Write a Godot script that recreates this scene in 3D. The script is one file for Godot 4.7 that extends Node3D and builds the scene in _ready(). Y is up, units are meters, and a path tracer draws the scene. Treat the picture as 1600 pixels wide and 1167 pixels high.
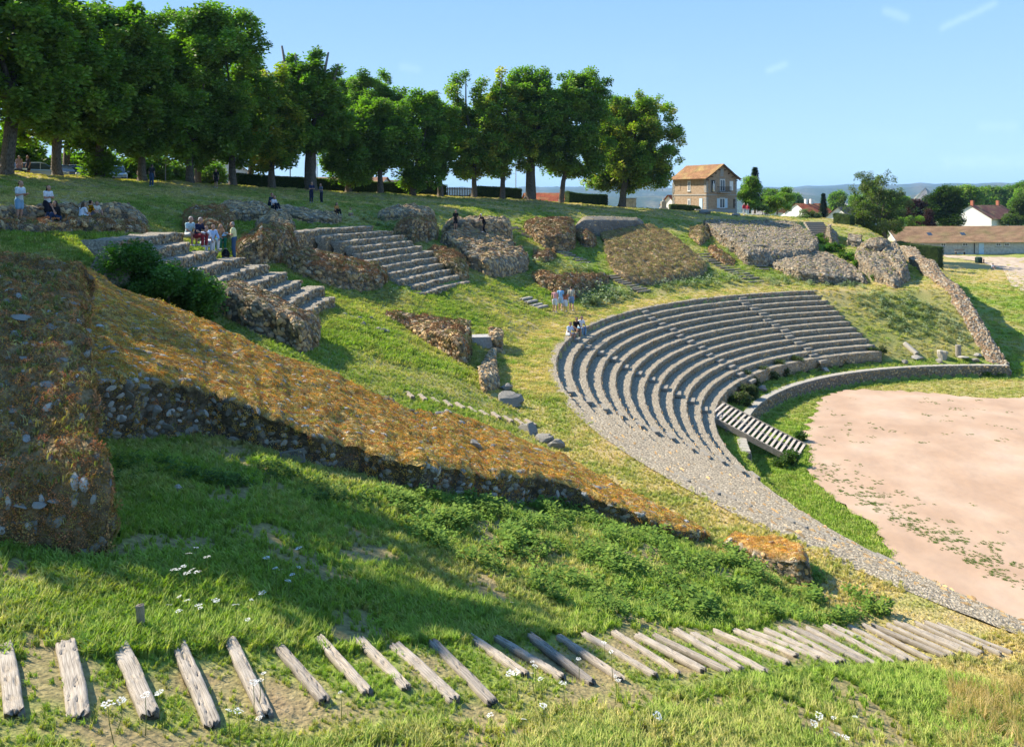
extends Node3D
# A level camera with a lens shifted downwards stands at the origin; x is to the right, the view runs along -z.
# F and YH are its focal length and horizon row in photograph pixels, CX and CZ the middle of the round theatre.
const F := 1215.0
const YH := 311.5
const CX := 37.26
const CZ := 37.24
var rng := RandomNumberGenerator.new()
var n1 := FastNoiseLite.new()
var n2 := FastNoiseLite.new()
var M := {}
var names := {}
var mask := PackedByteArray()      # 0.25 m cells, x from -70 to 90, forward distance from 0 to 150: where no grass grows
const MW := 640
const MH := 600
var meshes := {}
var verts_of := {}
var tapered := true     # ruined walls crumble away at their ends

func _ready() -> void:
	rng.seed = 7
	camera_and_light()
	n1.seed = 3; n1.noise_type = FastNoiseLite.TYPE_SIMPLEX_SMOOTH; n1.frequency = 1.0; n1.fractal_type = FastNoiseLite.FRACTAL_FBM; n1.fractal_octaves = 3
	n2.seed = 11; n2.noise_type = FastNoiseLite.TYPE_SIMPLEX_SMOOTH; n2.frequency = 1.0; n2.fractal_type = FastNoiseLite.FRACTAL_NONE
	mask.resize(MW * MH)
	make_materials()
	make_shapes()
	terrain()
	lower_seating()
	upper_seating()
	ruins()
	timber_steps()
	stairs_and_bridge()
	orchestra_things()
	buildings()
	trees()
	vehicles()
	people()
	small_things()
	vegetation()

func camera_and_light() -> void:
	var cam := Camera3D.new()
	cam.name = "camera"
	cam.projection = Camera3D.PROJECTION_FRUSTUM
	cam.near = 0.5
	cam.far = 20000.0
	cam.size = 0.5 * 1167.0 / F
	cam.frustum_offset = Vector2(0, -0.5 * (583.5 - YH) / F)
	add_child(cam)
	var sun := DirectionalLight3D.new()
	sun.name = "sun"
	var d := Vector3(0.91, 0.0, 0.41).normalized() * cos(deg_to_rad(40.0))
	d.y = -sin(deg_to_rad(40.0))
	sun.look_at_from_position(Vector3.ZERO, d, Vector3.UP)
	sun.light_energy = 1.1
	sun.light_color = Color(1.0, 0.955, 0.88)
	sun.light_angular_distance = 0.53
	sun.shadow_enabled = true
	add_child(sun)
	var e := Environment.new()
	e.background_mode = Environment.BG_SKY
	var s := ProceduralSkyMaterial.new()
	s.sky_top_color = Color(0.275, 0.42, 0.60)
	s.sky_horizon_color = Color(0.495, 0.595, 0.655)
	s.sky_curve = 0.16
	s.ground_bottom_color = Color(0.25, 0.27, 0.22)
	s.ground_horizon_color = Color(0.495, 0.59, 0.64)
	s.ground_curve = 0.05
	s.sun_angle_max = 1.0
	s.sky_cover = wisps()
	s.sky_cover_modulate = Color(1, 1, 1, 1)
	var sky := Sky.new()
	sky.sky_material = s
	e.sky = sky
	e.tonemap_mode = Environment.TONE_MAPPER_LINEAR
	e.tonemap_exposure = 3.25
	e.sdfgi_enabled = true
	e.ssao_enabled = true
	e.ssil_enabled = true
	e.fog_enabled = true
	e.fog_density = 0.00008
	e.fog_light_color = Color(0.62, 0.78, 0.95)
	var w := WorldEnvironment.new()
	w.environment = e
	w.name = "world"
	add_child(w)

# faint cirrus and short vapour trails, each given by its two ends as directions (degrees right, degrees up)
func wisps() -> ImageTexture:
	var im := Image.create(2048, 1024, false, Image.FORMAT_RGBAF)
	im.fill(Color(0, 0, 0, 0))
	var rw := RandomNumberGenerator.new()
	rw.seed = 5
	var list := [[28.9, 10.9, 31.9, 12.1, 0.1, 0.035], [25.6, 12.4, 27.0, 11.7, 0.13, 0.030], [18.2, 8.9, 19.5, 9.35, 0.08, 0.030], [-8.2, 9.6, -6.8, 9.4, 0.12, 0.017], [-6.5, 7.6, -5, 7.3, 0.2, 0.010],
		[29, 2.4, 33.5, 2.3, 0.25, 0.030], [24, 4.2, 28, 4.0, 0.4, 0.010], [8, 9.8, 12, 9.5, 0.5, 0.008], [31, 4.6, 33, 4.5, 0.15, 0.013], [40, 8, 52, 6, 0.6, 0.015], [-60, 22, -45, 20, 0.8, 0.013], [80, 14, 100, 16, 0.7, 0.013], [-120, 12, -100, 15, 0.6, 0.013], [150, 10, 175, 9, 0.7, 0.013]]
	for c in list:
		for k in 900:
			var t := rw.randf()
			var az: float = lerpf(c[0], c[2], t) + rw.randfn() * c[4] * 0.5
			var el: float = lerpf(c[1], c[3], t) + rw.randfn() * c[4]
			var x := int(fposmod(az / 360.0, 1.0) * 2048.0) % 2048
			var y := int((0.5 - el / 180.0) * 1024.0)
			var a: float = im.get_pixel(x, y).a
			im.set_pixel(x, y, Color(1, 1, 1, minf(a + c[5] * 0.06, c[5])))
	return ImageTexture.create_from_image(im)

# ---------- numbers ----------
func table(t: Array, x: float) -> float:
	if x <= t[0]: return t[1]
	var i := 2
	while i < t.size():
		if x <= t[i]:
			return lerpf(t[i - 1], t[i + 1], (x - t[i - 2]) / (t[i] - t[i - 2]))
		i += 2
	return t[t.size() - 1]

const EDGE := [80, 4.3, 90, 4.0, 100, 3.3, 110, 2.4, 120, 1.7, 142, 0.75, 155, 0.35, 170, 0.35, 185, 0.6, 200, 1.2, 215, 1.6, 260, 1.6]
const CROWN := [80, 3.2, 90, 2.5, 108, 1.0, 113.5, 0.5, 117.4, 0.0, 142, -1.0, 152.5, -1.45, 166, -1.9, 200, -2.2, 260, -2.2]
const WALLX := [62.2, 39.7, 67, 40.5, 73, 41.6, 79, 42.8, 85, 44.6, 95, 48.5, 105, 53, 140, 60]

# how far the ground lies below the camera
func gD(x: float, z: float) -> float:
	var dx := x - CX
	var dz := z - CZ
	var r := sqrt(dx * dx + dz * dz)
	var th := rad_to_deg(atan2(dz, dx))
	if th < -90.0: th += 360.0
	var d := 14.25
	if th > 70.0 or z > 62.2:
		if r < 24.95: d = 14.25
		elif r < 25.35: d = lerpf(14.25, 13.36, (r - 24.95) / 0.4)
		elif r < 26.6: d = lerpf(13.36, 13.1, (r - 25.35) / 1.25)
		elif r < 35.0:
			d = lerpf(12.95, 8.42, (r - 26.6) / 8.4)
			if th > 106.0: d += 0.55
		elif r < 37.7: d = lerpf(8.38, 8.2, (r - 35.0) / 2.7)
		elif r < 60.0:
			var u := (r - 37.7) / 22.3
			d = lerpf(8.2, table(EDGE, th), u)
		elif r < 75.0:
			d = lerpf(table(EDGE, th), table(CROWN, th), (r - 60.0) / 15.0)
		else:
			d = table(CROWN, th)
			if r > 88.0:
				d = minf(d + (r - 88.0) * table([90, 0.16, 105, 0.10, 120, 0.03, 260, 0.03], th), 13.5)
		if z > 61.5:
			var side := x - table(WALLX, z)
			var w := table([62, 0.25, 76, 0.3, 84, 2.5, 105, 8.0], z)
			if side > -w:
				var dr := table([62, 14.22, 67, 13.0, 73, 11.6, 79, 10.6, 86, 10.0, 100, 9.8, 143, 10.0, 200, 10.8, 300, 13.5], z) + minf(side, 14.0) * 0.06 * (1.0 - smoothstep(110.0, 130.0, z)) * smoothstep(62.0, 72.0, z)
				d = lerpf(d, dr, smoothstep(-w, w, side))
	var far := sqrt(x * x + z * z)
	if far > 300.0:
		d = lerpf(d, 62.0, smoothstep(300.0, 1800.0, far))
	return d

func bump(x: float, z: float) -> float:
	var far := x * x + z * z
	if far > 40000.0: return 0.0
	var dx := x - CX
	var dz := z - CZ
	var r := sqrt(dx * dx + dz * dz)
	var k := 1.0
	if r < 37.7: k = 0.25
	return k * (0.07 * n2.get_noise_2d(x * 0.55, z * 0.55) + 0.14 * n2.get_noise_2d(x * 0.13 + 40.0, z * 0.13))

func gy(x: float, z: float) -> float:
	return bump(x, z) - gD(x, z)

# where the line of sight through a pixel meets the ground, or the ground raised by lift
func hit(px: float, py: float, lift := 0.0) -> Vector3:
	var sx := (px - 800.0) / F
	var sy := -(py - YH) / F
	var z0 := 2.0
	var z := 2.0
	while z < 900.0:
		if sy * z < gy(sx * z, z) + lift: break
		z0 = z
		z *= 1.012
	for k in 12:
		var m := (z0 + z) * 0.5
		if sy * m < gy(sx * m, m) + lift: z = m
		else: z0 = m
	return Vector3(sx * z, sy * z, -z)

# the point at a known drop below the camera, or at a known distance, in the direction of a pixel
func at_drop(px: float, py: float, d: float) -> Vector3:
	var z := F * d / (py - YH)
	return Vector3((px - 800.0) / F * z, -d, -z)

func at_dist(px: float, py: float, z: float) -> Vector3:
	return Vector3((px - 800.0) / F * z, -(py - YH) / F * z, -z)

func on_ground(p: Vector3) -> Vector3:
	return Vector3(p.x, gy(p.x, -p.z), p.z)

func polar(r: float, deg: float, d: float) -> Vector3:
	return Vector3(CX + r * cos(deg_to_rad(deg)), -d, -(CZ + r * sin(deg_to_rad(deg))))

func angle_of(p: Vector3) -> float:
	var t := rad_to_deg(atan2(-p.z - CZ, p.x - CX))
	return t + 360.0 if t < -90.0 else t

func radius_of(p: Vector3) -> float:
	return Vector2(p.x - CX, -p.z - CZ).length()

# ---------- nodes ----------
func numbered(called: String) -> String:
	if not names.has(called):
		names[called] = 0
		return called
	names[called] += 1
	return "%s_%03d" % [called, names[called]]

func thing(called: String, label: String, category: String, at := Vector3.ZERO, group := "") -> Node3D:
	var o := Node3D.new()
	o.name = numbered(called)
	add_child(o)
	o.position = at
	tag(o, label, category, group)
	return o

func tag(o: Node, label: String, category: String, group := "", kind := "") -> void:
	if label: o.set_meta("label", label)
	if category: o.set_meta("category", category)
	if group: o.set_meta("group", group)
	if kind: o.set_meta("kind", kind)

func part(called: String, mesh: Mesh, m: Material, parent: Node) -> MeshInstance3D:
	var o := MeshInstance3D.new()
	o.mesh = mesh
	o.material_override = m
	if parent == self: o.name = numbered(called)
	else: o.name = called
	parent.add_child(o, true)
	return o

func structure(called: String, mesh: Mesh, m: Material) -> MeshInstance3D:
	var o := part(called, mesh, m, self)
	o.set_meta("kind", "structure")
	return o

# many small copies of one mesh, as one object that nobody could count
func scatter(called: String, mesh: Mesh, m: Material, xf: Array, cols: PackedColorArray, parent: Node) -> MultiMeshInstance3D:
	var mm := MultiMesh.new()
	mm.transform_format = MultiMesh.TRANSFORM_3D
	mm.use_colors = true
	mm.mesh = mesh
	mm.instance_count = xf.size()
	var buf := PackedFloat32Array()
	buf.resize(xf.size() * 16)
	var k := 0
	for i in xf.size():
		var t: Transform3D = xf[i]
		var b := t.basis
		var o := t.origin
		var c := cols[i]
		buf[k] = b.x.x; buf[k + 1] = b.y.x; buf[k + 2] = b.z.x; buf[k + 3] = o.x
		buf[k + 4] = b.x.y; buf[k + 5] = b.y.y; buf[k + 6] = b.z.y; buf[k + 7] = o.y
		buf[k + 8] = b.x.z; buf[k + 9] = b.y.z; buf[k + 10] = b.z.z; buf[k + 11] = o.z
		buf[k + 12] = c.r; buf[k + 13] = c.g; buf[k + 14] = c.b; buf[k + 15] = 1.0
		k += 16
	mm.buffer = buf
	var o2 := MultiMeshInstance3D.new()
	o2.multimesh = mm
	o2.material_override = m
	if parent == self: o2.name = numbered(called)
	else: o2.name = called
	parent.add_child(o2, true)
	o2.set_meta("kind", "stuff")
	return o2

# ---------- mesh helpers ----------
# a sheet of nu x nv points, smooth normals
func sheet(p: PackedVector3Array, nu: int, nv: int, cols := PackedColorArray(), flip := false) -> ArrayMesh:
	var nrm := PackedVector3Array()
	nrm.resize(p.size())
	for i in nu:
		for j in nv:
			var a := p[mini(i + 1, nu - 1) * nv + j] - p[maxi(i - 1, 0) * nv + j]
			var b := p[i * nv + mini(j + 1, nv - 1)] - p[i * nv + maxi(j - 1, 0)]
			var c := a.cross(b)
			nrm[i * nv + j] = (c if not flip else -c).normalized()
	var idx := PackedInt32Array()
	idx.resize((nu - 1) * (nv - 1) * 6)
	var k := 0
	for i in nu - 1:
		for j in nv - 1:
			var a := i * nv + j
			var b := a + nv
			if flip:
				idx[k] = a; idx[k + 1] = b; idx[k + 2] = a + 1; idx[k + 3] = b; idx[k + 4] = b + 1; idx[k + 5] = a + 1
			else:
				idx[k] = a; idx[k + 1] = a + 1; idx[k + 2] = b; idx[k + 3] = b; idx[k + 4] = a + 1; idx[k + 5] = b + 1
			k += 6
	var arr := []
	arr.resize(Mesh.ARRAY_MAX)
	arr[Mesh.ARRAY_VERTEX] = p
	arr[Mesh.ARRAY_NORMAL] = nrm
	arr[Mesh.ARRAY_INDEX] = idx
	if cols.size() == p.size(): arr[Mesh.ARRAY_COLOR] = cols
	var m := ArrayMesh.new()
	m.add_surface_from_arrays(Mesh.PRIMITIVE_TRIANGLES, arr)
	return m

func quad(st: SurfaceTool, a: Vector3, b: Vector3, c: Vector3, d: Vector3) -> void:
	for v in [a, b, c, a, c, d]: st.add_vertex(v)

func start() -> SurfaceTool:
	var st := SurfaceTool.new()
	st.begin(Mesh.PRIMITIVE_TRIANGLES)
	st.set_smooth_group(-1)
	return st

func finish(st: SurfaceTool) -> ArrayMesh:
	st.generate_normals()
	return st.commit()

# a box given by its middle, half sizes and turn, with chamfered long edges when ch > 0
func add_box(st: SurfaceTool, c: Vector3, h: Vector3, b := Basis(), ch := 0.0) -> void:
	if ch <= 0.0:
		var v := []
		for i in 8:
			v.append(c + b * Vector3(h.x * (1 if i & 1 else -1), h.y * (1 if i & 2 else -1), h.z * (1 if i & 4 else -1)))
		quad(st, v[0], v[1], v[3], v[2]); quad(st, v[5], v[4], v[6], v[7])
		quad(st, v[4], v[0], v[2], v[6]); quad(st, v[1], v[5], v[7], v[3])
		quad(st, v[2], v[3], v[7], v[6]); quad(st, v[4], v[5], v[1], v[0])
		return
	var ring := [Vector2(-h.x + ch, h.y), Vector2(h.x - ch, h.y), Vector2(h.x, h.y - ch), Vector2(h.x, -h.y + ch), Vector2(h.x - ch, -h.y), Vector2(-h.x + ch, -h.y), Vector2(-h.x, -h.y + ch), Vector2(-h.x, h.y - ch)]
	for i in 8:
		var p: Vector2 = ring[i]
		var q: Vector2 = ring[(i + 1) % 8]
		quad(st, c + b * Vector3(p.x, p.y, -h.z), c + b * Vector3(p.x, p.y, h.z), c + b * Vector3(q.x, q.y, h.z), c + b * Vector3(q.x, q.y, -h.z))
	for s in [-1.0, 1.0]:
		for i in range(1, 7):
			var t := [ring[0], ring[i], ring[i + 1]]
			if s > 0: t.reverse()
			for p in t: st.add_vertex(c + b * Vector3(p.x, p.y, s * h.z))

func box(h: Vector3, ch := 0.0) -> ArrayMesh:
	var st := start()
	add_box(st, Vector3.ZERO, h, Basis(), ch)
	return finish(st)

# a tapered tube through points with radii
func add_tube(st: SurfaceTool, pts: Array, rad: Array, sides := 7, wob := 0.0, cap := true) -> void:
	var rings := []
	for i in pts.size():
		var d: Vector3 = (pts[mini(i + 1, pts.size() - 1)] - pts[maxi(i - 1, 0)]).normalized()
		var u := d.cross(Vector3.FORWARD if absf(d.y) > 0.9 else Vector3.UP).normalized()
		var w := u.cross(d)
		var ring := []
		for k in sides:
			var a := TAU * k / sides
			var rr: float = rad[i] * (1.0 + wob * n2.get_noise_3d(k * 3.1, pts[i].y * 1.7, pts[i].x))
			ring.append(pts[i] + (u * cos(a) + w * sin(a)) * rr)
		rings.append(ring)
	for i in pts.size() - 1:
		for k in sides:
			var k2 := (k + 1) % sides
			quad(st, rings[i][k], rings[i][k2], rings[i + 1][k2], rings[i + 1][k])
	if cap:
		for e in [0, pts.size() - 1]:
			for k in range(1, sides - 1):
				var t := [rings[e][0], rings[e][k + 1], rings[e][k]] if e == 0 else [rings[e][0], rings[e][k], rings[e][k + 1]]
				for v in t: st.add_vertex(v)

func tube(pts: Array, rad: Array, sides := 7, wob := 0.0, smooth := true) -> ArrayMesh:
	var st := SurfaceTool.new()
	st.begin(Mesh.PRIMITIVE_TRIANGLES)
	st.set_smooth_group(0 if smooth else -1)
	add_tube(st, pts, rad, sides, wob)
	st.generate_normals()
	return st.commit()

# an uneven lump with flat facets: stones and boulders
func rock(seed_: int, s := Vector3.ONE, cut := 0.55, rings := 4, sides := 7) -> ArrayMesh:
	var r := RandomNumberGenerator.new()
	r.seed = seed_
	var planes := []
	for k in 11:
		planes.append([Vector3(r.randfn(), r.randfn(), r.randfn()).normalized(), r.randf_range(cut, 0.95)])
	var p := []
	for i in rings + 1:
		var row := []
		for k in sides:
			var a := PI * i / rings
			var b := TAU * (k + 0.5 * (i % 2)) / sides
			var v := Vector3(sin(a) * cos(b), cos(a), sin(a) * sin(b))
			for q in planes:
				var d := v.dot(q[0])
				if d > q[1]: v -= q[0] * (d - q[1])
			row.append(v * s)
		p.append(row)
	var st := start()
	for i in rings:
		for k in sides:
			var k2 := (k + 1) % sides
			if i > 0:
				for v in [p[i][k], p[i][k2], p[i + 1][k]]: st.add_vertex(v)
			if i < rings - 1:
				for v in [p[i][k2], p[i + 1][k2], p[i + 1][k]]: st.add_vertex(v)
	return finish(st)

func block_area(poly: PackedVector2Array) -> void:
	var lo := poly[0]
	var hi := poly[0]
	for p in poly:
		lo = lo.min(p); hi = hi.max(p)
	for j in range(maxi(0, int(lo.y * 4.0)), mini(MH - 1, int(hi.y * 4.0) + 1)):
		for i in range(maxi(0, int((lo.x + 70.0) * 4.0)), mini(MW - 1, int((hi.x + 70.0) * 4.0) + 1)):
			if Geometry2D.is_point_in_polygon(Vector2(i / 4.0 - 69.875, j / 4.0 + 0.125), poly): mask[j * MW + i] = 1

func blocked(x: float, z: float) -> bool:
	var i := int((x + 70.0) * 4.0)
	var j := int(z * 4.0)
	if i < 0 or j < 0 or i >= MW or j >= MH: return false
	return mask[j * MW + i] == 1

# ---------- materials ----------
func lin(r: float, g: float, b: float) -> Color:
	return Color(r, g, b).linear_to_srgb()

func noise_tex(freq: float, ramp: Array, size := 256, normal := false, seed_ := 1, strength := 4.0, kind := FastNoiseLite.TYPE_SIMPLEX_SMOOTH) -> NoiseTexture2D:
	var t := NoiseTexture2D.new()
	var n := FastNoiseLite.new()
	n.seed = seed_
	n.noise_type = kind
	n.frequency = freq
	n.fractal_octaves = 4
	t.width = size
	t.height = size
	t.seamless = true
	t.noise = n
	if normal:
		t.as_normal_map = true
		t.bump_strength = strength
	else:
		var g := Gradient.new()
		g.offsets = PackedFloat32Array()
		var offs := PackedFloat32Array()
		var cs := PackedColorArray()
		for i in ramp.size():
			offs.append(float(i) / (ramp.size() - 1) * 0.7 + 0.15)
			cs.append(ramp[i])
		g.offsets = offs
		g.colors = cs
		t.color_ramp = g
	return t

# scale: repeats per metre
func mat(ramp: Array, scale: float, rough := 0.9, vertex := false, bumpy := 3.0, freq := 0.02, world := true, squash := Vector3.ONE, seed_ := 1, spec := 0.3) -> StandardMaterial3D:
	var m := StandardMaterial3D.new()
	m.roughness = rough
	m.metallic_specular = spec
	m.vertex_color_use_as_albedo = vertex
	if ramp.size() == 1: m.albedo_color = ramp[0]
	else:
		m.albedo_texture = noise_tex(freq, ramp, 256, false, seed_)
	if bumpy > 0.0:
		m.normal_enabled = true
		m.normal_texture = noise_tex(freq * 1.6, [], 256, true, seed_ + 20, bumpy)
	m.uv1_triplanar = true
	m.uv1_world_triplanar = world
	m.uv1_scale = squash * scale
	return m

func plain(c: Color, rough := 0.85, spec := 0.3) -> StandardMaterial3D:
	var m := StandardMaterial3D.new()
	m.albedo_color = c
	m.roughness = rough
	m.metallic_specular = spec
	return m

func make_materials() -> void:
	var w := Color(1, 1, 1)
	M.ground = mat([Color(0.70, 0.70, 0.70), Color(0.88, 0.87, 0.84), w], 0.9, 0.95, true, 5.0, 0.035)
	M.sand = mat([lin(0.36, 0.245, 0.165), lin(0.39, 0.27, 0.185), lin(0.415, 0.295, 0.205), lin(0.44, 0.325, 0.235)], 0.05, 0.95, false, 1.0, 0.016)
	M.path = mat([lin(0.34, 0.26, 0.18), lin(0.41, 0.32, 0.235), lin(0.45, 0.37, 0.28)], 0.15, 0.95, false, 2.0, 0.02)
	M.masonry = mat([Color(0.55, 0.55, 0.55), Color(0.8, 0.79, 0.77), w], 0.8, 0.95, true, 7.0, 0.04)
	M.stone = mat([Color(0.62, 0.62, 0.62), Color(0.86, 0.86, 0.85), w], 2.2, 0.92, true, 4.0, 0.04, false)
	M.stone_block = mat([lin(0.20, 0.18, 0.145), lin(0.31, 0.28, 0.225)], 1.2, 0.92, false, 4.0, 0.04)
	M.stone_pale = mat([lin(0.29, 0.265, 0.215), lin(0.42, 0.385, 0.32)], 1.2, 0.92, false, 4.0, 0.04)
	M.lichen = mat([lin(0.13, 0.11, 0.08), lin(0.25, 0.235, 0.20), lin(0.37, 0.355, 0.32)], 2.5, 0.95, false, 6.0, 0.05, false)
	M.lichen2 = mat([lin(0.17, 0.13, 0.09), lin(0.32, 0.27, 0.2), lin(0.45, 0.40, 0.32)], 2.5, 0.95, false, 6.0, 0.05, false, Vector3.ONE, 4)
	M.boulder = mat([lin(0.10, 0.09, 0.075), lin(0.24, 0.225, 0.195), lin(0.36, 0.34, 0.29)], 1.2, 0.95, false, 6.0, 0.05, false, Vector3.ONE, 15)
	M.stem = plain(lin(0.09, 0.13, 0.03))
	M.wood = mat([lin(0.07, 0.058, 0.047), lin(0.28, 0.24, 0.19), lin(0.43, 0.375, 0.30), lin(0.52, 0.46, 0.38)], 1.0, 0.9, false, 6.0, 0.03, false, Vector3(5.0, 5.0, 0.45))
	M.wood2 = mat([lin(0.05, 0.042, 0.034), lin(0.19, 0.165, 0.135), lin(0.33, 0.285, 0.23), lin(0.42, 0.37, 0.30)], 1.0, 0.9, false, 6.0, 0.03, false, Vector3(4.0, 4.0, 0.4), 5)
	M.plank = mat([lin(0.20, 0.17, 0.13), lin(0.36, 0.30, 0.23)], 1.0, 0.85, false, 3.0, 0.03, false, Vector3(3.0, 3.0, 0.5), 6)
	M.plank_light = mat([lin(0.36, 0.31, 0.25), lin(0.55, 0.49, 0.41)], 1.0, 0.85, false, 3.0, 0.03, false, Vector3(3.0, 3.0, 0.5), 7)
	M.leaf = plain(w, 0.6, 0.35)
	M.leaf.vertex_color_use_as_albedo = true
	M.leaf.cull_mode = BaseMaterial3D.CULL_DISABLED
	M.leaf.backlight_enabled = true
	M.leaf.backlight = Color(0.80, 1.0, 0.40)
	M.grass = plain(w, 0.7, 0.25)
	M.grass.vertex_color_use_as_albedo = true
	M.grass.cull_mode = BaseMaterial3D.CULL_DISABLED
	M.grass.backlight_enabled = true
	M.grass.backlight = Color(0.80, 0.88, 0.35)
	M.petal = plain(lin(0.72, 0.72, 0.66), 0.8)
	M.petal.cull_mode = BaseMaterial3D.CULL_DISABLED
	M.moss = plain(w, 0.95, 0.1)
	M.moss.vertex_color_use_as_albedo = true
	M.moss.cull_mode = BaseMaterial3D.CULL_DISABLED
	M.bark = mat([lin(0.05, 0.042, 0.033), lin(0.14, 0.12, 0.095), lin(0.20, 0.175, 0.14)], 0.7, 0.95, false, 8.0, 0.05, true, Vector3(1.6, 0.35, 1.6), 8)
	M.deadwood = mat([lin(0.16, 0.14, 0.12), lin(0.30, 0.27, 0.23)], 0.7, 0.95, false, 4.0, 0.05, true, Vector3(1.6, 0.35, 1.6), 9)
	M.hedge = plain(w, 0.8, 0.2)
	M.hedge.vertex_color_use_as_albedo = true
	M.concrete = mat([lin(0.26, 0.255, 0.24), lin(0.36, 0.35, 0.33), lin(0.42, 0.41, 0.385)], 0.6, 0.92, false, 3.0, 0.04)
	M.render_tan = mat([lin(0.26, 0.19, 0.125), lin(0.34, 0.25, 0.17), lin(0.38, 0.29, 0.205)], 0.3, 0.95, false, 2.0, 0.03, true, Vector3.ONE, 12)
	M.quoin = mat([lin(0.26, 0.25, 0.23), lin(0.40, 0.385, 0.35)], 0.6, 0.95, false, 4.0, 0.05, true, Vector3.ONE, 13)
	M.rooftile = mat([Color(0.6, 0.6, 0.6), Color(0.85, 0.85, 0.85), w], 0.5, 0.9, true, 3.0, 0.05, true, Vector3.ONE, 14)
	M.whitewall = mat([lin(0.62, 0.62, 0.60), lin(0.74, 0.735, 0.71)], 0.15, 0.9, false, 1.0, 0.03)
	M.greywall = mat([lin(0.38, 0.35, 0.29), lin(0.50, 0.465, 0.39), lin(0.56, 0.53, 0.455)], 0.22, 0.92, false, 2.0, 0.03)
	M.shutter = plain(lin(0.46, 0.60, 0.70), 0.6)
	M.white = plain(lin(0.72, 0.72, 0.70), 0.6)
	M.glass = plain(lin(0.05, 0.07, 0.09), 0.08, 0.6)
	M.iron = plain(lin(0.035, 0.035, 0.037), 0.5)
	M.darkwood = plain(lin(0.10, 0.07, 0.05), 0.8)
	M.hills = mat([Color(0.6, 0.6, 0.6), Color(0.85, 0.85, 0.85), w], 0.004, 1.0, true, 0.0, 0.03)

func make_shapes() -> void:
	meshes.stone = rock(3, Vector3(1, 0.62, 0.72))
	meshes.stone2 = rock(9, Vector3(1, 0.5, 0.66))
	meshes.slab = rock(14, Vector3(1, 0.34, 0.70), 0.5, 4, 6)
	meshes.tuft = tuft(15, 1.0, 0.55, 0.055, 21)
	meshes.tuft_b = tuft(11, 1.0, 0.9, 0.06, 22)
	meshes.weed = leafy(26, 23)
	meshes.clump = clump(14, 31)
	meshes.sedum = sedum(26, 41)
	meshes.sward = tuft(26, 0.55, 1.0, 0.05, 24)

# grass blades of height 1 from one root
func tuft(n: int, high: float, spread: float, wide: float, seed_: int) -> ArrayMesh:
	var r := RandomNumberGenerator.new()
	r.seed = seed_
	var st := start()
	for k in n:
		var a := r.randf() * TAU
		var o := Vector3(cos(a), 0, sin(a)) * r.randf() * spread * 0.5
		var b := r.randf() * TAU
		var lean := Vector3(cos(b), 0, sin(b)) * r.randf_range(0.15, 0.75) * high
		var h := high * r.randf_range(0.5, 1.0)
		var s := Vector3(-sin(b + 0.6), 0, cos(b + 0.6)) * wide * r.randf_range(0.7, 1.2)
		var mid := o + lean * 0.35 + Vector3(0, h * 0.62, 0)
		var tip := o + lean + Vector3(0, h * r.randf_range(0.7, 1.0), 0)
		quad(st, o - s, o + s, mid + s * 0.7, mid - s * 0.7)
		for v in [mid - s * 0.7, mid + s * 0.7, tip]: st.add_vertex(v)
	return finish(st)

# a leafy herb of height 1: stems with pairs of pointed leaves
func leafy(n: int, seed_: int) -> ArrayMesh:
	var r := RandomNumberGenerator.new()
	r.seed = seed_
	var st := start()
	for k in n:
		var a := r.randf() * TAU
		var y := r.randf_range(0.1, 1.0)
		var rad := r.randf_range(0.0, 0.35)
		var o := Vector3(cos(a) * rad, y, sin(a) * rad)
		var b := r.randf() * TAU
		var d := Vector3(cos(b), r.randf_range(-0.3, 0.45), sin(b)).normalized() * r.randf_range(0.2, 0.34)
		var s := Vector3(-sin(b), r.randf_range(-0.3, 0.3), cos(b)) * 0.085
		for v in [o, o + d * 0.45 + s, o + d, o, o + d, o + d * 0.45 - s]: st.add_vertex(v)
	return finish(st)

# a ball-like spray of leaves of radius 1
func clump(n: int, seed_: int) -> ArrayMesh:
	var r := RandomNumberGenerator.new()
	r.seed = seed_
	var st := start()
	for k in n:
		var o := Vector3(r.randfn(), r.randfn() * 0.8, r.randfn()).normalized() * pow(r.randf(), 0.5) * 0.9
		var d := (o + Vector3(r.randfn(), r.randfn() * 0.5 - 0.35, r.randfn()) * 0.6).normalized() * r.randf_range(0.5, 0.8)
		var s := d.cross(Vector3(r.randfn() * 0.6, 1.0, r.randfn() * 0.6)).normalized() * r.randf_range(0.22, 0.3)
		for v in [o, o + d * 0.4 + s, o + d, o, o + d, o + d * 0.4 - s]: st.add_vertex(v)
	return finish(st)

# a cushion of small fleshy leaves, radius 1
func sedum(n: int, seed_: int) -> ArrayMesh:
	var r := RandomNumberGenerator.new()
	r.seed = seed_
	var st := start()
	for k in n:
		var a := r.randf() * TAU
		var q := sqrt(r.randf())
		var o := Vector3(cos(a) * q, 0.42 * (1.0 - q * q) - 0.05, sin(a) * q)
		var b := r.randf() * TAU
		var up := Vector3(cos(b) * 0.5, 1.0, sin(b) * 0.5).normalized() * r.randf_range(0.12, 0.34)
		var s := Vector3(-sin(b), 0, cos(b)) * 0.13
		var s2 := Vector3(cos(b), 0, sin(b)) * 0.13
		for v in [o - s, o + s, o + up, o - s2, o + s2, o + up]: st.add_vertex(v)
	return finish(st)

# ---------- the ground ----------
const GREEN := Color(0.224, 0.288, 0.066)
const LUSH := Color(0.240, 0.343, 0.052)
const STRAW := Color(0.544, 0.421, 0.191)
const DIRT := Color(0.337, 0.236, 0.148)

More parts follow.
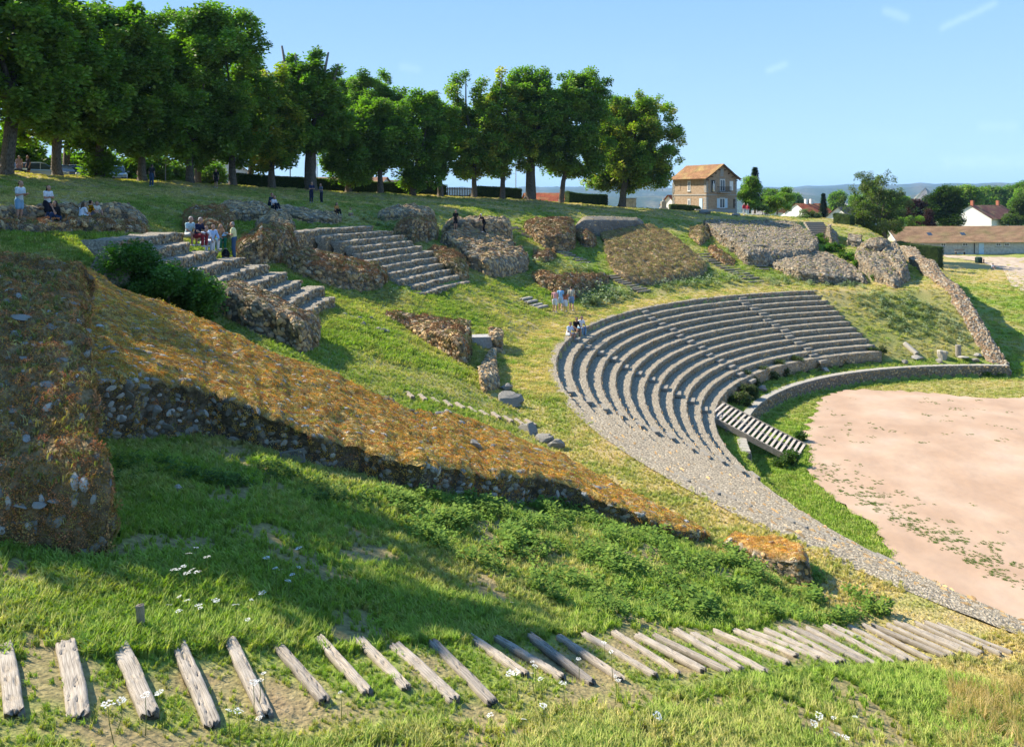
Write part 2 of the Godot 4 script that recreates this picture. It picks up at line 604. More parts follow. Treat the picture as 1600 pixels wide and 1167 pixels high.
# how dry, how bare and how lush the ground is
func zone(x: float, z: float) -> Vector3:
	var dx := x - CX
	var dz := z - CZ
	var r := sqrt(dx * dx + dz * dz)
	var th := rad_to_deg(atan2(dz, dx))
	if th < -90.0: th += 360.0
	var a := n1.get_noise_2d(x * 0.16 + 7.0, z * 0.16)
	var b := n1.get_noise_2d(x * 0.7, z * 0.7 + 90.0)
	var straw := 0.20 + 0.65 * a + 0.35 * b
	var dirt := 0.0
	var lush := 0.2 + 0.5 * n2.get_noise_2d(x * 0.2 + 300.0, z * 0.2)
	if r < 24.0:
		straw = 0.05 + 0.3 * a + 0.2 * b + smoothstep(48.0, 60.0, z) * 0.55
		lush = 0.8 - smoothstep(48.0, 58.0, z) * 0.7
	elif r < 34.8:
		straw = 0.42 + 0.4 * a
		if r < 26.6: straw = 0.1; lush = 0.6
	elif r < 40.5:
		var k := 1.0 - smoothstep(37.3, 40.5, r + 0.8 * a)
		straw = lerpf(straw, 0.72 + 0.5 * a + 0.6 * b, k)
		lush = lerpf(lush, 0.4, k)
		dirt = k * 0.35 * smoothstep(0.15, 0.5, b)
	elif r > 57.0:
		var k := smoothstep(57.0, 64.0, r)
		straw = lerpf(straw, 0.62 + 0.8 * a + 0.4 * b, k)
		lush = lerpf(lush, 0.1, k)
		dirt = k * 0.35 * smoothstep(0.1, 0.5, b)
	if z < 22.0 and r > 38.5 and r < 62.0:
		straw = 0.16 + 0.55 * a + 0.30 * b
		lush = 0.65
		dirt = smoothstep(0.05, 0.4, n1.get_noise_2d(x * 0.45 + 55.0, z * 0.45)) * 0.8
		var along_ := (x + 3.3) * 0.8 + (z - 5.9) * 0.6
		var off := absf((z - 5.9) * 0.8 - (x + 3.3) * 0.6 - 0.62)
		if along_ > -3.0 and along_ < 15.0: dirt = maxf(dirt, (1.0 - smoothstep(0.4, 0.85, off)) * (0.40 + 0.9 * b))
	if z > 61.5 and x > table(WALLX, z) - 0.5:
		straw = 0.28 + 0.75 * a + 0.2 * b + 0.55 * smoothstep(85.0, 110.0, z) * smoothstep(0.0, 6.0, x - table(WALLX, z)) * (1.0 - smoothstep(120.0, 135.0, z))
		lush = 0.75
		dirt = 0.0
	return Vector3(clampf(straw, 0, 1), clampf(dirt, 0, 1), clampf(lush, 0, 1))

func ground_color(x: float, z: float) -> Color:
	var v := zone(x, z)
	return GREEN.lerp(LUSH, v.z).lerp(STRAW, v.x).lerp(DIRT, v.y * 0.85)

func terrain() -> void:
	var dist := PackedFloat32Array()
	var d := 2.5
	while d < 12000.0:
		dist.append(d)
		if d < 125.0: d *= 1.0085
		elif d < 400.0: d *= 1.025
		else: d *= 1.12
	var nv := 400
	var p := PackedVector3Array()
	var c := PackedColorArray()
	p.resize(dist.size() * nv)
	c.resize(dist.size() * nv)
	var k := 0
	for i in dist.size():
		for j in nv:
			var a := deg_to_rad(lerpf(-64.0, 58.0, j / (nv - 1.0)))
			var x := dist[i] * sin(a)
			var z := dist[i] * cos(a)
			p[k] = Vector3(x, gy(x, z), -z)
			if dist[i] < 300.0: c[k] = ground_color(x, z)
			else:
				var f := n2.get_noise_2d(x * 0.004, z * 0.004)
				c[k] = GREEN.lerp(LUSH, 0.2).lerp(STRAW, smoothstep(0.15, 0.45, f) * 0.8)
			k += 1
	structure("ground", sheet(p, dist.size(), nv, c, true), M.ground)
	# the bare orchestra floor: an uneven outline, gravelled earth
	var outline := PackedVector2Array()
	for q in [[1700, 628], [1600, 622], [1540, 624], [1450, 615], [1380, 611], [1320, 611], [1290, 620], [1275, 640], [1263, 668], [1256, 690], [1264, 715], [1268, 735], [1280, 760], [1310, 785], [1350, 810]]:
		var v := at_drop(q[0], q[1], 14.25)
		outline.append(Vector2(v.x, -v.z))
	for t in range(190, 268, 6):
		outline.append(Vector2(CX + table([190, 22.0, 204, 24.6], t) * cos(deg_to_rad(t)), CZ + table([190, 22.0, 204, 24.6], t) * sin(deg_to_rad(t))))
	outline.append(Vector2(82, 14)); outline.append(Vector2(82, 54))
	structure("orchestra_floor", flat_patch(outline, 0.4, 0.35, 0.012, true), M.sand)
	# gravel path curving in from the right
	var pf := [[1470, 398.5], [1510, 400], [1550, 401.5], [1600, 402.5], [1680, 403]]
	var pn := [[1478, 402], [1530, 409], [1568, 421], [1580, 446], [1680, 500]]
	var pq := PackedVector3Array()
	for i in 41:
		var u := i / 40.0 * 4.0
		var k2 := mini(int(u), 3)
		var va := hit(lerpf(pf[k2][0], pf[k2 + 1][0], u - k2), lerpf(pf[k2][1], pf[k2 + 1][1], u - k2))
		var vb := hit(lerpf(pn[k2][0], pn[k2 + 1][0], u - k2), lerpf(pn[k2][1], pn[k2 + 1][1], u - k2))
		for j in 31:
			var v := va.lerp(vb, (j / 30.0) + 0.03 * n2.get_noise_2d(i * 0.7, 3.0 if j > 15 else 9.0))
			pq.append(Vector3(v.x, gy(v.x, -v.z) + 0.05, v.z))
	structure("gravel_path", sheet(pq, 41, 31, PackedColorArray(), true), M.path)
	# the asphalt lane and its parking verge behind the trees
	var p2 := PackedVector3Array()
	for i in 60:
		for j in 3:
			var t := lerpf(146.0, 178.0, i / 59.0)
			var v := polar(lerpf(79.0, 88.0, j / 2.0), t, 0.0)
			p2.append(Vector3(v.x, gy(v.x, -v.z) + 0.03, v.z))
	structure("lane", sheet(p2, 60, 3), mat([lin(0.20, 0.185, 0.165), lin(0.30, 0.28, 0.25)], 0.4, 0.9, false, 2.0, 0.04))
	hills()

# a flat or draped patch inside an outline whose edge wanders
func flat_patch(outline: PackedVector2Array, step: float, wander: float, lift: float, clear: bool) -> ArrayMesh:
	var o := PackedVector2Array()
	for i in outline.size():
		var a := outline[i]
		var b := outline[(i + 1) % outline.size()]
		var n := maxi(1, int(a.distance_to(b) / step))
		for k in n:
			var q := a.lerp(b, float(k) / n)
			var s := (b - a).normalized().orthogonal()
			o.append(q + s * wander * n1.get_noise_2d(q.x * 0.9, q.y * 0.9) * 1.6)
	block_area(o)
	var tri := Geometry2D.triangulate_polygon(o)
	var st := SurfaceTool.new()
	st.begin(Mesh.PRIMITIVE_TRIANGLES)
	for i in range(0, tri.size(), 3):
		var t := [o[tri[i]], o[tri[i + 1]], o[tri[i + 2]]]
		if (t[1] - t[0]).cross(t[2] - t[0]) > 0: t.reverse()
		for v in t:
			st.set_normal(Vector3.UP)
			st.add_vertex(Vector3(v.x, (-14.25 + 0.07 if clear else gy(v.x, v.y)) + lift, -v.y))
	return st.commit()

func hills() -> void:
	for spec in [[6200.0, 74.0, 0], [8300.0, 118.0, 40], [4300.0, 14.0, 80]]:
		var p := PackedVector3Array()
		var c := PackedColorArray()
		var nu := 150
		var nv := 10
		for i in nu:
			var a := deg_to_rad(lerpf(-70.0, 60.0, i / (nu - 1.0)))
			var h: float = spec[1] * (1.0 + 0.22 * n1.get_noise_2d(i * 0.035 + spec[2], 0.0)) + 7.0 * n1.get_noise_2d(i * 0.3, 5.0 + spec[2])
			h += spec[1] * 0.25 * smoothstep(0.30, 0.55, a)
			for j in nv:
				var t := j / (nv - 1.0)
				var dd: float = spec[0] * (0.86 + 0.2 * t)
				var s := sin(minf(t * 1.25, 1.0) * PI * 0.5)
				p.append(Vector3(dd * sin(a), lerpf(-70.0, h, s * (1.0 + 0.12 * n2.get_noise_2d(i * 0.4, j * 0.9))), -dd * cos(a)))
				var f := n2.get_noise_2d(i * 0.6, j * 1.3 + 40.0)
				c.append(Color(0.05, 0.085, 0.03).lerp(Color(0.17, 0.16, 0.08), smoothstep(0.4, 0.6, f)))
		structure("hills", sheet(p, nu, nv, c, false), M.hills)
	# a bare spoil heap
	var p3 := PackedVector3Array()
	var c3 := PackedColorArray()
	var base := at_dist(1447, 326, 2300)
	for i in 25:
		for j in 9:
			var a := TAU * i / 24.0
			var t := j / 8.0
			var q := 62.0 * (1.0 - t) * (1.0 + 0.15 * n2.get_noise_2d(i * 0.5, t * 3.0)) + 14.0 * (1.0 - absf(t * 2.0 - 1.0))
			p3.append(base + Vector3(q * cos(a), -25.0 + 86.0 * t + 3.0 * n2.get_noise_2d(i * 1.1, j * 1.1), q * sin(a)))
			c3.append(Color(0.30, 0.27, 0.22).lerp(Color(0.08, 0.11, 0.05), smoothstep(-0.1, 0.3, n2.get_noise_2d(i * 0.7, j * 0.8))))
	structure("spoil_hill", sheet(p3, 25, 9, c3, true), M.hills)

# ---------- stone seating ----------
# one curved row: tread from r to r + tread at drop d, face of the given rise below the lip
func arc_row(parent: Node, r: float, tread: float, d: float, rise: float, t0: float, t1: float, seed_: int, shade: Color, rough := 0.03, deep := 0.12) -> Array:
	var n := maxi(4, int(deg_to_rad(absf(t1 - t0)) * r / 0.3))
	var nv := 7
	var p := PackedVector3Array()
	var c := PackedColorArray()
	for i in range(-1, n + 2):
		var t := lerpf(t0, t1, clampf(i / float(n), 0, 1))
		var e := rough * n2.get_noise_2d(t * 4.0, seed_ * 9.0) + rough * 1.2 * n2.get_noise_2d(t * 1.1, seed_ * 5.0)
		var y := d - rough * 0.7 * n2.get_noise_2d(t * 3.0 + 70.0, seed_ * 7.0)
		var prof := [[r + tread + 0.04, y], [r + tread * 0.5, y + 0.012], [r + 0.05 + e, y], [r + e, y + 0.04], [r + e * 0.5 + 0.01, y + rise * 0.5], [r + 0.03, y + rise + deep], [r + tread, y + rise + deep]]
		for j in nv:
			var q: Array = prof[j]
			if i < 0 or i > n: q = [r + tread * 0.6, y + rise + 0.1]
			p.append(polar(q[0], t, q[1]))
			var f := 1.0 + 0.3 * n1.get_noise_2d(t * 2.0 + seed_ * 3.0, j * 0.6)
			c.append(Color(shade.r * f, shade.g * f, shade.b * f))
	var o := part("seat_row", sheet(p, n + 3, nv, c, true), M.masonry, parent)
	o.set_meta("label", "curved stone seating row")
	return [p, n + 3, nv]

# stones bedded in a sheet of points: dens = stones per square metre for flat and for steep faces
func stud(grid: Array, dens_flat: float, dens_steep: float, size: float, tones: Array, mesh: Mesh, called: String, parent: Node, m: Material, sink := 0.25, squash := 1.0, flip := true, edge_free := 0) -> void:
	var p: PackedVector3Array = grid[0]
	var nv: int = grid[2]
	var xf := []
	var cols := PackedColorArray()
	for i in range(edge_free, grid[1] - 1 - edge_free):
		for j in nv - 1:
			var a := p[i * nv + j]
			var b := p[(i + 1) * nv + j]
			var c := p[i * nv + j + 1]
			var e := p[(i + 1) * nv + j + 1]
			var cr := (e - a).cross(c - b)
			if flip: cr = -cr
			var area := cr.length() * 0.5
			if area < 0.0005: continue
			var nn := cr / (area * 2.0)
			var want := area * (dens_flat if nn.y > 0.62 else (dens_steep if nn.y > -0.3 else 0.0))
			var cnt := int(want) + (1 if rng.randf() < want - int(want) else 0)
			for k in cnt:
				var u := rng.randf()
				var v := rng.randf()
				var q := a.lerp(b, u).lerp(c.lerp(e, u), v)
				var s := size * rng.randf_range(0.55, 1.5)
				var tang := (b - a).normalized().rotated(nn, rng.randfn() * 0.5)
				var bas := Basis(tang, nn, tang.cross(nn)).orthonormalized().scaled_local(Vector3(s * rng.randf_range(0.8, 1.4), s * squash, s * rng.randf_range(0.7, 1.1)))
				xf.append(Transform3D(bas, q - nn * s * squash * sink))
				var t: Color = tones[rng.randi() % tones.size()]
				var f := rng.randf_range(0.72, 1.25)
				cols.append(Color(t.r * f, t.g * f, t.b * f))
	if xf.is_empty(): return
	scatter(called, mesh, m, xf, cols, parent)

const GREYS := [Color(0.550, 0.389, 0.202), Color(0.706, 0.495, 0.262), Color(0.441, 0.306, 0.158), Color(0.794, 0.546, 0.276), Color(0.596, 0.389, 0.187)]
const RUDDY := [Color(0.394, 0.323, 0.224), Color(0.490, 0.386, 0.249), Color(0.316, 0.247, 0.162), Color(0.427, 0.294, 0.171), Color(0.537, 0.462, 0.338)]

func lower_seating() -> void:
	var t := thing("stone_seating", "large curved bank of twelve grey stone seating rows around the orchestra", "stone seating", Vector3.ZERO)
	for i in 12:
		var r := 26.63 + 0.7655 * i
		var d := 12.27 - 0.359 * i
		var g := arc_row(t, r, 0.80 if i < 11 else 0.42, d, 0.39 if i > 0 else 0.9, 106.0 - 0.06 * i, 250.0, i, Color(0.49, 0.425, 0.32))
		var rowp: Node = t.get_child(t.get_child_count() - 1)
		stud(g, 22.0, 28.0, 0.095, GREYS + RUDDY, meshes.slab, "rubble_stone", rowp, M.stone, 0.3, 0.55, true, 1)
	# radial aisles: a low step block in front of each row
	var blk := rock_block(0.46, 0.1, 0.19, 5)
	var blk2 := rock_block(0.42, 0.1, 0.18, 6)
	for a in [120.0, 141.5, 163.0, 184.5, 203.0, 224.5]:
		for i in 12:
			var r := 26.63 + 0.7655 * i
			var d := 12.27 - 0.359 * i
			for s in [0.0]:
				var o := part("step_block", blk if (i + int(a)) % 2 else blk2, M.stone_block, t)
				var deg: float = a + rad_to_deg(s * 1.05 / r) + 0.4 * sin(i * 2.1)
				o.position = polar(r - 0.17, deg, d + 0.27)
				o.rotation.y = deg_to_rad(deg - 90.0) + 0.03 * sin(i * 3.0 + a)
				o.position.y += 0.02 * sin(i * 5.0 + a)
	var poly := PackedVector2Array()
	for k in range(106, 251, 3): poly.append(Vector2(CX + 35.35 * cos(deg_to_rad(k)), CZ + 35.35 * sin(deg_to_rad(k))))
	for k in range(250, 105, -3): poly.append(Vector2(CX + 26.6 * cos(deg_to_rad(k)), CZ + 26.6 * sin(deg_to_rad(k))))
	block_area(poly)
	# low curved wall in front
	var w := thing("podium_wall", "low curved rubble wall edging the orchestra floor with a pale coping", "wall", Vector3.ZERO)
	var p := PackedVector3Array()
	var c := PackedColorArray()
	var n := 260
	for i in range(-1, n + 2):
		var th := lerpf(84.4, 172.0, clampf(i / float(n), 0, 1))
		var e := 0.02 * n2.get_noise_2d(th * 3.0, 3.0)
		var prof := [[25.42, 13.5], [25.42, 13.33], [24.98 + e, 13.31], [24.93 + e, 13.36], [24.95 + e, 13.8], [24.95, 14.5]]
		for q in prof:
			p.append(polar(q[0], th, q[1]) if i >= 0 and i <= n else polar(25.2, th, 14.4))
			var f := 1.0 + 0.35 * n1.get_noise_2d(th * 3.0, q[1])
			c.append(Color(0.32, 0.285, 0.23) * f)
	var g2 := [p, n + 3, 6]
	part("wall_face", sheet(p, n + 3, 6, c, true), M.masonry, w)
	stud(g2, 14.0, 34.0, 0.075, RUDDY + GREYS, meshes.stone, "rubble_stone", w, M.stone, 0.35, 0.7, true, 1)
	# coping slabs that can be told apart
	for i in 83:
		var th := 84.8 + i * 1.05
		var o := part("coping_slab", rock_cache(i % 4), M.stone_pale, w)
		o.position = polar(25.2, th, 13.30)
		o.rotation.y = deg_to_rad(th - 90.0)

func rock_block(hx: float, hy: float, hz: float, seed_: int) -> ArrayMesh:
	var r := RandomNumberGenerator.new()
	r.seed = seed_
	var st := start()
	add_box(st, Vector3.ZERO, Vector3(hx * r.randf_range(0.9, 1.05), hy, hz), Basis(Vector3.UP, r.randf_range(-0.05, 0.05)), 0.02)
	return finish(st)

func rock_cache(k: int) -> ArrayMesh:
	var key := "coping%d" % k
	if not meshes.has(key): meshes[key] = rock_block(0.225, 0.03, 0.25, 70 + k)
	return meshes[key]

func upper_seating() -> void:
	# near ends and far ends of the rows in the photograph, lowest row first; drop of the lowest row, rise, radius and tread
	var specs := [
		["left", 4.8, 0.42, 46.1, 0.74, [[494, 494], [478, 484], [446, 467], [411, 453], [377, 446], [330, 430], [300, 414], [262, 398], [223, 376]], [[521, 463], [504, 446], [478, 438], [449, 424], [422, 412], [394, 402], [360, 391], [322, 379], [288, 362]]],
		["mid", 5.75, 0.38, 43.9, 0.75, [[654, 458], [637, 446], [616, 437], [602, 427], [585, 418], [568, 408], [547, 396], [527, 386], [503, 377], [482, 368.5], [462, 362]], [[738, 439], [722, 427], [707, 416.5], [691, 409], [674, 399], [659, 392], [642, 384], [628, 376], [609, 367.5], [596, 360], [578, 353]]]]
	for s in specs:
		var t := thing("stone_seating", "short flight of nine weathered stone seating rows with visitors sitting on it" if s[0] == "left" else "flight of eleven sunlit stone seating rows beside the rubble slab", "stone seating", Vector3.ZERO)
		var poly := PackedVector2Array()
		var back := PackedVector2Array()
		for i in s[5].size():
			var d: float = s[1] - s[2] * i
			var a := at_drop(s[5][i][0], s[5][i][1], d)
			var b := at_drop(s[6][i][0], s[6][i][1], d)
			var r: float = s[3] + s[4] * i
			var g := arc_row(t, r, s[4] + 0.05 if i < s[5].size() - 1 else 1.1, d, s[2] + 0.05 if i > 0 else 1.1, angle_of(b), angle_of(a), 40 + i, Color(0.43, 0.385, 0.305), 0.09, 1.0)
			var rowp: Node = t.get_child(t.get_child_count() - 1)
			stud(g, 22.0, 42.0, 0.085, GREYS + RUDDY, meshes.stone, "rubble_stone", rowp, M.stone, 0.4, 0.6, true, 1)
			poly.append(Vector2(CX + (r) * cos(deg_to_rad(angle_of(b))), CZ + r * sin(deg_to_rad(angle_of(b)))))
			back.append(Vector2(CX + (r + 0.8) * cos(deg_to_rad(angle_of(a))), CZ + (r + 0.8) * sin(deg_to_rad(angle_of(a)))))
		back.reverse()
		poly.append_array(back)
		block_area(poly)

# ---------- ruined masonry ----------
# stations: [front top x, front top y, back top x, back top y, lift front, lift back] in photograph pixels; lift is the height above the ground there
func loft_points(stations: Array, step: float, amp: float, seed_: int, sides := 4, across := 8) -> Array:
	var fa := []
	var ba := []
	for s in stations:
		if s[0] is Vector3:
			fa.append(s[0]); ba.append(s[1])
		else:
			fa.append(hit(s[0], s[1], s[4])); ba.append(hit(s[2], s[3], s[5] if s.size() > 5 else s[4]))
	return loft(fa, ba, step, amp, seed_, sides, across)

func loft(fa: Array, ba: Array, step: float, amp: float, seed_: int, sides: int, across: int) -> Array:
	var fr := []
	var bk := []
	for i in fa.size() - 1:
		var n := maxi(1, int(maxf(fa[i].distance_to(fa[i + 1]), ba[i].distance_to(ba[i + 1])) / step))
		for k in n:
			var t := float(k) / n
			fr.append(spline(fa, i, t)); bk.append(spline(ba, i, t))
	fr.append(fa[-1]); bk.append(ba[-1])
	for i in fr.size():
		var w: Vector3 = (bk[i] - fr[i]); w.y = 0.0
		w = w.normalized()
		fr[i] += w * amp * 1.5 * n1.get_noise_2d(i * step * 0.9, seed_ + 3.0) + Vector3(0, amp * 0.7 * n1.get_noise_2d(i * step * 1.1, seed_ + 50.0), 0)
		bk[i] += w * amp * 1.5 * n1.get_noise_2d(i * step * 0.9, seed_ + 80.0) + Vector3(0, amp * 0.7 * n1.get_noise_2d(i * step * 1.1, seed_ + 20.0), 0)
	if tapered and fr.size() > 7:
		for i in 3:
			for q in [i, fr.size() - 1 - i]:
				var f: float = [0.55, 0.26, 0.09][i]
				var m: Vector3 = (fr[q] + bk[q]) * 0.5
				for l in [fr, bk]:
					var v: Vector3 = l[q].lerp(m, f * 0.45)
					v.y = lerpf(l[q].y, minf(gy(l[q].x, -l[q].z), l[q].y), f)
					l[q] = v
	var poly := PackedVector2Array()
	for v in fr: poly.append(Vector2(v.x, -v.z))
	for i in bk.size(): poly.append(Vector2(bk[bk.size() - 1 - i].x, -bk[bk.size() - 1 - i].z))
	block_area(poly)
	var nv := 2 * sides + across + 1
	var caps := 3
	var nu: int = fr.size() + 2 * caps
	var p := PackedVector3Array()
	for ii in nu:
		var i := clampi(ii - caps, 0, fr.size() - 1)
		var down := 0.0
		if ii < caps: down = (caps - ii) / float(caps)
		if ii >= fr.size() + caps: down = (ii - fr.size() - caps + 1) / float(caps)
		var f: Vector3 = fr[i]
		var b: Vector3 = bk[i]
		for j in nv:
			var q: Vector3
			var v := 0.0
			if j < sides:
				v = 1.0 - j / float(sides)
				q = f
			elif j <= sides + across:
				q = f.lerp(b, (j - sides) / float(across))
			else:
				v = (j - sides - across) / float(sides)
				q = b
			v = maxf(v, down)
			var g := gy(q.x, -q.z) - 0.25
			var out := (f - b).normalized() * (1.0 if j < sides + across / 2 else -1.0)
			q.y = lerpf(q.y, minf(g, q.y), v)
			var k := n1.get_noise_3d(q.x * 0.9 + seed_, q.y * 0.9, q.z * 0.9) + 0.55 * n2.get_noise_3d(q.x * 3.1, q.y * 3.1 + seed_, q.z * 3.1)
			if v > 0.0 and down == 0.0: q += Vector3(out.x, 0.0, out.z) * amp * (k - 0.3 * (1.0 - absf(v * 2.0 - 1.0)))
			else: q.y += amp * 0.75 * k
			# rounded shoulders
			if j == sides or j == sides + across: q.y -= amp * 0.5
			p.append(q)
	return [p, nu, nv]

func spline(a: Array, i: int, t: float) -> Vector3:
	return a[i].cubic_interpolate(a[i + 1], a[maxi(i - 1, 0)], a[mini(i + 2, a.size() - 1)], t) if a.size() > 3 else a[i].lerp(a[i + 1], t)

# colours of a ruin: bare masonry on steep faces, patches of dry moss or turf on top
func ruin_colors(g: Array, side: Color, top: Color, cover: float, seed_: int) -> PackedColorArray:
	var p: PackedVector3Array = g[0]
	var nv: int = g[2]
	var c := PackedColorArray()
	for i in g[1]:
		for j in nv:
			var q := p[i * nv + j]
			var a := p[mini(i + 1, g[1] - 1) * nv + j] - p[maxi(i - 1, 0) * nv + j]
			var b := p[i * nv + mini(j + 1, nv - 1)] - p[i * nv + maxi(j - 1, 0)]
			var n := absf(a.cross(b).normalized().y)
			var k := n1.get_noise_3d(q.x * 0.6 + seed_ * 3.0, q.y, q.z * 0.6)
			var w := clampf(smoothstep(0.45, 0.8, n) * (cover + k * 0.9), 0, 1)
			var f := 1.0 + 0.4 * n2.get_noise_3d(q.x * 2.3, q.y * 2.3, q.z * 2.3)
			var m := side.lerp(top, w)
			c.append(Color(m.r * f, m.g * f, m.b * f))
	return c

func ruin(called: String, label: String, stations: Array, o := {}) -> Node3D:
	var seed_: int = o.get("seed", label.length() * 7 + int(stations[0][0] if not stations[0][0] is Vector3 else 5))
	var g := loft_points(stations, o.get("step", 0.5), o.get("amp", 0.16), seed_, o.get("sides", 4), o.get("across", 8))
	var mid: Vector3 = g[0][(g[1] / 2) * g[2] + g[2] / 2]
	var t := thing(called, label, o.get("category", "ruin"), Vector3.ZERO, o.get("group", ""))
	var flip: bool = true
	var pa: PackedVector3Array = g[0]
	var i0: int = (g[1] / 2) * g[2] + g[2] / 2
	if (pa[i0 + g[2]] - pa[i0]).cross(pa[i0 + 1] - pa[i0]).y > 0.0: flip = false
	var cols := ruin_colors(g, o.get("side", Color(0.28, 0.25, 0.2)), o.get("top", Color(0.34, 0.27, 0.14)), o.get("cover", 0.5), seed_)
	part("masonry", sheet(pa, g[1], g[2], cols, flip), M.masonry, t)
	stud(g, o.get("flat", 14.0), o.get("steep", 26.0), o.get("size", 0.11), o.get("tones", GREYS + RUDDY), meshes.stone if seed_ % 2 else meshes.stone2, "rubble_stone", t, M.stone, o.get("sink", 0.12), 0.75, flip)
	if o.has("moss"):
		stud(g, o.moss_flat, o.moss_steep, o.moss_size, o.moss, meshes.sedum, "moss_cushion", t, M.moss, 0.0, 1.0, flip)
	if o.has("herb"):
		stud_up(g, o.herb_n, o.herb_size, o.herb, o.get("herb_mesh", meshes.tuft_b), "dry_herb", t, flip)
	return t

# upright plants growing on a sheet of points
func stud_up(g: Array, dens: float, size: float, tones: Array, mesh: Mesh, called: String, parent: Node, flip: bool) -> void:
	var p: PackedVector3Array = g[0]
	var nv: int = g[2]
	var xf := []
	var cols := PackedColorArray()
	for i in g[1] - 1:
		for j in nv - 1:
			var a := p[i * nv + j]
			var b := p[(i + 1) * nv + j]
			var c := p[i * nv + j + 1]
			var e := p[(i + 1) * nv + j + 1]
			var cr := (e - a).cross(c - b) * (-0.5 if flip else 0.5)
			var want := maxf(cr.y, 0.0) * dens
			var k := n1.get_noise_3d(a.x * 0.7, a.y, a.z * 0.7 + 33.0)
			want *= clampf(1.0 + 2.5 * k, 0.0, 2.5)
			var cnt := int(want) + (1 if rng.randf() < want - int(want) else 0)
			for q in cnt:
				var u := rng.randf()
				var v := rng.randf()
				var s := size * rng.randf_range(0.5, 1.3)
				xf.append(Transform3D(Basis(Vector3.UP, rng.randf() * TAU).scaled(Vector3(s * 1.3, s, s * 1.3)), a.lerp(b, u).lerp(c.lerp(e, u), v) - Vector3(0, 0.01, 0)))
				var t: Color = tones[rng.randi() % tones.size()]
				var f := rng.randf_range(0.7, 1.3)
				cols.append(Color(t.r * f, t.g * f, t.b * f))
	if xf.size(): scatter(called, mesh, M.grass, xf, cols, parent)

const ORANGE := [Color(0.805, 0.454, 0.070), Color(0.690, 0.425, 0.087), Color(0.882, 0.560, 0.119), Color(0.537, 0.425, 0.079), Color(0.575, 0.251, 0.079)]
const BROWN := [Color(0.473, 0.253, 0.104), Color(0.598, 0.333, 0.111), Color(0.374, 0.230, 0.099), Color(0.374, 0.287, 0.080), Color(0.649, 0.299, 0.135), Color(0.498, 0.415, 0.135)]
const BRACKEN := [Color(0.348, 0.189, 0.084), Color(0.452, 0.246, 0.113), Color(0.260, 0.161, 0.084), Color(0.383, 0.321, 0.132), Color(0.227, 0.227, 0.084)]
const DRY := [Color(0.597, 0.455, 0.187), Color(0.490, 0.385, 0.140), Color(0.362, 0.333, 0.094), Color(0.689, 0.542, 0.250)]

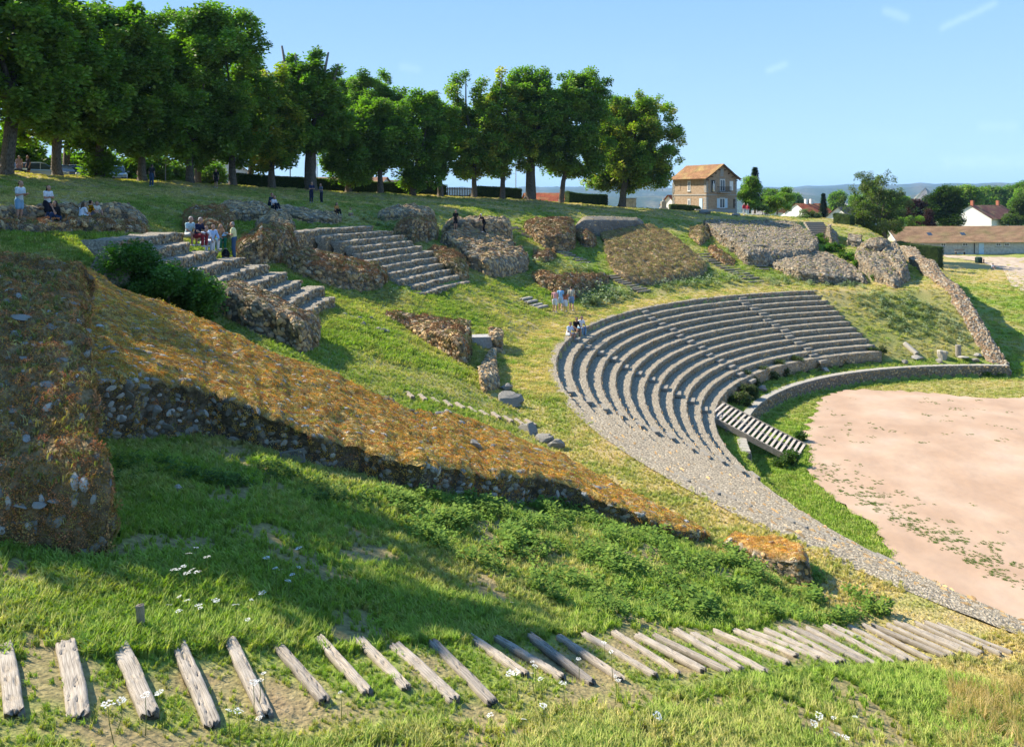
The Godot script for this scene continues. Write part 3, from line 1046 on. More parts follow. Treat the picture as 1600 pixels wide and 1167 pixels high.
func ruins() -> void:
	var near := {"step": 0.16, "across": 26, "sides": 9, "amp": 0.13, "side": Color(0.182, 0.147, 0.105), "top": Color(0.280, 0.182, 0.084), "cover": 0.9, "flat": 16.0, "steep": 30.0, "size": 0.08, "tones": [Color(0.42, 0.40, 0.355), Color(0.32, 0.30, 0.255), Color(0.52, 0.50, 0.45), Color(0.24, 0.215, 0.17)], "moss_flat": 130.0, "moss_steep": 95.0, "moss_size": 0.075}
	var na := near.duplicate()
	na.steep = 14.0
	na.flat = 8.0
	na.moss_steep = 170.0
	na.amp = 0.17
	na.merge({"moss": BROWN + [Color(0.28, 0.20, 0.06)], "herb": [Color(0.38, 0.32, 0.16), Color(0.22, 0.24, 0.08), Color(0.40, 0.25, 0.14)], "herb_n": 55.0, "herb_size": 0.11, "seed": 4, "top": Color(0.36, 0.25, 0.12), "side": Color(0.26, 0.19, 0.11)}, true)
	tapered = false
	var a := ruin("vault_ruin", "moss covered block of vault masonry with a sheer side next to a wire grille", [
		[at_dist(167, 838, 9.4), at_dist(-200, 830, 9)], [at_dist(165, 790, 9.5), at_dist(-200, 785, 9.1)], [at_dist(161, 738, 9.7), at_dist(-202, 732, 9.3)], [at_dist(155, 680, 10.05), at_dist(-205, 676, 9.6)], [at_dist(147, 610, 10.6), at_dist(-210, 600, 10.1)], [at_dist(138, 540, 11.4), at_dist(-200, 490, 11.1)], [at_dist(130, 475, 12.8), at_dist(-170, 420, 12.9)], [at_dist(126, 418, 15.0), at_dist(-130, 372, 15.0)]], na)
	var nb := near.duplicate()
	nb.merge({"moss": ORANGE + ORANGE + ORANGE + BROWN + [Color(0.46, 0.40, 0.12), Color(0.66, 0.50, 0.14), Color(0.62, 0.54, 0.27), Color(0.74, 0.48, 0.09), Color(0.72, 0.52, 0.12), Color(0.78, 0.56, 0.16), Color(0.60, 0.54, 0.32)], "herb": [Color(0.52, 0.42, 0.2), Color(0.34, 0.32, 0.11), Color(0.48, 0.30, 0.14)], "herb_n": 22.0, "herb_size": 0.09, "seed": 6, "top": Color(0.378, 0.238, 0.084)}, true)
	nb.flat = 11.0
	nb.top = Color(0.56, 0.39, 0.13)
	nb.cover = 1.1
	nb.moss_size = 0.062
	nb.moss_flat = 150.0
	var b := ruin("vault_ruin", "long sloping vault ruin covered in orange moss with a dark rubble face", [
		[138, 588, 134, 417, 1.15, 2.0], [230, 590, 200, 452, 1.2, 1.9], [330, 606, 300, 490, 1.0, 1.65], [450, 660, 430, 548, 0.7, 1.3], [560, 697, 545, 592, 0.6, 1.0], [660, 722, 640, 638, 0.65, 0.7], [760, 736, 735, 652, 0.7, 0.5], [875, 748, 850, 700, 0.7, 0.4], [962, 787, 935, 742, 0.45, 0.3], [1060, 824, 1040, 795, 0.3, 0.22], [1112, 838, 1100, 824, 0.18, 0.15]], nb)
	face_stones(b)
	tapered = true
	top_slabs(a, [[40, 497, 0.5], [75, 510, 0.35], [110, 515, 0.25], [75, 595, 0.4], [60, 785, 0.3], [25, 800, 0.28], [90, 778, 0.22], [100, 560, 0.22], [35, 560, 0.2], [110, 470, 0.25], [20, 640, 0.2], [60, 690, 0.22]], 1.45)
	top_slabs(b, [[170, 593, 0.28], [235, 552, 0.5], [160, 540, 0.35], [300, 545, 0.3], [480, 668, 0.25], [690, 627, 0.35], [620, 590, 0.25], [738, 652, 0.35], [760, 672, 0.3], [690, 645, 0.5], [720, 660, 0.45], [800, 690, 0.45], [840, 705, 0.5], [880, 725, 0.4], [930, 760, 0.4], [330, 565, 0.25], [400, 590, 0.22], [560, 640, 0.2], [610, 660, 0.25], [860, 735, 0.3], [980, 785, 0.35], [1020, 800, 0.3]], 0.75)
	ruin("wall_end", "short mossy wall end with orange lichen at the foot of the grassy slope", [[1128, 846, 1138, 830, 0.2], [1185, 860, 1185, 836, 0.35], [1232, 872, 1230, 842, 0.5], [1268, 866, 1262, 846, 0.75]], {"step": 0.12, "across": 12, "sides": 6, "amp": 0.1, "moss": ORANGE, "moss_flat": 160.0, "moss_steep": 30.0, "moss_size": 0.05, "flat": 6.0, "steep": 50.0, "size": 0.075, "top": Color(0.504, 0.308, 0.098), "cover": 0.9})
	# left: low rubble walls where visitors rest
	var old := {"step": 0.4, "amp": 0.26, "flat": 20.0, "steep": 26.0, "size": 0.17, "side": Color(0.238, 0.217, 0.182), "top": Color(0.294, 0.252, 0.140)}
	var brk := old.duplicate()
	brk.merge({"moss": BRACKEN, "moss_flat": 13.0, "moss_steep": 7.0, "moss_size": 0.24, "top": Color(0.238, 0.140, 0.077), "cover": 0.8}, true)
	ruin("rubble_wall", "low curved rubble wall behind the standing couple and seated family", [[-60, 329, -60, 323, 0.5], [0, 328, 0, 322, 0.5], [60, 327, 60, 320, 0.55], [112, 324, 112, 316, 0.7], [165, 324, 165, 316, 0.8], [205, 331, 200, 320, 0.7], [232, 349, 224, 330, 0.45]], old)
	ruin("rubble_ledge", "broken stone ledge the seated family rests on below the curved wall", [[-60, 352, -60, 345, 0.25], [0, 352, 0, 345, 0.25], [70, 353, 70, 346, 0.3], [130, 347, 128, 340, 0.45], [190, 351, 185, 342, 0.4], [230, 357, 226, 350, 0.3]], brk)
	ruin("rubble_wall", "brown overgrown rubble lump behind the elderly seated visitors", [[286, 344, 290, 326, 0.5], [305, 350, 306, 321, 0.9], [330, 353, 328, 319, 1.1], [352, 350, 348, 322, 1.0], [364, 346, 358, 330, 0.6]], brk)
	ruin("rubble_wall", "pale rubble wall stump on the terrace edge left of the blue and red seated pair", [[338, 325, 338, 314, 0.7], [370, 328, 368, 312, 0.8], [405, 328, 402, 313, 0.8], [420, 328, 418, 318, 0.5]], old)
	ruin("rubble_mound", "dome shaped rubble mound with a visitor's legs resting on top", [[398, 350, 402, 334, 0.8], [425, 351, 425, 329, 1.15], [450, 350, 447, 335, 0.9], [461, 353, 457, 342, 0.4]], old)
	ruin("rubble_wall", "retaining wall with rusty bracken on top behind the standing man in yellow", [[370, 371, 373, 354, 1.3], [400, 369, 402, 352, 1.6], [435, 367, 436, 351, 1.6], [461, 369, 461, 352, 1.3]], brk)
	ruin("rubble_wall", "long low broken wall along the terrace edge above the sunlit seating rows", [[421, 326, 423, 318, 0.4], [450, 330, 450, 321, 0.5], [480, 337, 478, 326, 0.55], [518, 339, 514, 329, 0.55], [534, 342, 530, 334, 0.3]], old)
	ruin("bracken_bank", "rusty bracken covered bank between the two upper seating flights", [[443, 395, 448, 383, 0.7], [490, 409, 495, 389, 1.0], [540, 423, 545, 401, 1.0], [588, 433, 592, 414, 0.75], [604, 434, 604, 422, 0.4]], brk)
	ruin("rubble_wall", "low grey rubble ridge on the terrace right of the upper seating", [[590, 336, 592, 328, 0.4], [630, 332, 632, 319, 0.8], [665, 333, 662, 320, 0.7], [680, 336, 678, 329, 0.3]], old)
	ruin("rubble_wall", "squat brown retaining wall with grass on top above the rubble slab", [[616, 346, 620, 338, 1.3], [645, 345, 648, 336, 1.8], [682, 346, 684, 338, 1.6]], brk)
	ruin("rubble_wall", "shaded retaining wall behind the climber in black", [[692, 345, 696, 338, 1.3], [740, 345, 742, 337, 2.0], [785, 347, 785, 338, 2.2], [801, 356, 798, 343, 1.5]], old)
	ruin("rubble_slab", "tilted slab of fallen rubble masonry with climbers on it", [[684, 357, 735, 346, 1.1, 1.6], [708, 375, 775, 362, 1.0, 1.2], [734, 395, 806, 380, 1.15], [767, 410, 832, 397, 1.2]], {"step": 0.4, "across": 14, "flat": 20.0, "steep": 20.0, "size": 0.19, "amp": 0.28, "cover": 0.35, "top": Color(0.350, 0.259, 0.168), "tones": GREYS + RUDDY, "moss": BRACKEN, "moss_flat": 9.0, "moss_steep": 0.0, "moss_size": 0.17})
	ruin("bracken_bank", "rusty bracken hummock leaning against the tilted slab", [[667, 393, 672, 381, 0.6], [698, 406, 702, 386, 1.0], [728, 417, 731, 396, 1.15]], brk)
	ruin("rubble_wall", "rust coloured rubble stub at the top of the long timber stair", [[818, 350, 824, 342, 0.5], [845, 362, 848, 339, 1.3], [880, 366, 880, 336, 1.7], [898, 364, 898, 338, 1.7]], brk)
	ruin("plastered_wall", "smooth grey wall along the top of the mossy mound below the big tree", [[897, 344, 900, 337, 1.7], [936, 344, 937, 337, 1.7], [1006, 345, 1006, 340, 0.9]], {"amp": 0.04, "steep": 4.0, "flat": 3.0, "side": Color(0.280, 0.266, 0.238), "top": Color(0.420, 0.350, 0.224)})
	ruin("rubble_mound", "small rubble hump below the smooth grey wall", [[896, 362, 900, 355, 0.5], [915, 373, 918, 359, 0.9], [931, 379, 930, 366, 0.5]], brk)
	var mossy := {"step": 0.6, "across": 16, "flat": 9.0, "steep": 22.0, "size": 0.14, "cover": 0.85, "top": Color(0.350, 0.266, 0.119), "moss": [Color(0.46, 0.37, 0.16), Color(0.50, 0.36, 0.17), Color(0.38, 0.34, 0.13), Color(0.36, 0.24, 0.12)], "moss_flat": 11.0, "moss_steep": 6.0, "moss_size": 0.22, "amp": 0.25, "herb": [Color(0.42, 0.36, 0.2), Color(0.36, 0.33, 0.16)], "herb_n": 2.0, "herb_size": 0.25}
	ruin("rubble_mound", "broad straw coloured mossy mound between the two far timber stairs", [[932, 353, 1010, 347, 0.45], [945, 375, 1050, 365, 0.5], [950, 398, 1078, 386, 0.55], [965, 421, 1100, 406, 0.6], [1000, 438, 1107, 421, 0.6]], mossy)
	ruin("rubble_mound", "ragged ledge of rubble just behind the four walkers", [[831, 429, 835, 421, 0.4], [860, 440, 862, 425, 0.8], [890, 449, 892, 427, 0.9], [925, 441, 925, 425, 0.7], [951, 437, 950, 426, 0.3]], brk)
	ruin("rubble_mound", "small rubble patch beside the middle of the long timber stair", [[833, 398, 836, 387, 0.4], [852, 401, 854, 388, 0.6], [868, 400, 866, 392, 0.3]], brk)
	var pale := {"step": 0.5, "across": 18, "flat": 24.0, "steep": 26.0, "size": 0.165, "herb": [Color(0.42, 0.36, 0.2), Color(0.3, 0.29, 0.13)], "herb_n": 1.4, "herb_size": 0.25, "cover": 0.35, "top": Color(0.40, 0.33, 0.205), "amp": 0.22, "tones": RUDDY + [Color(0.33, 0.29, 0.235), Color(0.30, 0.26, 0.20)]}
	ruin("rubble_slab", "large pale pebbled vault slab below the lone house", [[1096, 341, 1240, 345, 0.9], [1118, 359, 1272, 365, 1.1], [1146, 376, 1277, 381, 1.3], [1166, 393, 1262, 393, 1.45]], pale)
	ruin("rubble_slab", "low pale rubble slab in front of the dark vault mouth", [[1196, 406, 1200, 394, 0.5], [1240, 419, 1240, 389, 0.95], [1290, 429, 1285, 391, 0.95], [1335, 433, 1330, 412, 0.6], [1357, 441, 1351, 430, 0.3]], pale)
	ruin("rubble_mound", "grassy rubble hump at the left edge of the large pale slab", [[1077, 366, 1080, 351, 0.5], [1094, 373, 1095, 351, 0.8], [1110, 369, 1108, 357, 0.4]], mossy)
	ruin("rubble_mound", "thin rubble spur along the right hand timber stair", [[1107, 388, 1112, 380, 0.3], [1128, 406, 1133, 395, 0.5], [1146, 413, 1148, 402, 0.3]], brk)
	ruin("fin_wall", "left of two sloping rubble fins by the clipped hedge", [[1334, 392, 1352, 373, 1.6], [1356, 411, 1376, 393, 1.4], [1384, 430, 1399, 413, 1.0], [1404, 446, 1411, 436, 0.4]], pale)
	ruin("fin_wall", "right of two sloping rubble fins by the clipped hedge", [[1376, 387, 1396, 371, 1.9], [1394, 407, 1409, 391, 1.5], [1411, 427, 1420, 417, 1.0], [1417, 434, 1424, 428, 0.5]], pale)
	ruin("fin_wall", "rubble cross wall joining the tops of the two fins", [[1337, 380, 1342, 371, 1.9], [1370, 382, 1370, 371, 2.2], [1397, 378, 1397, 370, 2.2]], pale)
	ruin("rubble_wall", "upright rubble pier beside the stone steps", [[1290, 361, 1292, 350, 1.2], [1300, 366, 1300, 350, 1.5], [1310, 368, 1308, 352, 1.4]], pale)
	ruin("rubble_wall", "stub of rubble wall between the stone steps and the fins", [[1325, 374, 1328, 365, 0.8], [1346, 376, 1346, 367, 0.8]], pale)
	tapered = false
	# the stepped side wall of the theatre, seen along its top
	var st := []
	for q in [[62.4, 0.12], [64, 0.2], [67, 0.3], [70, 0.3], [73, 0.35], [76, 0.4], [78.5, 1.1], [80.5, 1.0], [82, 0.4], [85, 0.4], [89, 0.4], [94, 0.3]]:
		var wx := table(WALLX, q[0])
		var y: float = gy(wx - 2.0, q[0]) + q[1]
		st.append([Vector3(wx - 1.15, y, -q[0]), Vector3(wx + 0.35, y - 0.05, -q[0] + 0.15)])
	ruin("side_wall", "long side wall of ochre rubble running down to the orchestra corner", st, {"step": 0.45, "across": 6, "flat": 34.0, "steep": 24.0, "size": 0.13, "cover": 0.7, "top": Color(0.462, 0.280, 0.140), "tones": RUDDY + [Color(0.36, 0.24, 0.14), Color(0.42, 0.38, 0.31)], "amp": 0.18, "category": "wall", "seed": 33})
	tapered = true
	# middle distance, along the foot of the slope
	ruin("rubble_wall", "dark bracken topped wall across the shadowed slope above the concrete bench", [[602, 491, 606, 483, 0.2], [650, 509, 652, 493, 0.5], [695, 523, 698, 497, 0.9], [724, 531, 727, 501, 1.1], [734, 533, 733, 513, 0.8]], brk)
	ruin("rubble_wall", "upright rubble wall end beside the concrete bench", [[764, 522, 766, 513, 0.8], [774, 524, 775, 510, 1.0], [784, 524, 783, 512, 0.9]], old)
	ruin("dry_stone_wall", "short dry stone wall at the edge of the worn grass walk", [[766, 546, 775, 543, 0.25], [753, 566, 774, 560, 0.5], [750, 584, 777, 577, 0.55], [764, 600, 780, 595, 0.35]], {"step": 0.25, "flat": 40.0, "steep": 40.0, "size": 0.12, "amp": 0.14, "tones": GREYS + RUDDY, "cover": 0.1})
	# rubble under the open end of the left seating flight
	ruin("rubble_wall", "broken rubble face under the cut end of the left seating flight", [[300, 432, 330, 424, 0.9], [350, 452, 372, 440, 1.0], [395, 470, 415, 452, 1.1], [438, 487, 452, 470, 1.15], [470, 505, 486, 488, 1.05], [492, 510, 500, 492, 0.9]], {"step": 0.3, "sides": 6, "flat": 16.0, "steep": 34.0, "size": 0.12, "amp": 0.2, "tones": GREYS + RUDDY + [Color(0.42, 0.38, 0.30)], "moss": BRACKEN, "moss_flat": 12.0, "moss_steep": 5.0, "moss_size": 0.14, "side": Color(0.224, 0.196, 0.154)})
	# vault mouth under the pale slab
	var vt := thing("vault_arch", "dark arched vault mouth under the pale slab", "vault")
	var base := hit(1184, 407)
	var pts := PackedVector3Array()
	var cc := PackedColorArray()
	for i in 15:
		var t := PI * i / 14.0
		for j in 7:
			var rr := [1.75, 1.72, 1.35, 1.3, 1.25, 1.2, 0.1][j] as float
			var dp := [0.0, 0.35, 0.38, 0.0, -1.2, -2.4, -2.5][j] as float
			var e := 0.1 * n2.get_noise_2d(i * 1.3, j * 0.7)
			pts.append(base + Vector3(-(rr + e) * 1.25 * cos(t), (rr + e) * 1.05 * sin(t) - 0.1, dp + 0.2))
			cc.append(Color(0.30, 0.27, 0.215))
	part("arch_ring", sheet(pts, 15, 7, cc, false), M.masonry, vt)
	stud([pts, 15, 7], 12.0, 20.0, 0.1, GREYS, meshes.stone, "rubble_stone", vt, M.stone, 0.4, 0.7, false)

# single stones large enough to pick out on the dark face of the long ruin
func face_stones(parent: Node) -> void:
	var spots := [[165, 655, 0.16], [190, 605, 0.24], [200, 620, 0.3], [190, 640, 0.24], [188, 655, 0.24], [222, 607, 0.26], [240, 600, 0.2], [238, 643, 0.28], [255, 662, 0.34], [222, 665, 0.22], [205, 660, 0.2], [250, 695, 0.22], [175, 690, 0.3], [290, 641, 0.16], [308, 640, 0.2], [285, 660, 0.22], [300, 671, 0.22], [330, 690, 0.14], [355, 672, 0.2], [395, 695, 0.16], [345, 705, 0.26], [180, 675, 0.22], [215, 685, 0.2], [275, 685, 0.2], [320, 660, 0.17], [370, 690, 0.18], [410, 705, 0.16], [430, 690, 0.14], [160, 620, 0.18], [270, 615, 0.2], [300, 700, 0.2], [235, 680, 0.18], [262, 640, 0.16], [340, 655, 0.15], [385, 710, 0.18], [500, 722, 0.14], [540, 728, 0.15], [600, 738, 0.16], [640, 746, 0.14], [700, 752, 0.15], [760, 760, 0.16]]
	var k := 0
	for s in spots:
		var o := part("stone", big_rock(k), M.lichen if k % 3 else M.lichen2, parent)
		var v := seen_vertex(parent, s[0], s[1])
		var q: float = s[2] * 0.55
		o.transform = Transform3D(Basis.from_euler(Vector3(rng.randf_range(-0.2, 0.2), rng.randf_range(-0.4, 0.1), rng.randf_range(-0.4, 0.4))).scaled_local(Vector3(q * 1.25, q * 0.9, q * 0.5)), v - Vector3(0.1, 0, 0.25) * q)
		k += 1

func top_slabs(parent: Node, spots: Array, _lift: float) -> void:
	var k := 3
	for s in spots:
		var o := part("stone", big_rock(k), M.lichen, parent)
		var v := seen_vertex(parent, s[0], s[1])
		var q: float = s[2] * 0.34
		o.transform = Transform3D(Basis.from_euler(Vector3(0.25, rng.randf_range(-0.6, 0.6), -0.25)).scaled_local(Vector3(q * 1.4, q * 0.42, q * 0.9)), v - Vector3(0, q * 0.1, 0))
		k += 1

# the vertex of a ruin's masonry that shows nearest to a pixel
func seen_vertex(parent: Node, px: float, py: float) -> Vector3:
	var mi: MeshInstance3D = parent.get_child(0)
	if not verts_of.has(mi): verts_of[mi] = mi.mesh.surface_get_arrays(0)[Mesh.ARRAY_VERTEX]
	var v: PackedVector3Array = verts_of[mi]
	var best := 1e9
	var out := Vector3.ZERO
	for q in v:
		var dx := 800.0 - F * q.x / q.z - px
		var dy := YH + F * q.y / q.z - py
		var d := dx * dx + dy * dy - q.z * 12.0
		if d < best:
			best = d; out = q
	return out

func big_rock(k: int) -> ArrayMesh:
	var key := "big%d" % (k % 6)
	if not meshes.has(key): meshes[key] = rock(100 + k % 6, Vector3.ONE, 0.36, 6, 10)
	return meshes[key]

# ---------- timber steps ----------
func timber_mesh(seed_: int, length: float, wide: float, high: float) -> ArrayMesh:
	var n := FastNoiseLite.new()
	n.seed = seed_
	n.frequency = 1.0
	var nu := 30
	var ring := 17
	var p := PackedVector3Array()
	for i in range(-1, nu + 1):
		var u := clampi(i, 0, nu - 1) / (nu - 1.0)
		var z := (u - 0.5) * length
		for k in ring:
			var t := k / (ring - 1.0)
			# once round the section: up the left side, across the top, down the right, back underneath
			var q: Vector2
			if t < 0.16: q = Vector2(-1.0, lerpf(-1.0, 1.0, t / 0.16))
			elif t < 0.74: q = Vector2(lerpf(-1.0, 1.0, (t - 0.16) / 0.58), 1.0)
			elif t < 0.9: q = Vector2(1.0, lerpf(1.0, -1.0, (t - 0.74) / 0.16))
			else: q = Vector2(lerpf(1.0, -1.0, (t - 0.9) / 0.1), -1.0)
			var edge := n.get_noise_2d(z * 2.2, signf(q.x) * 5.0) * 0.06 + n.get_noise_2d(z * 9.0, q.x * 2.0 + 9.0) * 0.03
			var x := q.x * wide * 0.5 * (1.0 + edge) + wide * 0.12 * n.get_noise_2d(z * 0.9, 50.0)
			var y := q.y * high * 0.5
			if q.y > 0.5:
				var crack := absf(n.get_noise_2d(z * 0.8 + 20.0, q.x * 2.6 + seed_))
				y -= high * 0.35 * (1.0 - smoothstep(0.0, 0.06, crack)) * smoothstep(1.0, 0.7, absf(q.x))
				y += high * 0.05 * n.get_noise_2d(z * 3.0, q.x * 6.0)
				if absf(q.x) > 0.9: y -= high * 0.12
			var zz := z + (n.get_noise_2d(q.x * 3.0, 70.0 + signf(z)) * 0.06 if i <= 0 or i >= nu - 1 else 0.0)
			if i < 0 or i >= nu: x *= 0.3; y *= 0.3
			p.append(Vector3(x, y, zz))
	return sheet(p, nu + 2, ring, PackedColorArray(), true)

func timber_steps() -> void:
	var tops := [[7, 1003], [99, 1000], [190, 1002], [278, 1003], [355, 997], [434, 998], [497, 994], [559, 995], [621, 1002], [674, 1000], [732, 990], [778, 991], [826, 990], [873, 991], [914, 986], [957, 985], [996, 989], [1024, 989], [1054, 983], [1084, 986], [1118, 983], [1146, 983], [1170, 981], [1197, 981], [1216, 978], [1238, 976], [1262, 979], [1288, 976], [1303, 974], [1327, 976], [1348, 974], [1365, 973], [1387, 974], [1399, 969], [1416, 973], [1430, 971], [1447, 969], [1468, 972]]
	var wide := [0.20, 0.25, 0.23, 0.21, 0.19, 0.17, 0.17, 0.17, 0.22, 0.19, 0.17, 0.15, 0.17, 0.15, 0.14, 0.14, 0.18, 0.15]
	var shapes := []
	for k in 7: shapes.append(timber_mesh(200 + k * 13, 1.0, 1.0, 1.0))
	var special := {0: "grey split timber step at the shaded end of the slope stair", 1: "widest pale timber step of the slope stair, second after the split grey one", 3: "cracked timber step with a deep dark split along its middle", 5: "dark weathered timber step with long open cracks", 8: "broad smooth grey timber step with a squared end", 16: "timber step with a blackened upper end"}
	for i in tops.size():
		var a := hit(tops[i][0], tops[i][1], 0.07)
		var th := deg_to_rad(angle_of(a))
		var dir := Vector3(-sin(th), 0, -cos(th))
		var l := 1.28 + 0.06 * sin(i * 2.3)
		var b := a + dir * l
		var ya := gy(a.x, -a.z)
		var yb := gy(b.x, -b.z)
		var mid := (a + b) * 0.5
		mid.y = (ya + yb) * 0.5 + 0.022
		var w: float = (wide[i] if i < wide.size() else (0.14 if i < 29 else 0.10) + 0.05 * absf(sin(i * 1.7))) * 0.68
		var o := part("timber_step", shapes[i % 7], M.wood2 if i in [5, 9, 12, 17, 25, 31] else M.wood, self)
		var z := -(b - a).normalized()
		z.y = (ya - yb) / l; z = z.normalized()
		var x := Vector3.UP.cross(z).normalized()
		var bas := Basis(x, z.cross(x), z) * Basis(Vector3.UP, 0.05 * sin(i * 4.1))
		o.transform = Transform3D(bas * Basis.from_scale(Vector3(w, 0.095, l if i % 2 else -l)), mid)
		tag(o, special.get(i, "long weathered grey timber step set in the grassy slope"), "timber step", "timber steps down the slope")
		var q := PackedVector2Array()
		for s in [[-0.5, -0.5], [0.5, -0.5], [0.5, 0.5], [-0.5, 0.5]]:
			var v: Vector3 = mid + bas * Vector3(s[0] * w * 1.1, 0, s[1] * l)
			q.append(Vector2(v.x, -v.z))
		block_area(q)
	var peg := part("timber_peg", timber_mesh(900, 1, 1, 1), M.wood2, self)
	peg.transform = Transform3D(Basis(Vector3.RIGHT, -1.45).scaled_local(Vector3(0.07, 0.05, 0.3)), hit(219, 985) + Vector3(0, 0.12, 0))
	tag(peg, "dark upright wooden peg in the grass above the timber steps", "peg")

func flight(called: String, label: String, from: Array, to: Array, n: int, wide: float, mtl: Material, high := 0.1, deep := 0.12) -> Node3D:
	var t := thing(called, label, "steps")
	var a := hit(from[0], from[1])
	var b := hit(to[0], to[1])
	var sh := timber_mesh(300 + n, 1, 1, 1)
	for i in n:
		var q := on_ground(a.lerp(b, i / (n - 1.0)))
		var o := part("step", sh, mtl, t)
		var dir := (b - a).cross(Vector3.UP).normalized()
		var x := Vector3.UP.cross(dir).normalized()
		o.transform = Transform3D(Basis(x, x.cross(dir) * -1.0, dir) * Basis(Vector3.UP, 0.04 * sin(i * 3.3)) * Basis.from_scale(Vector3(deep, high, wide)), q + Vector3(0, 0.06 + 0.02 * sin(i * 2.0), 0))
	return t

func stairs_and_bridge() -> void:
	flight("timber_stairway", "narrow timber stair climbing straight to the rust coloured rubble stub", [801, 356], [914, 411], 22, 1.5, M.plank, 0.16, 0.14)
	flight("timber_stairway", "short timber stair ending on the dry walk behind the walkers", [958, 432], [1006, 456], 9, 1.7, M.plank, 0.16, 0.2)
	flight("timber_stairway", "grassy timber stair leading up beside the large pale slab", [1098, 398], [1181, 441], 13, 1.9, M.plank, 0.16, 0.2)
	flight("timber_stairway", "row of pale timber treads behind the orange mossy ruin", [640, 620], [829, 664], 11, 0.75, M.plank, 0.1, 0.15)
	flight("stone_stairway", "four pale stone steps at the bottom of a grassy path", [822, 468], [846, 481], 4, 1.3, M.stone_pale, 0.2, 0.35)
	flight("timber_stairway", "pair of flat planks below the dark vault mouth", [1180, 413], [1186, 421], 3, 2.0, M.plank, 0.12, 0.2)
	# stone steps by the upright pier
	var ss := thing("stone_stairway", "straight flight of dark stone steps beside the upright rubble pier", "steps")
	var lo := hit(1288, 375)
	var hi := hit(1272, 350, 1.0)
	for i in 9:
		var o := part("step", box(Vector3(1.15, 0.16, 0.3), 0.02), M.stone_block, ss)
		o.position = lo.lerp(hi, i / 8.0) + Vector3(0, 0.1, 0)
	var gb := PackedVector3Array()
	for k in 2:
		pass
	# wooden ramp with three stringers and open treads
	var br := thing("wooden_ramp", "wooden ramp stair with open pale treads from the seating to the orchestra floor", "ramp")
	var top := polar(26.75, 161.5, 12.36)
	var end := polar(22.0, 164.0, 14.2)
	var run := end - top
	var side := run.cross(Vector3.UP).normalized()
	var n := 19
	var fwd := run.normalized()
	var up := side.cross(fwd)
	if up.y < 0: up = -up
	for k in 3:
		var st := start()
		add_box(st, Vector3.ZERO, Vector3(0.06, 0.16 if k != 1 else 0.1, run.length() * 0.5), Basis(), 0.01)
		var o := part("stringer", finish(st), M.plank, br)
		o.transform = Transform3D(Basis(side, up, side.cross(up)), (top + end) * 0.5 + side * (k - 1) * 1.55)
	var tread := box(Vector3(0.74, 0.025, 0.07), 0.006)
	for i in n:
		for k in 2:
			var o := part("tread", tread, M.plank_light, br)
			o.transform = Transform3D(Basis(side, Vector3.UP, side.cross(Vector3.UP)), top.lerp(end, (i + 0.6) / n) + side * (k - 0.5) * 1.55 + up * 0.10)
	for i in 4:
		var o := part("support_post", box(Vector3(0.05, 0.6, 0.05), 0.005), M.plank, br)
		o.position = top.lerp(end, 0.12 + 0.1 * i) + side * (1.45 if i % 2 else -1.45) - Vector3(0, 0.75, 0)

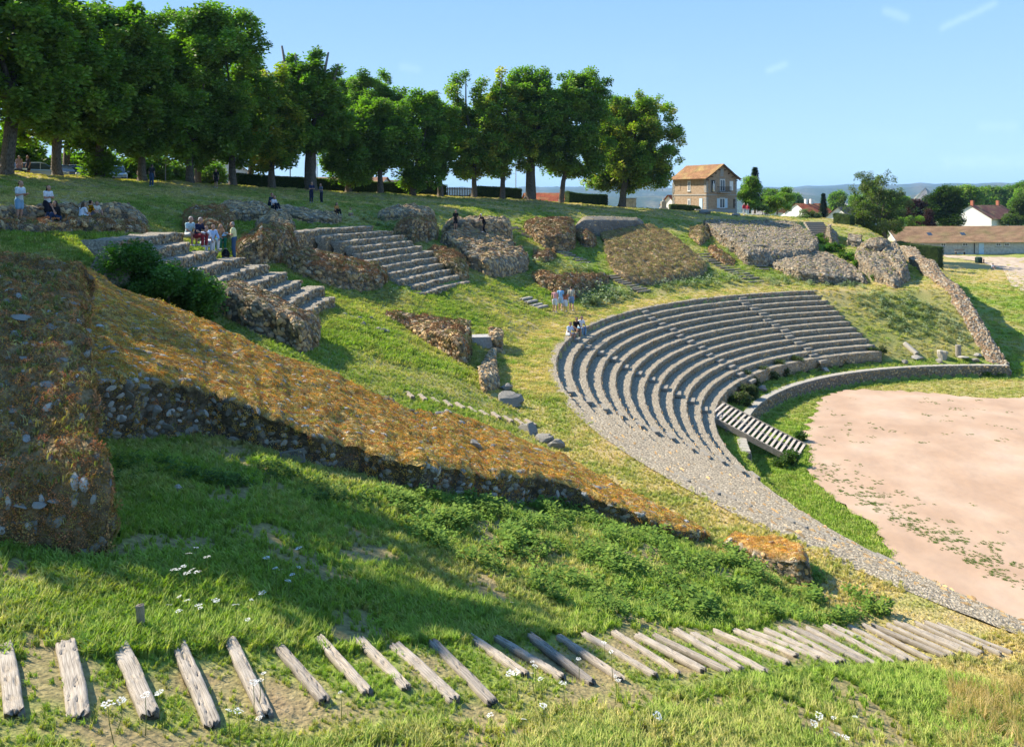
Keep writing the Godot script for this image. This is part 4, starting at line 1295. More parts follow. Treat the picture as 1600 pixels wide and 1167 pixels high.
func orchestra_things() -> void:
	var base := at_drop(1498, 555, 12.6)
	# standing drum, thick drum, fallen shaft
	var c1 := hit(1498, 556)
	var m1 := thing("column_drum", "slim upright grey column drum near the wall corner", "column", c1)
	part("shaft", tube([Vector3(0, -0.15, 0), Vector3(0, 0.35, 0), Vector3(0, 0.86, 0), Vector3(0, 0.9, 0)], [0.23, 0.225, 0.22, 0.19], 16, 0.08, false), M.stone_block, m1)
	var pl := part("plinth", rock(31, Vector3(0.5, 0.09, 0.36), 0.6, 5, 9), M.stone_pale, m1)
	pl.position = Vector3(0.1, 0.02, 0.55)
	var c2 := hit(1473, 560)
	var m2 := thing("column_drum", "squat broken column drum with a flat pale top", "column", c2)
	part("shaft", tube([Vector3(0, -0.1, 0), Vector3(0, 0.3, 0), Vector3(0.02, 0.58, 0), Vector3(0.03, 0.64, 0)], [0.36, 0.37, 0.39, 0.33], 11, 0.3, false), M.stone_pale, m2)
	var a := hit(1414, 540)
	var b := hit(1433, 556)
	var m3 := thing("fallen_column", "pale fallen column shaft lying on the grass slope", "column", a)
	part("shaft", tube([Vector3(0, 0.18, 0), (b - a) * 0.05 + Vector3(0, 0.18, 0), (b - a) + Vector3(0, 0.16, 0)], [0.17, 0.2, 0.2], 14, 0.08, false), M.stone_pale, m3)
	var list := [[1435, 561, 0.62, "flat tilted stone slab at the end of the fallen column", 0.4], [1414, 569, 0.35, "rounded grey stone on the wall top below the fallen column", 0.8], [1468, 566, 0.36, "dark rounded stone on the wall top below the squat drum", 0.8], [1523, 565, 0.42, "low hump backed stone on the wall top right of the drums", 0.6], [1528, 555, 0.45, "flat pale stone beside the slim upright drum", 0.5], [1567, 569, 0.5, "pale block capping the corner of the orchestra wall", 0.45], [1291, 580, 0.42, "pale squared block at the middle of the curved wall", 0.6], [1193, 612, 0.42, "grey boulder above the inner bend of the curved wall", 0.8],
		[795, 632, 0.62, "large mossy boulder casting a shadow on the worn walk", 0.75], [790, 612, 0.4, "smaller round boulder just above the large mossy one", 0.7], [826, 676, 0.5, "jagged dark boulder at the foot of the pale timber treads", 0.8], [850, 692, 0.36, "grey boulder among orange moss below the jagged one", 0.8], [868, 700, 0.36, "dark boulder at the lower end of the orange ruin's outcrop", 0.7], [279, 767, 0.1, "small pale stone lying alone in the shaded grass", 0.8], [743, 703, 0.26, "upright mossy block standing on the orange ruin", 1.0], [1105, 335, 1.2, "grey boulder in front of the lone house", 0.5], [1150, 337, 1.0, "low boulder beside the couple in red", 0.4]]
	var k := 0
	for q in list:
		var p := hit(q[0], q[1])
		if q[0] == 743: p = hit(q[0], q[1], 0.62)
		var o := part("boulder", big_rock(k), M.stone_pale if k in [0, 4, 5, 6, 13] else M.boulder, self)
		o.transform = Transform3D(Basis(Vector3.UP, k * 1.3).scaled(Vector3(q[2], q[2] * q[4], q[2] * 0.85)), p + Vector3(0, q[2] * q[4] * 0.35, 0))
		tag(o, q[3], "boulder" if q[2] > 0.2 else "stone")
		k += 1
	# concrete bench-like block below the bracken wall
	var bl := hit(746, 540, 0.0)
	var o2 := part("concrete_block", box(Vector3(0.72, 0.3, 0.45), 0.02), M.concrete, self)
	o2.transform = Transform3D(Basis(Vector3.UP, 0.15), bl + Vector3(0, 0.15, -0.4))
	tag(o2, "long pale concrete block between the bracken wall and the rubble wall end", "block")
	# loose rubble on the shaded slope
	for q in [[538, 492, 0.2], [548, 497, 0.16], [560, 499, 0.2], [566, 507, 0.22], [577, 498, 0.18], [584, 504, 0.15], [590, 515, 0.2], [598, 518, 0.22], [605, 520, 0.2], [575, 510, 0.14]]:
		var p := hit(q[0], q[1])
		var o := part("loose_stone", big_rock(k), M.boulder, self)
		o.transform = Transform3D(Basis(Vector3.UP, k * 1.7).scaled(Vector3(q[2], q[2] * 0.6, q[2] * 0.8)), p + Vector3(0, q[2] * 0.2, 0))
		tag(o, "loose grey stone in a broken line across the shadowed slope", "stone", "loose stones on the shadowed slope")
		k += 1

# ---------- trees, bushes, hedges ----------
# the point on the ground in the direction of pixel column px at radius R from the theatre's middle
func along(px: float, R: float) -> Vector3:
	var sx := (px - 800.0) / F
	var z := 30.0
	while z < 400.0:
		if z > 40.0 and Vector2(sx * z - CX, z - CZ).length() > R: break
		z += 0.25
	return Vector3(sx * z, gy(sx * z, z), -z)

const LIME := [Color(0.155, 0.241, 0.044), Color(0.196, 0.291, 0.051), Color(0.247, 0.336, 0.055), Color(0.132, 0.207, 0.040), Color(0.276, 0.347, 0.059), Color(0.172, 0.258, 0.048)]
const YELLOWING := [Color(0.394, 0.398, 0.058), Color(0.505, 0.448, 0.064), Color(0.224, 0.287, 0.046), Color(0.599, 0.430, 0.070), Color(0.318, 0.345, 0.052)]

# leaf sprays on the outsides of a set of lobes [centre, radius]
func sprays(lobes: Array, per_m2: float, size: float, tones: Array, r: RandomNumberGenerator, floor_y := -1e9) -> Array:
	var xf := []
	var cols := PackedColorArray()
	for l in lobes:
		var rad: float = l[1]
		var n := int(per_m2 * 12.6 * rad * rad)
		var tone: Color = tones[r.randi() % tones.size()] * r.randf_range(0.75, 1.4)
		var sq: float = l[2] if l.size() > 2 else 0.85
		for k in n:
			var d := Vector3(r.randfn(), r.randfn() + 0.15, r.randfn()).normalized()
			var q: Vector3 = l[0] + Vector3(d.x, d.y * sq, d.z) * rad * (pow(r.randf(), 0.35) * 0.95 + 0.1 * r.randfn())
			if q.y < floor_y: continue
			var s := size * r.randf_range(0.6, 1.4)
			xf.append(Transform3D(Basis.from_euler(Vector3(r.randf_range(-0.6, 0.6), r.randf() * TAU, r.randf_range(-0.6, 0.6))).scaled(Vector3(s, s * 0.8, s)), q))
			var t2: Color = tones[r.randi() % tones.size()]
			var c := tone.lerp(t2, 0.45)
			var f := r.randf_range(0.75, 1.3)
			cols.append(Color(c.r * f, c.g * f, c.b * f))
	return [xf, cols]

func tree(label: String, base: Vector3, cx: float, wide: float, y0: float, y1: float, o := {}) -> Node3D:
	var r := RandomNumberGenerator.new()
	r.seed = o.get("seed", 1)
	var t := thing(o.get("called", "lime_tree"), label, "tree", base, o.get("group", "trees along the terrace"))
	var hb := y0 - base.y
	var ht := y1 - base.y
	var off := cx - base.x
	var lobes := []
	var n: int = int(o.get("lobes", 30) * 2.1)
	var prof: float = o.get("prof", 0.55)
	for k in n:
		var u := (k + r.randf()) / n
		var e := pow(sin(PI * clampf(0.14 + 0.80 * u, 0, 1)), prof)
		var rad := wide * r.randf_range(0.075, 0.15) * (1.0 if u < 0.85 else 0.75)
		var a := r.randf() * TAU
		var q := sqrt(r.randf_range(0.15, 1.0)) * maxf(0.0, wide * 0.53 * e - rad * 0.75) * (1.0 + 0.12 * r.randfn())
		lobes.append([Vector3(off * (0.4 + 0.6 * u) + q * cos(a), lerpf(hb + rad * 0.6, ht - rad * 0.75, u), q * sin(a) * 0.85), rad])
	for k in int(n * 0.8):   # small sprigs that break the outline
		var u := r.randf_range(0.05, 1.0)
		var e := pow(sin(PI * clampf(0.14 + 0.80 * u, 0, 1)), prof)
		var a := r.randf() * TAU
		var q := wide * 0.53 * e * r.randf_range(0.85, 1.16)
		lobes.append([Vector3(off * (0.4 + 0.6 * u) + q * cos(a), lerpf(hb, ht, u) + r.randf_range(-0.3, 0.5), q * sin(a) * 0.85), r.randf_range(0.3, 0.6), 1.2])
	for e in o.get("extra", []):   # upright shoots: [dx, height, radius]
		lobes.append([Vector3(off + e[0], e[1], r.randf_range(-0.8, 0.8)), e[2], 1.3])
	var tr: float = o.get("trunk", 0.32)
	var fork := hb + (ht - hb) * 0.18
	var lean: float = o.get("lean", 0.0)
	var top := Vector3(off * 0.35 + lean, fork, 0)
	part("trunk", tube([Vector3(0, -0.3, 0), Vector3(0, 0.12, 0), Vector3(lean * 0.2, 0.6, 0), Vector3(lean * 0.5 + off * 0.1, fork * 0.5, 0.05), top], [tr * 1.5, tr * 1.2, tr * 1.05, tr * 0.95, tr * 0.85], 12, 0.35), M.bark, t)
	for k in o.get("limbs", 7):
		var l: Array = lobes[int((k + 0.5) * n / o.get("limbs", 7))]
		var m: Vector3 = top.lerp(l[0], 0.5) + Vector3(r.randfn() * 0.3, 0.5, r.randfn() * 0.3)
		part("limb", tube([top - Vector3(0, 0.3, 0), m, l[0] + Vector3(0, l[1] * 0.3, 0)], [tr * 0.55, tr * 0.33, tr * 0.1], 6, 0.2), M.bark, t)
	for b in o.get("dead", []):   # bare limbs: [dx, top height, lean]
		var s := Vector3(off + b[0] * 0.4, lerpf(hb, ht, 0.45), 0)
		part("dead_limb", tube([s, Vector3(off + b[0], lerpf(s.y, b[1], 0.6), 0.1), Vector3(off + b[0] + b[2], b[1], 0.2)], [tr * 0.6, tr * 0.4, tr * 0.18], 6, 0.4), M.deadwood, t)
	var s2 := sprays(lobes, o.get("dens", 4.3), o.get("leaf", 0.46), o.get("tones", LIME), r, 0.4)
	scatter("crown", meshes.clump, M.leaf, s2[0], s2[1], t)
	return t

func row_tree(label: String, px: float, xl: float, xr: float, yt: float, yb: float, R: float, o := {}) -> void:
	var b := along(px, R)
	var s := -b.z / F
	if not o.has("seed"): o.seed = int(px) + 3
	for key in ["extra", "dead"]:
		if o.has(key):
			var l := []
			for e in o[key]: l.append([(e[0] - (xl + xr) * 0.5) * s, (YH - e[1]) * s - b.y, e[2]])
			o[key] = l
	tree(label, b, ((xl + xr) * 0.5 - 800.0) * s, (xr - xl) * s, (YH - yb) * s, (YH - yt) * s, o)

func trees() -> void:
	row_tree("massive old tree with a thick leaning trunk beside the parked cars", 6, -110, 84, -70, 200, 74.0, {"trunk": 0.42, "lean": 1.0, "lobes": 34, "tones": LIME})
	row_tree("dense dark lime standing in front of the silver hatchback", 88, 8, 186, -12, 225, 75.0, {"tones": LIME, "lobes": 34})
	row_tree("brown trunked tree standing behind the dark parked cars", 103, 50, 180, 30, 225, 92.0, {"tones": LIME, "group": ""})
	row_tree("bushy tree with dark foliage reaching down to the lane beside a silver car", 155, 92, 240, 6, 236, 75.5, {"tones": LIME, "lobes": 38, "extra": [[150, 262, 1.3], [160, 270, 1.2], [146, 276, 0.9]]})
	row_tree("dense dark lime just right of the silver crossover", 221, 160, 305, 22, 250, 75.0, {"tones": LIME})
	row_tree("tall dense dark lime beside the slim grey signpost", 296, 228, 382, 12, 258, 75.0, {"tones": LIME, "lobes": 34, "extra": [[330, 30, 1.3]]})
	row_tree("tree with a pale trunk half hidden behind the dark limes", 309, 255, 360, 60, 245, 86.0, {"tones": LIME, "group": ""})
	row_tree("lime tree with tufted upright top at the right end of the tall dark clump", 363, 312, 414, 22, 262, 75.0, {"tones": LIME, "extra": [[375, 26, 1.0], [395, 45, 0.9], [405, 70, 0.8], [350, 40, 1.0]]})
	row_tree("tree with a strongly leaning trunk behind the tufted lime", 385, 352, 425, 90, 240, 84.0, {"tones": LIME, "lean": 1.2, "group": ""})
	row_tree("slender yellow green lime with leafy shoots down its trunk", 424, 384, 470, 112, 268, 75.0, {"tones": LIME + YELLOWING})
	row_tree("lime with bare dead limbs rising from its thin crown", 485, 430, 540, 105, 240, 75.0, {"tones": LIME, "trunk": 0.55, "dens": 8.0, "extra": [[455, 95, 0.6], [490, 88, 0.8], [510, 120, 0.6], [528, 112, 0.5], [475, 110, 0.7], [500, 130, 0.8]], "dead": [[448, 72, -0.5], [468, 85, -0.4], [482, 100, 0.2], [505, 82, 0.6], [520, 100, 0.6]]})
	row_tree("low bushy lime whose leaves sweep down to the hedge", 544, 505, 592, 180, 288, 76.0, {"tones": LIME, "lobes": 34})
	row_tree("broad round crowned tree behind the light green lime", 575, 515, 634, 118, 245, 98.0, {"tones": LIME, "lobes": 40, "prof": 0.4, "group": ""})
	row_tree("light green lime with a pale trunk in front of the teal building", 594, 540, 645, 155, 270, 75.0, {"tones": LIME + [Color(0.11, 0.145, 0.03)], "prof": 0.7})
	row_tree("dense lime with foliage down to the ground beside the wooden gate", 645, 618, 700, 150, 296, 75.0, {"tones": LIME, "lobes": 36, "extra": [[674, 158, 0.9]]})
	row_tree("slim lime with a flared trunk just left of the wooden gate", 688, 648, 716, 155, 276, 75.0, {"tones": LIME})
	row_tree("tall lime with tufted pollard shoots on bare upright limbs", 741, 688, 792, 165, 280, 75.0, {"tones": YELLOWING + LIME, "extra": [[712, 125, 0.9], [708, 145, 0.9], [728, 120, 0.6], [752, 130, 0.8], [745, 150, 1.0], [782, 113, 0.5], [716, 165, 1.0]], "dead": [[715, 120, -0.1], [728, 118, 0.0], [781, 115, 0.3]]})
	row_tree("lime with yellowing upper leaves near the white house behind the hedge", 785, 740, 842, 128, 276, 75.0, {"tones": LIME + YELLOWING})
	row_tree("big double trunked lime in front of the red roofed white house", 829, 782, 890, 118, 255, 75.0, {"tones": LIME, "trunk": 0.62, "lobes": 36, "extra": [[808, 122, 1.2], [850, 122, 1.2], [828, 118, 1.0]]})
	row_tree("dark tall lime between the double trunk and the yellowing tree", 877, 848, 970, 118, 278, 75.0, {"tones": LIME, "lobes": 36, "extra": [[895, 130, 1.2], [920, 125, 1.4]]})
	row_tree("big round yellowing tree at the row's end facing the lone house", 972, 928, 1056, 150, 300, 78.0, {"tones": YELLOWING + LIME, "lobes": 44, "prof": 0.38, "trunk": 0.5})
	# the row goes on round the terrace outside the frame and shades the near slope
	var k := 0
	for q in [[-42, 48, 11.0, 17.0, 4.0, 26], [-36, 35, 10.0, 16.0, 4.0, 26], [-30, 27, 8.0, 14.0, 3.0, 16], [-17.2, 17.6, 7.0, 10.5, 2.6, 10], [-25, 11.0, 6.0, 10.5, 1.2, 6]]:
		var b := Vector3(q[0], gy(q[0], q[1]), -q[1])
		tree("lime tree of the terrace row standing left of the view", b, b.x, q[2], b.y + 3.2, b.y + q[3], {"seed": 60 + k, "tones": LIME, "lobes": q[5], "group": "trees left of the view", "dens": q[4], "leaf": 0.6})
		k += 1
	# behind the theatre, on the right
	bush("broad leaved green tree tight against the right side of the lone house", at_dist(1172, 331, 128), Vector3(2.3, 3.2, 2.2), 8.0, LIME, 0.3, "garden_tree", "tree")
	conifer("dark spruce behind the right corner of the lone house", at_dist(1180, 331, 134), 7.6, 2.6)
	conifer("small dark fir between the red roof and the grey roof", at_dist(1287, 345, 185), 6.5, 1.7)
	conifer("small distant fir behind the red roofed house", at_dist(1262, 340, 260), 6.0, 1.6)
	bush("dark rounded shrub right of the spruce", at_dist(1215, 333, 145), Vector3(3.0, 1.8, 2.0), 6.0, LIME, 0.35, "shrub", "shrub")
	bush("tall dark shrub in front of the red roofed house", at_dist(1228, 326, 170), Vector3(2.4, 2.6, 2.0), 6.0, LIME, 0.35, "shrub", "shrub")
	var pale := [Color(0.16, 0.19, 0.09), Color(0.12, 0.16, 0.06), Color(0.20, 0.22, 0.11)]
	bush("grey green feathery shrub above the stone steps", at_dist(1262, 350, 120), Vector3(3.2, 1.2, 1.4), 9.0, pale, 0.25, "shrub", "shrub")
	bush("pale feathery reeds beside the couple in red", at_dist(1192, 337, 126), Vector3(1.8, 0.9, 1.0), 9.0, pale, 0.22, "shrub", "shrub")
	bush("yellow green shrub below the airy willow", at_dist(1345, 366, 118), Vector3(2.6, 1.8, 1.8), 7.0, [Color(0.16, 0.17, 0.03), Color(0.11, 0.14, 0.03)], 0.3, "shrub", "shrub")
	var willow := at_dist(1382, 372, 125)
	tree("airy grey green willow with an open ragged crown", willow, willow.x - 1.6, 9.5, willow.y + 1.2, willow.y + 10.2, {"called": "willow_tree", "tones": [Color(0.13, 0.16, 0.06), Color(0.10, 0.13, 0.045), Color(0.17, 0.19, 0.08)], "lobes": 26, "dens": 2.6, "leaf": 0.34, "trunk": 0.25, "seed": 5, "group": ""})
	bush("dark green shrub behind the left gable of the barn", at_dist(1385, 372, 128), Vector3(3.2, 2.6, 2.4), 6.0, LIME, 0.35, "shrub", "shrub")
	bush("dark purple leaved plum tree above the barn roof", at_dist(1428, 366, 165), Vector3(3.4, 4.6, 3.0), 6.0, [Color(0.045, 0.018, 0.022), Color(0.07, 0.025, 0.03), Color(0.05, 0.03, 0.025)], 0.4, "plum_tree", "tree")
	bush("smaller purple leaved bush right of the plum tree", at_dist(1446, 366, 160), Vector3(2.2, 2.8, 2.0), 6.0, [Color(0.06, 0.02, 0.026), Color(0.08, 0.03, 0.034)], 0.4, "plum_tree", "tree")
	bush("round bright green tree between the plum and the white gable", at_dist(1478, 366, 170), Vector3(5.2, 6.0, 4.4), 4.5, [Color(0.06, 0.105, 0.012), Color(0.075, 0.12, 0.014), Color(0.05, 0.09, 0.012)], 0.5, "garden_tree", "tree")
	bush("low green hedge shrubs along the ridge of the barn", at_dist(1420, 362, 152), Vector3(6.0, 1.7, 1.5), 5.0, LIME, 0.35, "shrub", "shrub")
	bush("pale green tree at the right end of the white house", at_dist(1596, 356, 180), Vector3(4.0, 4.4, 3.4), 5.0, [Color(0.09, 0.13, 0.035), Color(0.11, 0.15, 0.05)], 0.45, "garden_tree", "tree")
	var g := 0
	for q in [[1508, 336, 240, 5.0, 4.6], [1528, 336, 300, 6, 5.5], [1545, 335, 330, 6, 6.5], [1562, 335, 330, 5.5, 6.0], [1580, 336, 330, 6, 6.5], [1598, 338, 300, 6, 7.5], [1392, 340, 300, 6, 5], [1365, 338, 320, 6, 5.5], [1410, 345, 240, 4, 4], [1310, 336, 330, 5, 5], [1335, 338, 300, 4, 4.5], [1205, 330, 320, 5, 5], [1240, 330, 420, 6, 6], [1620, 338, 280, 6, 8]]:
		bush("distant rounded green tree among the roofs of the town", at_dist(q[0], q[1], q[2]), Vector3(q[3], q[4], q[3]), 1.6, LIME, 0.9, "far_tree", "tree", "distant trees among the roofs", g)
		g += 1
	# clipped hedges along the back of the terrace
	hedge("long clipped dark hedge behind the left half of the lime row", 366, 694, 80.0, 1.55, 1.2)
	hedge("short clipped hedge between the wooden gate and the double trunked lime", 748, 812, 80.0, 1.55, 1.2)
	hedge("clipped hedge ending under the big yellowing tree", 886, 946, 81.0, 1.7, 1.6)
	hedge("low clipped hedge in front of the lone house's sunlit wall", 1047, 1092, 85.5, 0.95, 0.9)
	hedge_line("broad clipped hedge with a flat top in front of the barn", at_dist(1404, 397, 116), at_dist(1470, 402, 112), 1.75, 2.2)
	hedge_line("small clipped hedge behind the stone steps", at_dist(1307, 374, 108), at_dist(1332, 374, 106), 1.3, 1.2)
	# sprawling greenery on the slopes
	var bram := [Color(0.10, 0.19, 0.04), Color(0.13, 0.22, 0.045), Color(0.08, 0.15, 0.035)]
	bush("dark bramble thicket at the foot of the left seating flight", on_ground(at_dist(262, 480, 26.2)), Vector3(2.2, 1.05, 1.4), 34.0, bram, 0.15, "bramble_bush", "shrub")
	bush("bramble thicket between the ledge and the mossy slope", on_ground(at_dist(205, 460, 26.4)), Vector3(2.1, 1.15, 1.4), 34.0, bram, 0.15, "bramble_bush", "shrub", "", 3)
	bush("bramble spray with sunlight painted yellow into its leaves at the edge of the left seating flight", on_ground(at_dist(306, 470, 27.0)), Vector3(0.9, 0.9, 0.9), 34.0, [Color(0.12, 0.15, 0.03), Color(0.07, 0.12, 0.03)], 0.14, "bramble_bush", "shrub")  # yellower leaf tones put sunlight into the colour of this spray
	for q in [[1286, 378], [1304, 393], [1324, 407], [1345, 420], [1370, 436]]:
		bush("bright green creeper running down beside the pale slabs", hit(q[0], q[1]), Vector3(1.5, 0.5, 1.6), 18.0, [Color(0.08, 0.16, 0.012), Color(0.10, 0.19, 0.015)], 0.22, "creeper", "plant", "creepers beside the pale slabs", int(q[0]))
	for q in [[1246, 428], [1262, 434], [1280, 440]]:
		bush("fresh green weed patch on the low pale slab", hit(q[0], q[1]), Vector3(1.3, 0.4, 1.0), 18.0, [Color(0.08, 0.15, 0.015), Color(0.07, 0.13, 0.018)], 0.2, "weed_patch", "plant", "weeds on the low pale slab", int(q[0]))
	for q in [[1152, 618, 0.7], [1172, 607, 0.8], [1195, 596, 0.9], [1218, 588, 0.9], [1240, 580, 0.9], [1262, 576, 0.6], [1168, 622, 0.55], [1310, 570, 0.5], [1372, 555, 0.5], [1155, 632, 0.5]]:
		bush("leafy weeds growing between the lowest seat row and the curved wall", hit(q[0], q[1]), Vector3(1.2, q[2] * 0.8, 0.6), 24.0, [Color(0.055, 0.085, 0.022), Color(0.075, 0.105, 0.03), Color(0.10, 0.11, 0.04)], 0.17, "weed_patch", "plant", "weeds behind the orchestra wall", int(q[0]))
	bush("leafy weeds in the shade under the wooden ramp", hit(1232, 728), Vector3(1.3, 0.4, 0.7), 26.0, [Color(0.07, 0.13, 0.02)], 0.16, "weed_patch", "plant")
	bush("tuft of weeds at the foot of the wooden ramp", hit(1250, 690), Vector3(0.5, 0.3, 0.4), 26.0, [Color(0.05, 0.10, 0.02)], 0.14, "weed_patch", "plant")
	bush("grass tussock at the foot of the orchestra wall corner", hit(1552, 590), Vector3(1.4, 0.25, 0.3), 26.0, [Color(0.07, 0.15, 0.015)], 0.14, "weed_patch", "plant")
	var undergrowth := 0
	for q in [[40, 262, 96], [75, 258, 100], [120, 255, 100], [165, 262, 98], [205, 262, 98], [235, 270, 98], [265, 268, 100], [330, 276, 98], [20, 255, 92], [-20, 255, 92], [300, 268, 104], [180, 245, 110], [90, 240, 112]]:
		bush("leafy shrub of the garden belt behind the lane", on_ground(along(q[0], q[2])), Vector3(3.4, 2.2 + 0.4 * sin(q[0]), 2.2), 4.0, LIME + [Color(0.13, 0.16, 0.03)], 0.5, "shrub", "shrub", "shrubs behind the lane", int(q[0]))
		undergrowth += 1

func bush(label: String, base: Vector3, half: Vector3, dens: float, tones: Array, leaf: float, called := "bush", category := "shrub", group := "", seed_ := 0) -> void:
	var r := RandomNumberGenerator.new()
	r.seed = seed_ + int(absf(base.x * 31.0)) + 5
	var t := thing(called, label, category, base, group)
	var lobes := []
	var n := 9 if half.y < 1.4 else 15
	for k in n:
		var a := r.randf() * TAU
		var u := r.randf()
		var q := sqrt(r.randf()) * 0.68 * sqrt(1.0 - u * u * 0.75)
		lobes.append([Vector3(cos(a) * q * half.x, half.y * (0.25 + 1.35 * u), sin(a) * q * half.z), minf(half.x, minf(half.y * 1.2, half.z)) * r.randf_range(0.36, 0.52)])
	var s := sprays(lobes, dens, leaf, tones, r, -0.2)
	scatter("foliage", meshes.clump, M.leaf, s[0], s[1], t)
	var st := SurfaceTool.new()
	part("stem", tube([Vector3(0, -0.3, 0), Vector3(0.03, half.y * 0.6, 0), Vector3(0, half.y * 1.1, 0)], [minf(0.18, half.y * 0.09), minf(0.13, half.y * 0.06), 0.02], 6), M.bark, t)

func conifer(label: String, base: Vector3, high: float, wide: float) -> void:
	var r := RandomNumberGenerator.new()
	r.seed = int(high * 100.0)
	var t := thing("fir_tree", label, "tree", base)
	part("trunk", tube([Vector3(0, -0.3, 0), Vector3(0, high * 0.5, 0), Vector3(0, high * 0.98, 0)], [high * 0.022, high * 0.014, 0.01], 7), M.bark, t)
	var xf := []
	var cols := PackedColorArray()
	for k in 700:
		var u := pow(r.randf(), 0.8)
		var y := lerpf(high, high * 0.1, u)
		var tier := fposmod(u * 11.0, 1.0)
		var q := wide * u * (0.55 + 0.45 * tier) * r.randf_range(0.25, 1.0)
		var a := floorf(r.randf() * 9.0) * TAU / 9.0 + floorf(u * 11.0) + r.randfn() * 0.12
		var s := 0.38 * r.randf_range(0.7, 1.3)
		xf.append(Transform3D(Basis.from_euler(Vector3(0, r.randf() * TAU, 0)).scaled(Vector3(s, s * 0.55, s)), Vector3(cos(a) * q, y - q * 0.25, sin(a) * q)))
		var f := r.randf_range(0.7, 1.3)
		cols.append(Color(0.026 * f, 0.052 * f, 0.030 * f))
	scatter("crown", meshes.clump, M.leaf, xf, cols, t)

func hedge(label: String, x0: float, x1: float, R: float, high: float, deep: float) -> void:
	var pts := []
	var n := maxi(2, int((x1 - x0) / 25.0))
	for i in n + 1: pts.append(along(lerpf(x0, x1, i / float(n)), R))
	hedge_through(label, pts, high, deep)

func hedge_line(label: String, a: Vector3, b: Vector3, high: float, deep: float) -> void:
	hedge_through(label, [a, a.lerp(b, 0.5), b], high, deep)

func hedge_through(label: String, pts: Array, high: float, deep: float) -> void:
	var fa := []
	var ba := []
	for i in pts.size():
		var d: Vector3 = pts[mini(i + 1, pts.size() - 1)] - pts[maxi(i - 1, 0)]
		var s := Vector3(d.z, 0, -d.x).normalized() * deep * 0.5
		if s.z < 0: s = -s
		var g := on_ground(pts[i])
		var y := maxf(g.y, pts[i].y - 0.3) + high
		fa.append(Vector3(g.x + s.x, y, g.z + s.z))
		ba.append(Vector3(g.x - s.x, y, g.z - s.z))
	tapered = false
	var g2 := loft(fa, ba, 0.5, 0.06, 3, 5, 5)
	var t := thing("hedge", label, "hedge")
	var c := PackedColorArray()
	for v in g2[0]: c.append(Color(0.035, 0.055, 0.018))
	var flip := true
	var pa: PackedVector3Array = g2[0]
	var i0: int = (g2[1] / 2) * g2[2] + g2[2] / 2
	if (pa[i0 + g2[2]] - pa[i0]).cross(pa[i0 + 1] - pa[i0]).y > 0.0: flip = false
	part("hedge_body", sheet(pa, g2[1], g2[2], c, flip), M.hedge, t)
	stud(g2, 40.0, 30.0, 0.15, [Color(0.06, 0.095, 0.026), Color(0.09, 0.125, 0.03), Color(0.05, 0.08, 0.022)], meshes.clump, "hedge_leaves", t, M.leaf, 0.1, 0.8, flip)

# ---------- buildings ----------
func piece(called: String, parent: Node, c: Vector3, h: Vector3, m: Material, ch := 0.0) -> MeshInstance3D:
	var o := part(called, box(h, ch), m, parent)
	o.position = c
	return o

# window with frame, panes and sill on a wall facing +z at local x, y
func window(parent: Node, x: float, y: float, z: float, w: float, h: float, shutters := 0, turn := 0.0) -> void:
	var o := Node3D.new()
	o.name = "window"
	parent.add_child(o, true)
	o.position = Vector3(x, y, z)
	o.rotation.y = turn
	piece("pane", o, Vector3(0, 0, 0.012), Vector3(w * 0.5, h * 0.5, 0.01), M.glass)
	for s in [-1, 1]:
		piece("frame", o, Vector3(s * w * 0.5, 0, 0.03), Vector3(0.05, h * 0.5 + 0.05, 0.03), M.white)
		piece("frame", o, Vector3(0, s * h * 0.5, 0.031), Vector3(w * 0.5 - 0.05, 0.05, 0.03), M.white)
	piece("frame", o, Vector3(0, 0, 0.03), Vector3(0.035, h * 0.5 - 0.05, 0.022), M.white)
	piece("sill", o, Vector3(0, -h * 0.5 - 0.1, 0.05), Vector3(w * 0.5 + 0.12, 0.05, 0.07), M.quoin)
	piece("lintel", o, Vector3(0, h * 0.5 + 0.16, 0.02), Vector3(w * 0.5 + 0.14, 0.1, 0.03), M.quoin)
	if shutters:
		for s in [-1, 1]: piece("shutter", o, Vector3(s * (w * 0.5 + 0.32), 0, 0.035), Vector3(0.26, h * 0.5, 0.02), M.shutter, 0.005)

# two roof planes with stepped courses of tiles; ridge along local x
func roof(called: String, parent: Node, l0: float, l1: float, half: float, eave: float, rise: float, over: float, color: Color, flare := 0.0, zc := 0.0) -> void:
	for s in [-1.0, 1.0]:
		var p := PackedVector3Array()
		var c := PackedColorArray()
		var nu := 44
		var rows := 14
		for i in nu:
			var x := lerpf(l0, l1, i / (nu - 1.0))
			for j in rows * 2 + 1:
				var t := minf((j / 2) / float(rows) + (1.0 / rows if j % 2 else 0.0), 1.0)
				var drop := flare * pow(t, 3.0)
				var k := 0.06 * n2.get_noise_2d(x * 0.8, t * 3.0)
				p.append(Vector3(x, eave + rise * (1.0 - t) - over * rise / half * t + drop + 0.05 + (0.035 if j % 2 == 0 and j > 0 else 0.0) + k * 0.4, zc + s * (half + over) * t))
				var f := 1.0 + 0.35 * n1.get_noise_2d(x * 0.7 + s * 9.0, t * 5.0) + 0.25 * n2.get_noise_2d(x * 3.0, t * 22.0)
				var m := color.lerp(Color(0.50, 0.43, 0.15), clampf(0.8 * n1.get_noise_2d(x * 0.25 + 40.0, t * 2.0 + s), 0, 0.8))
				c.append(Color(m.r * f, m.g * f, m.b * f))
		part(called, sheet(p, nu, rows * 2 + 1, c, s < 0.0), M.rooftile, parent)

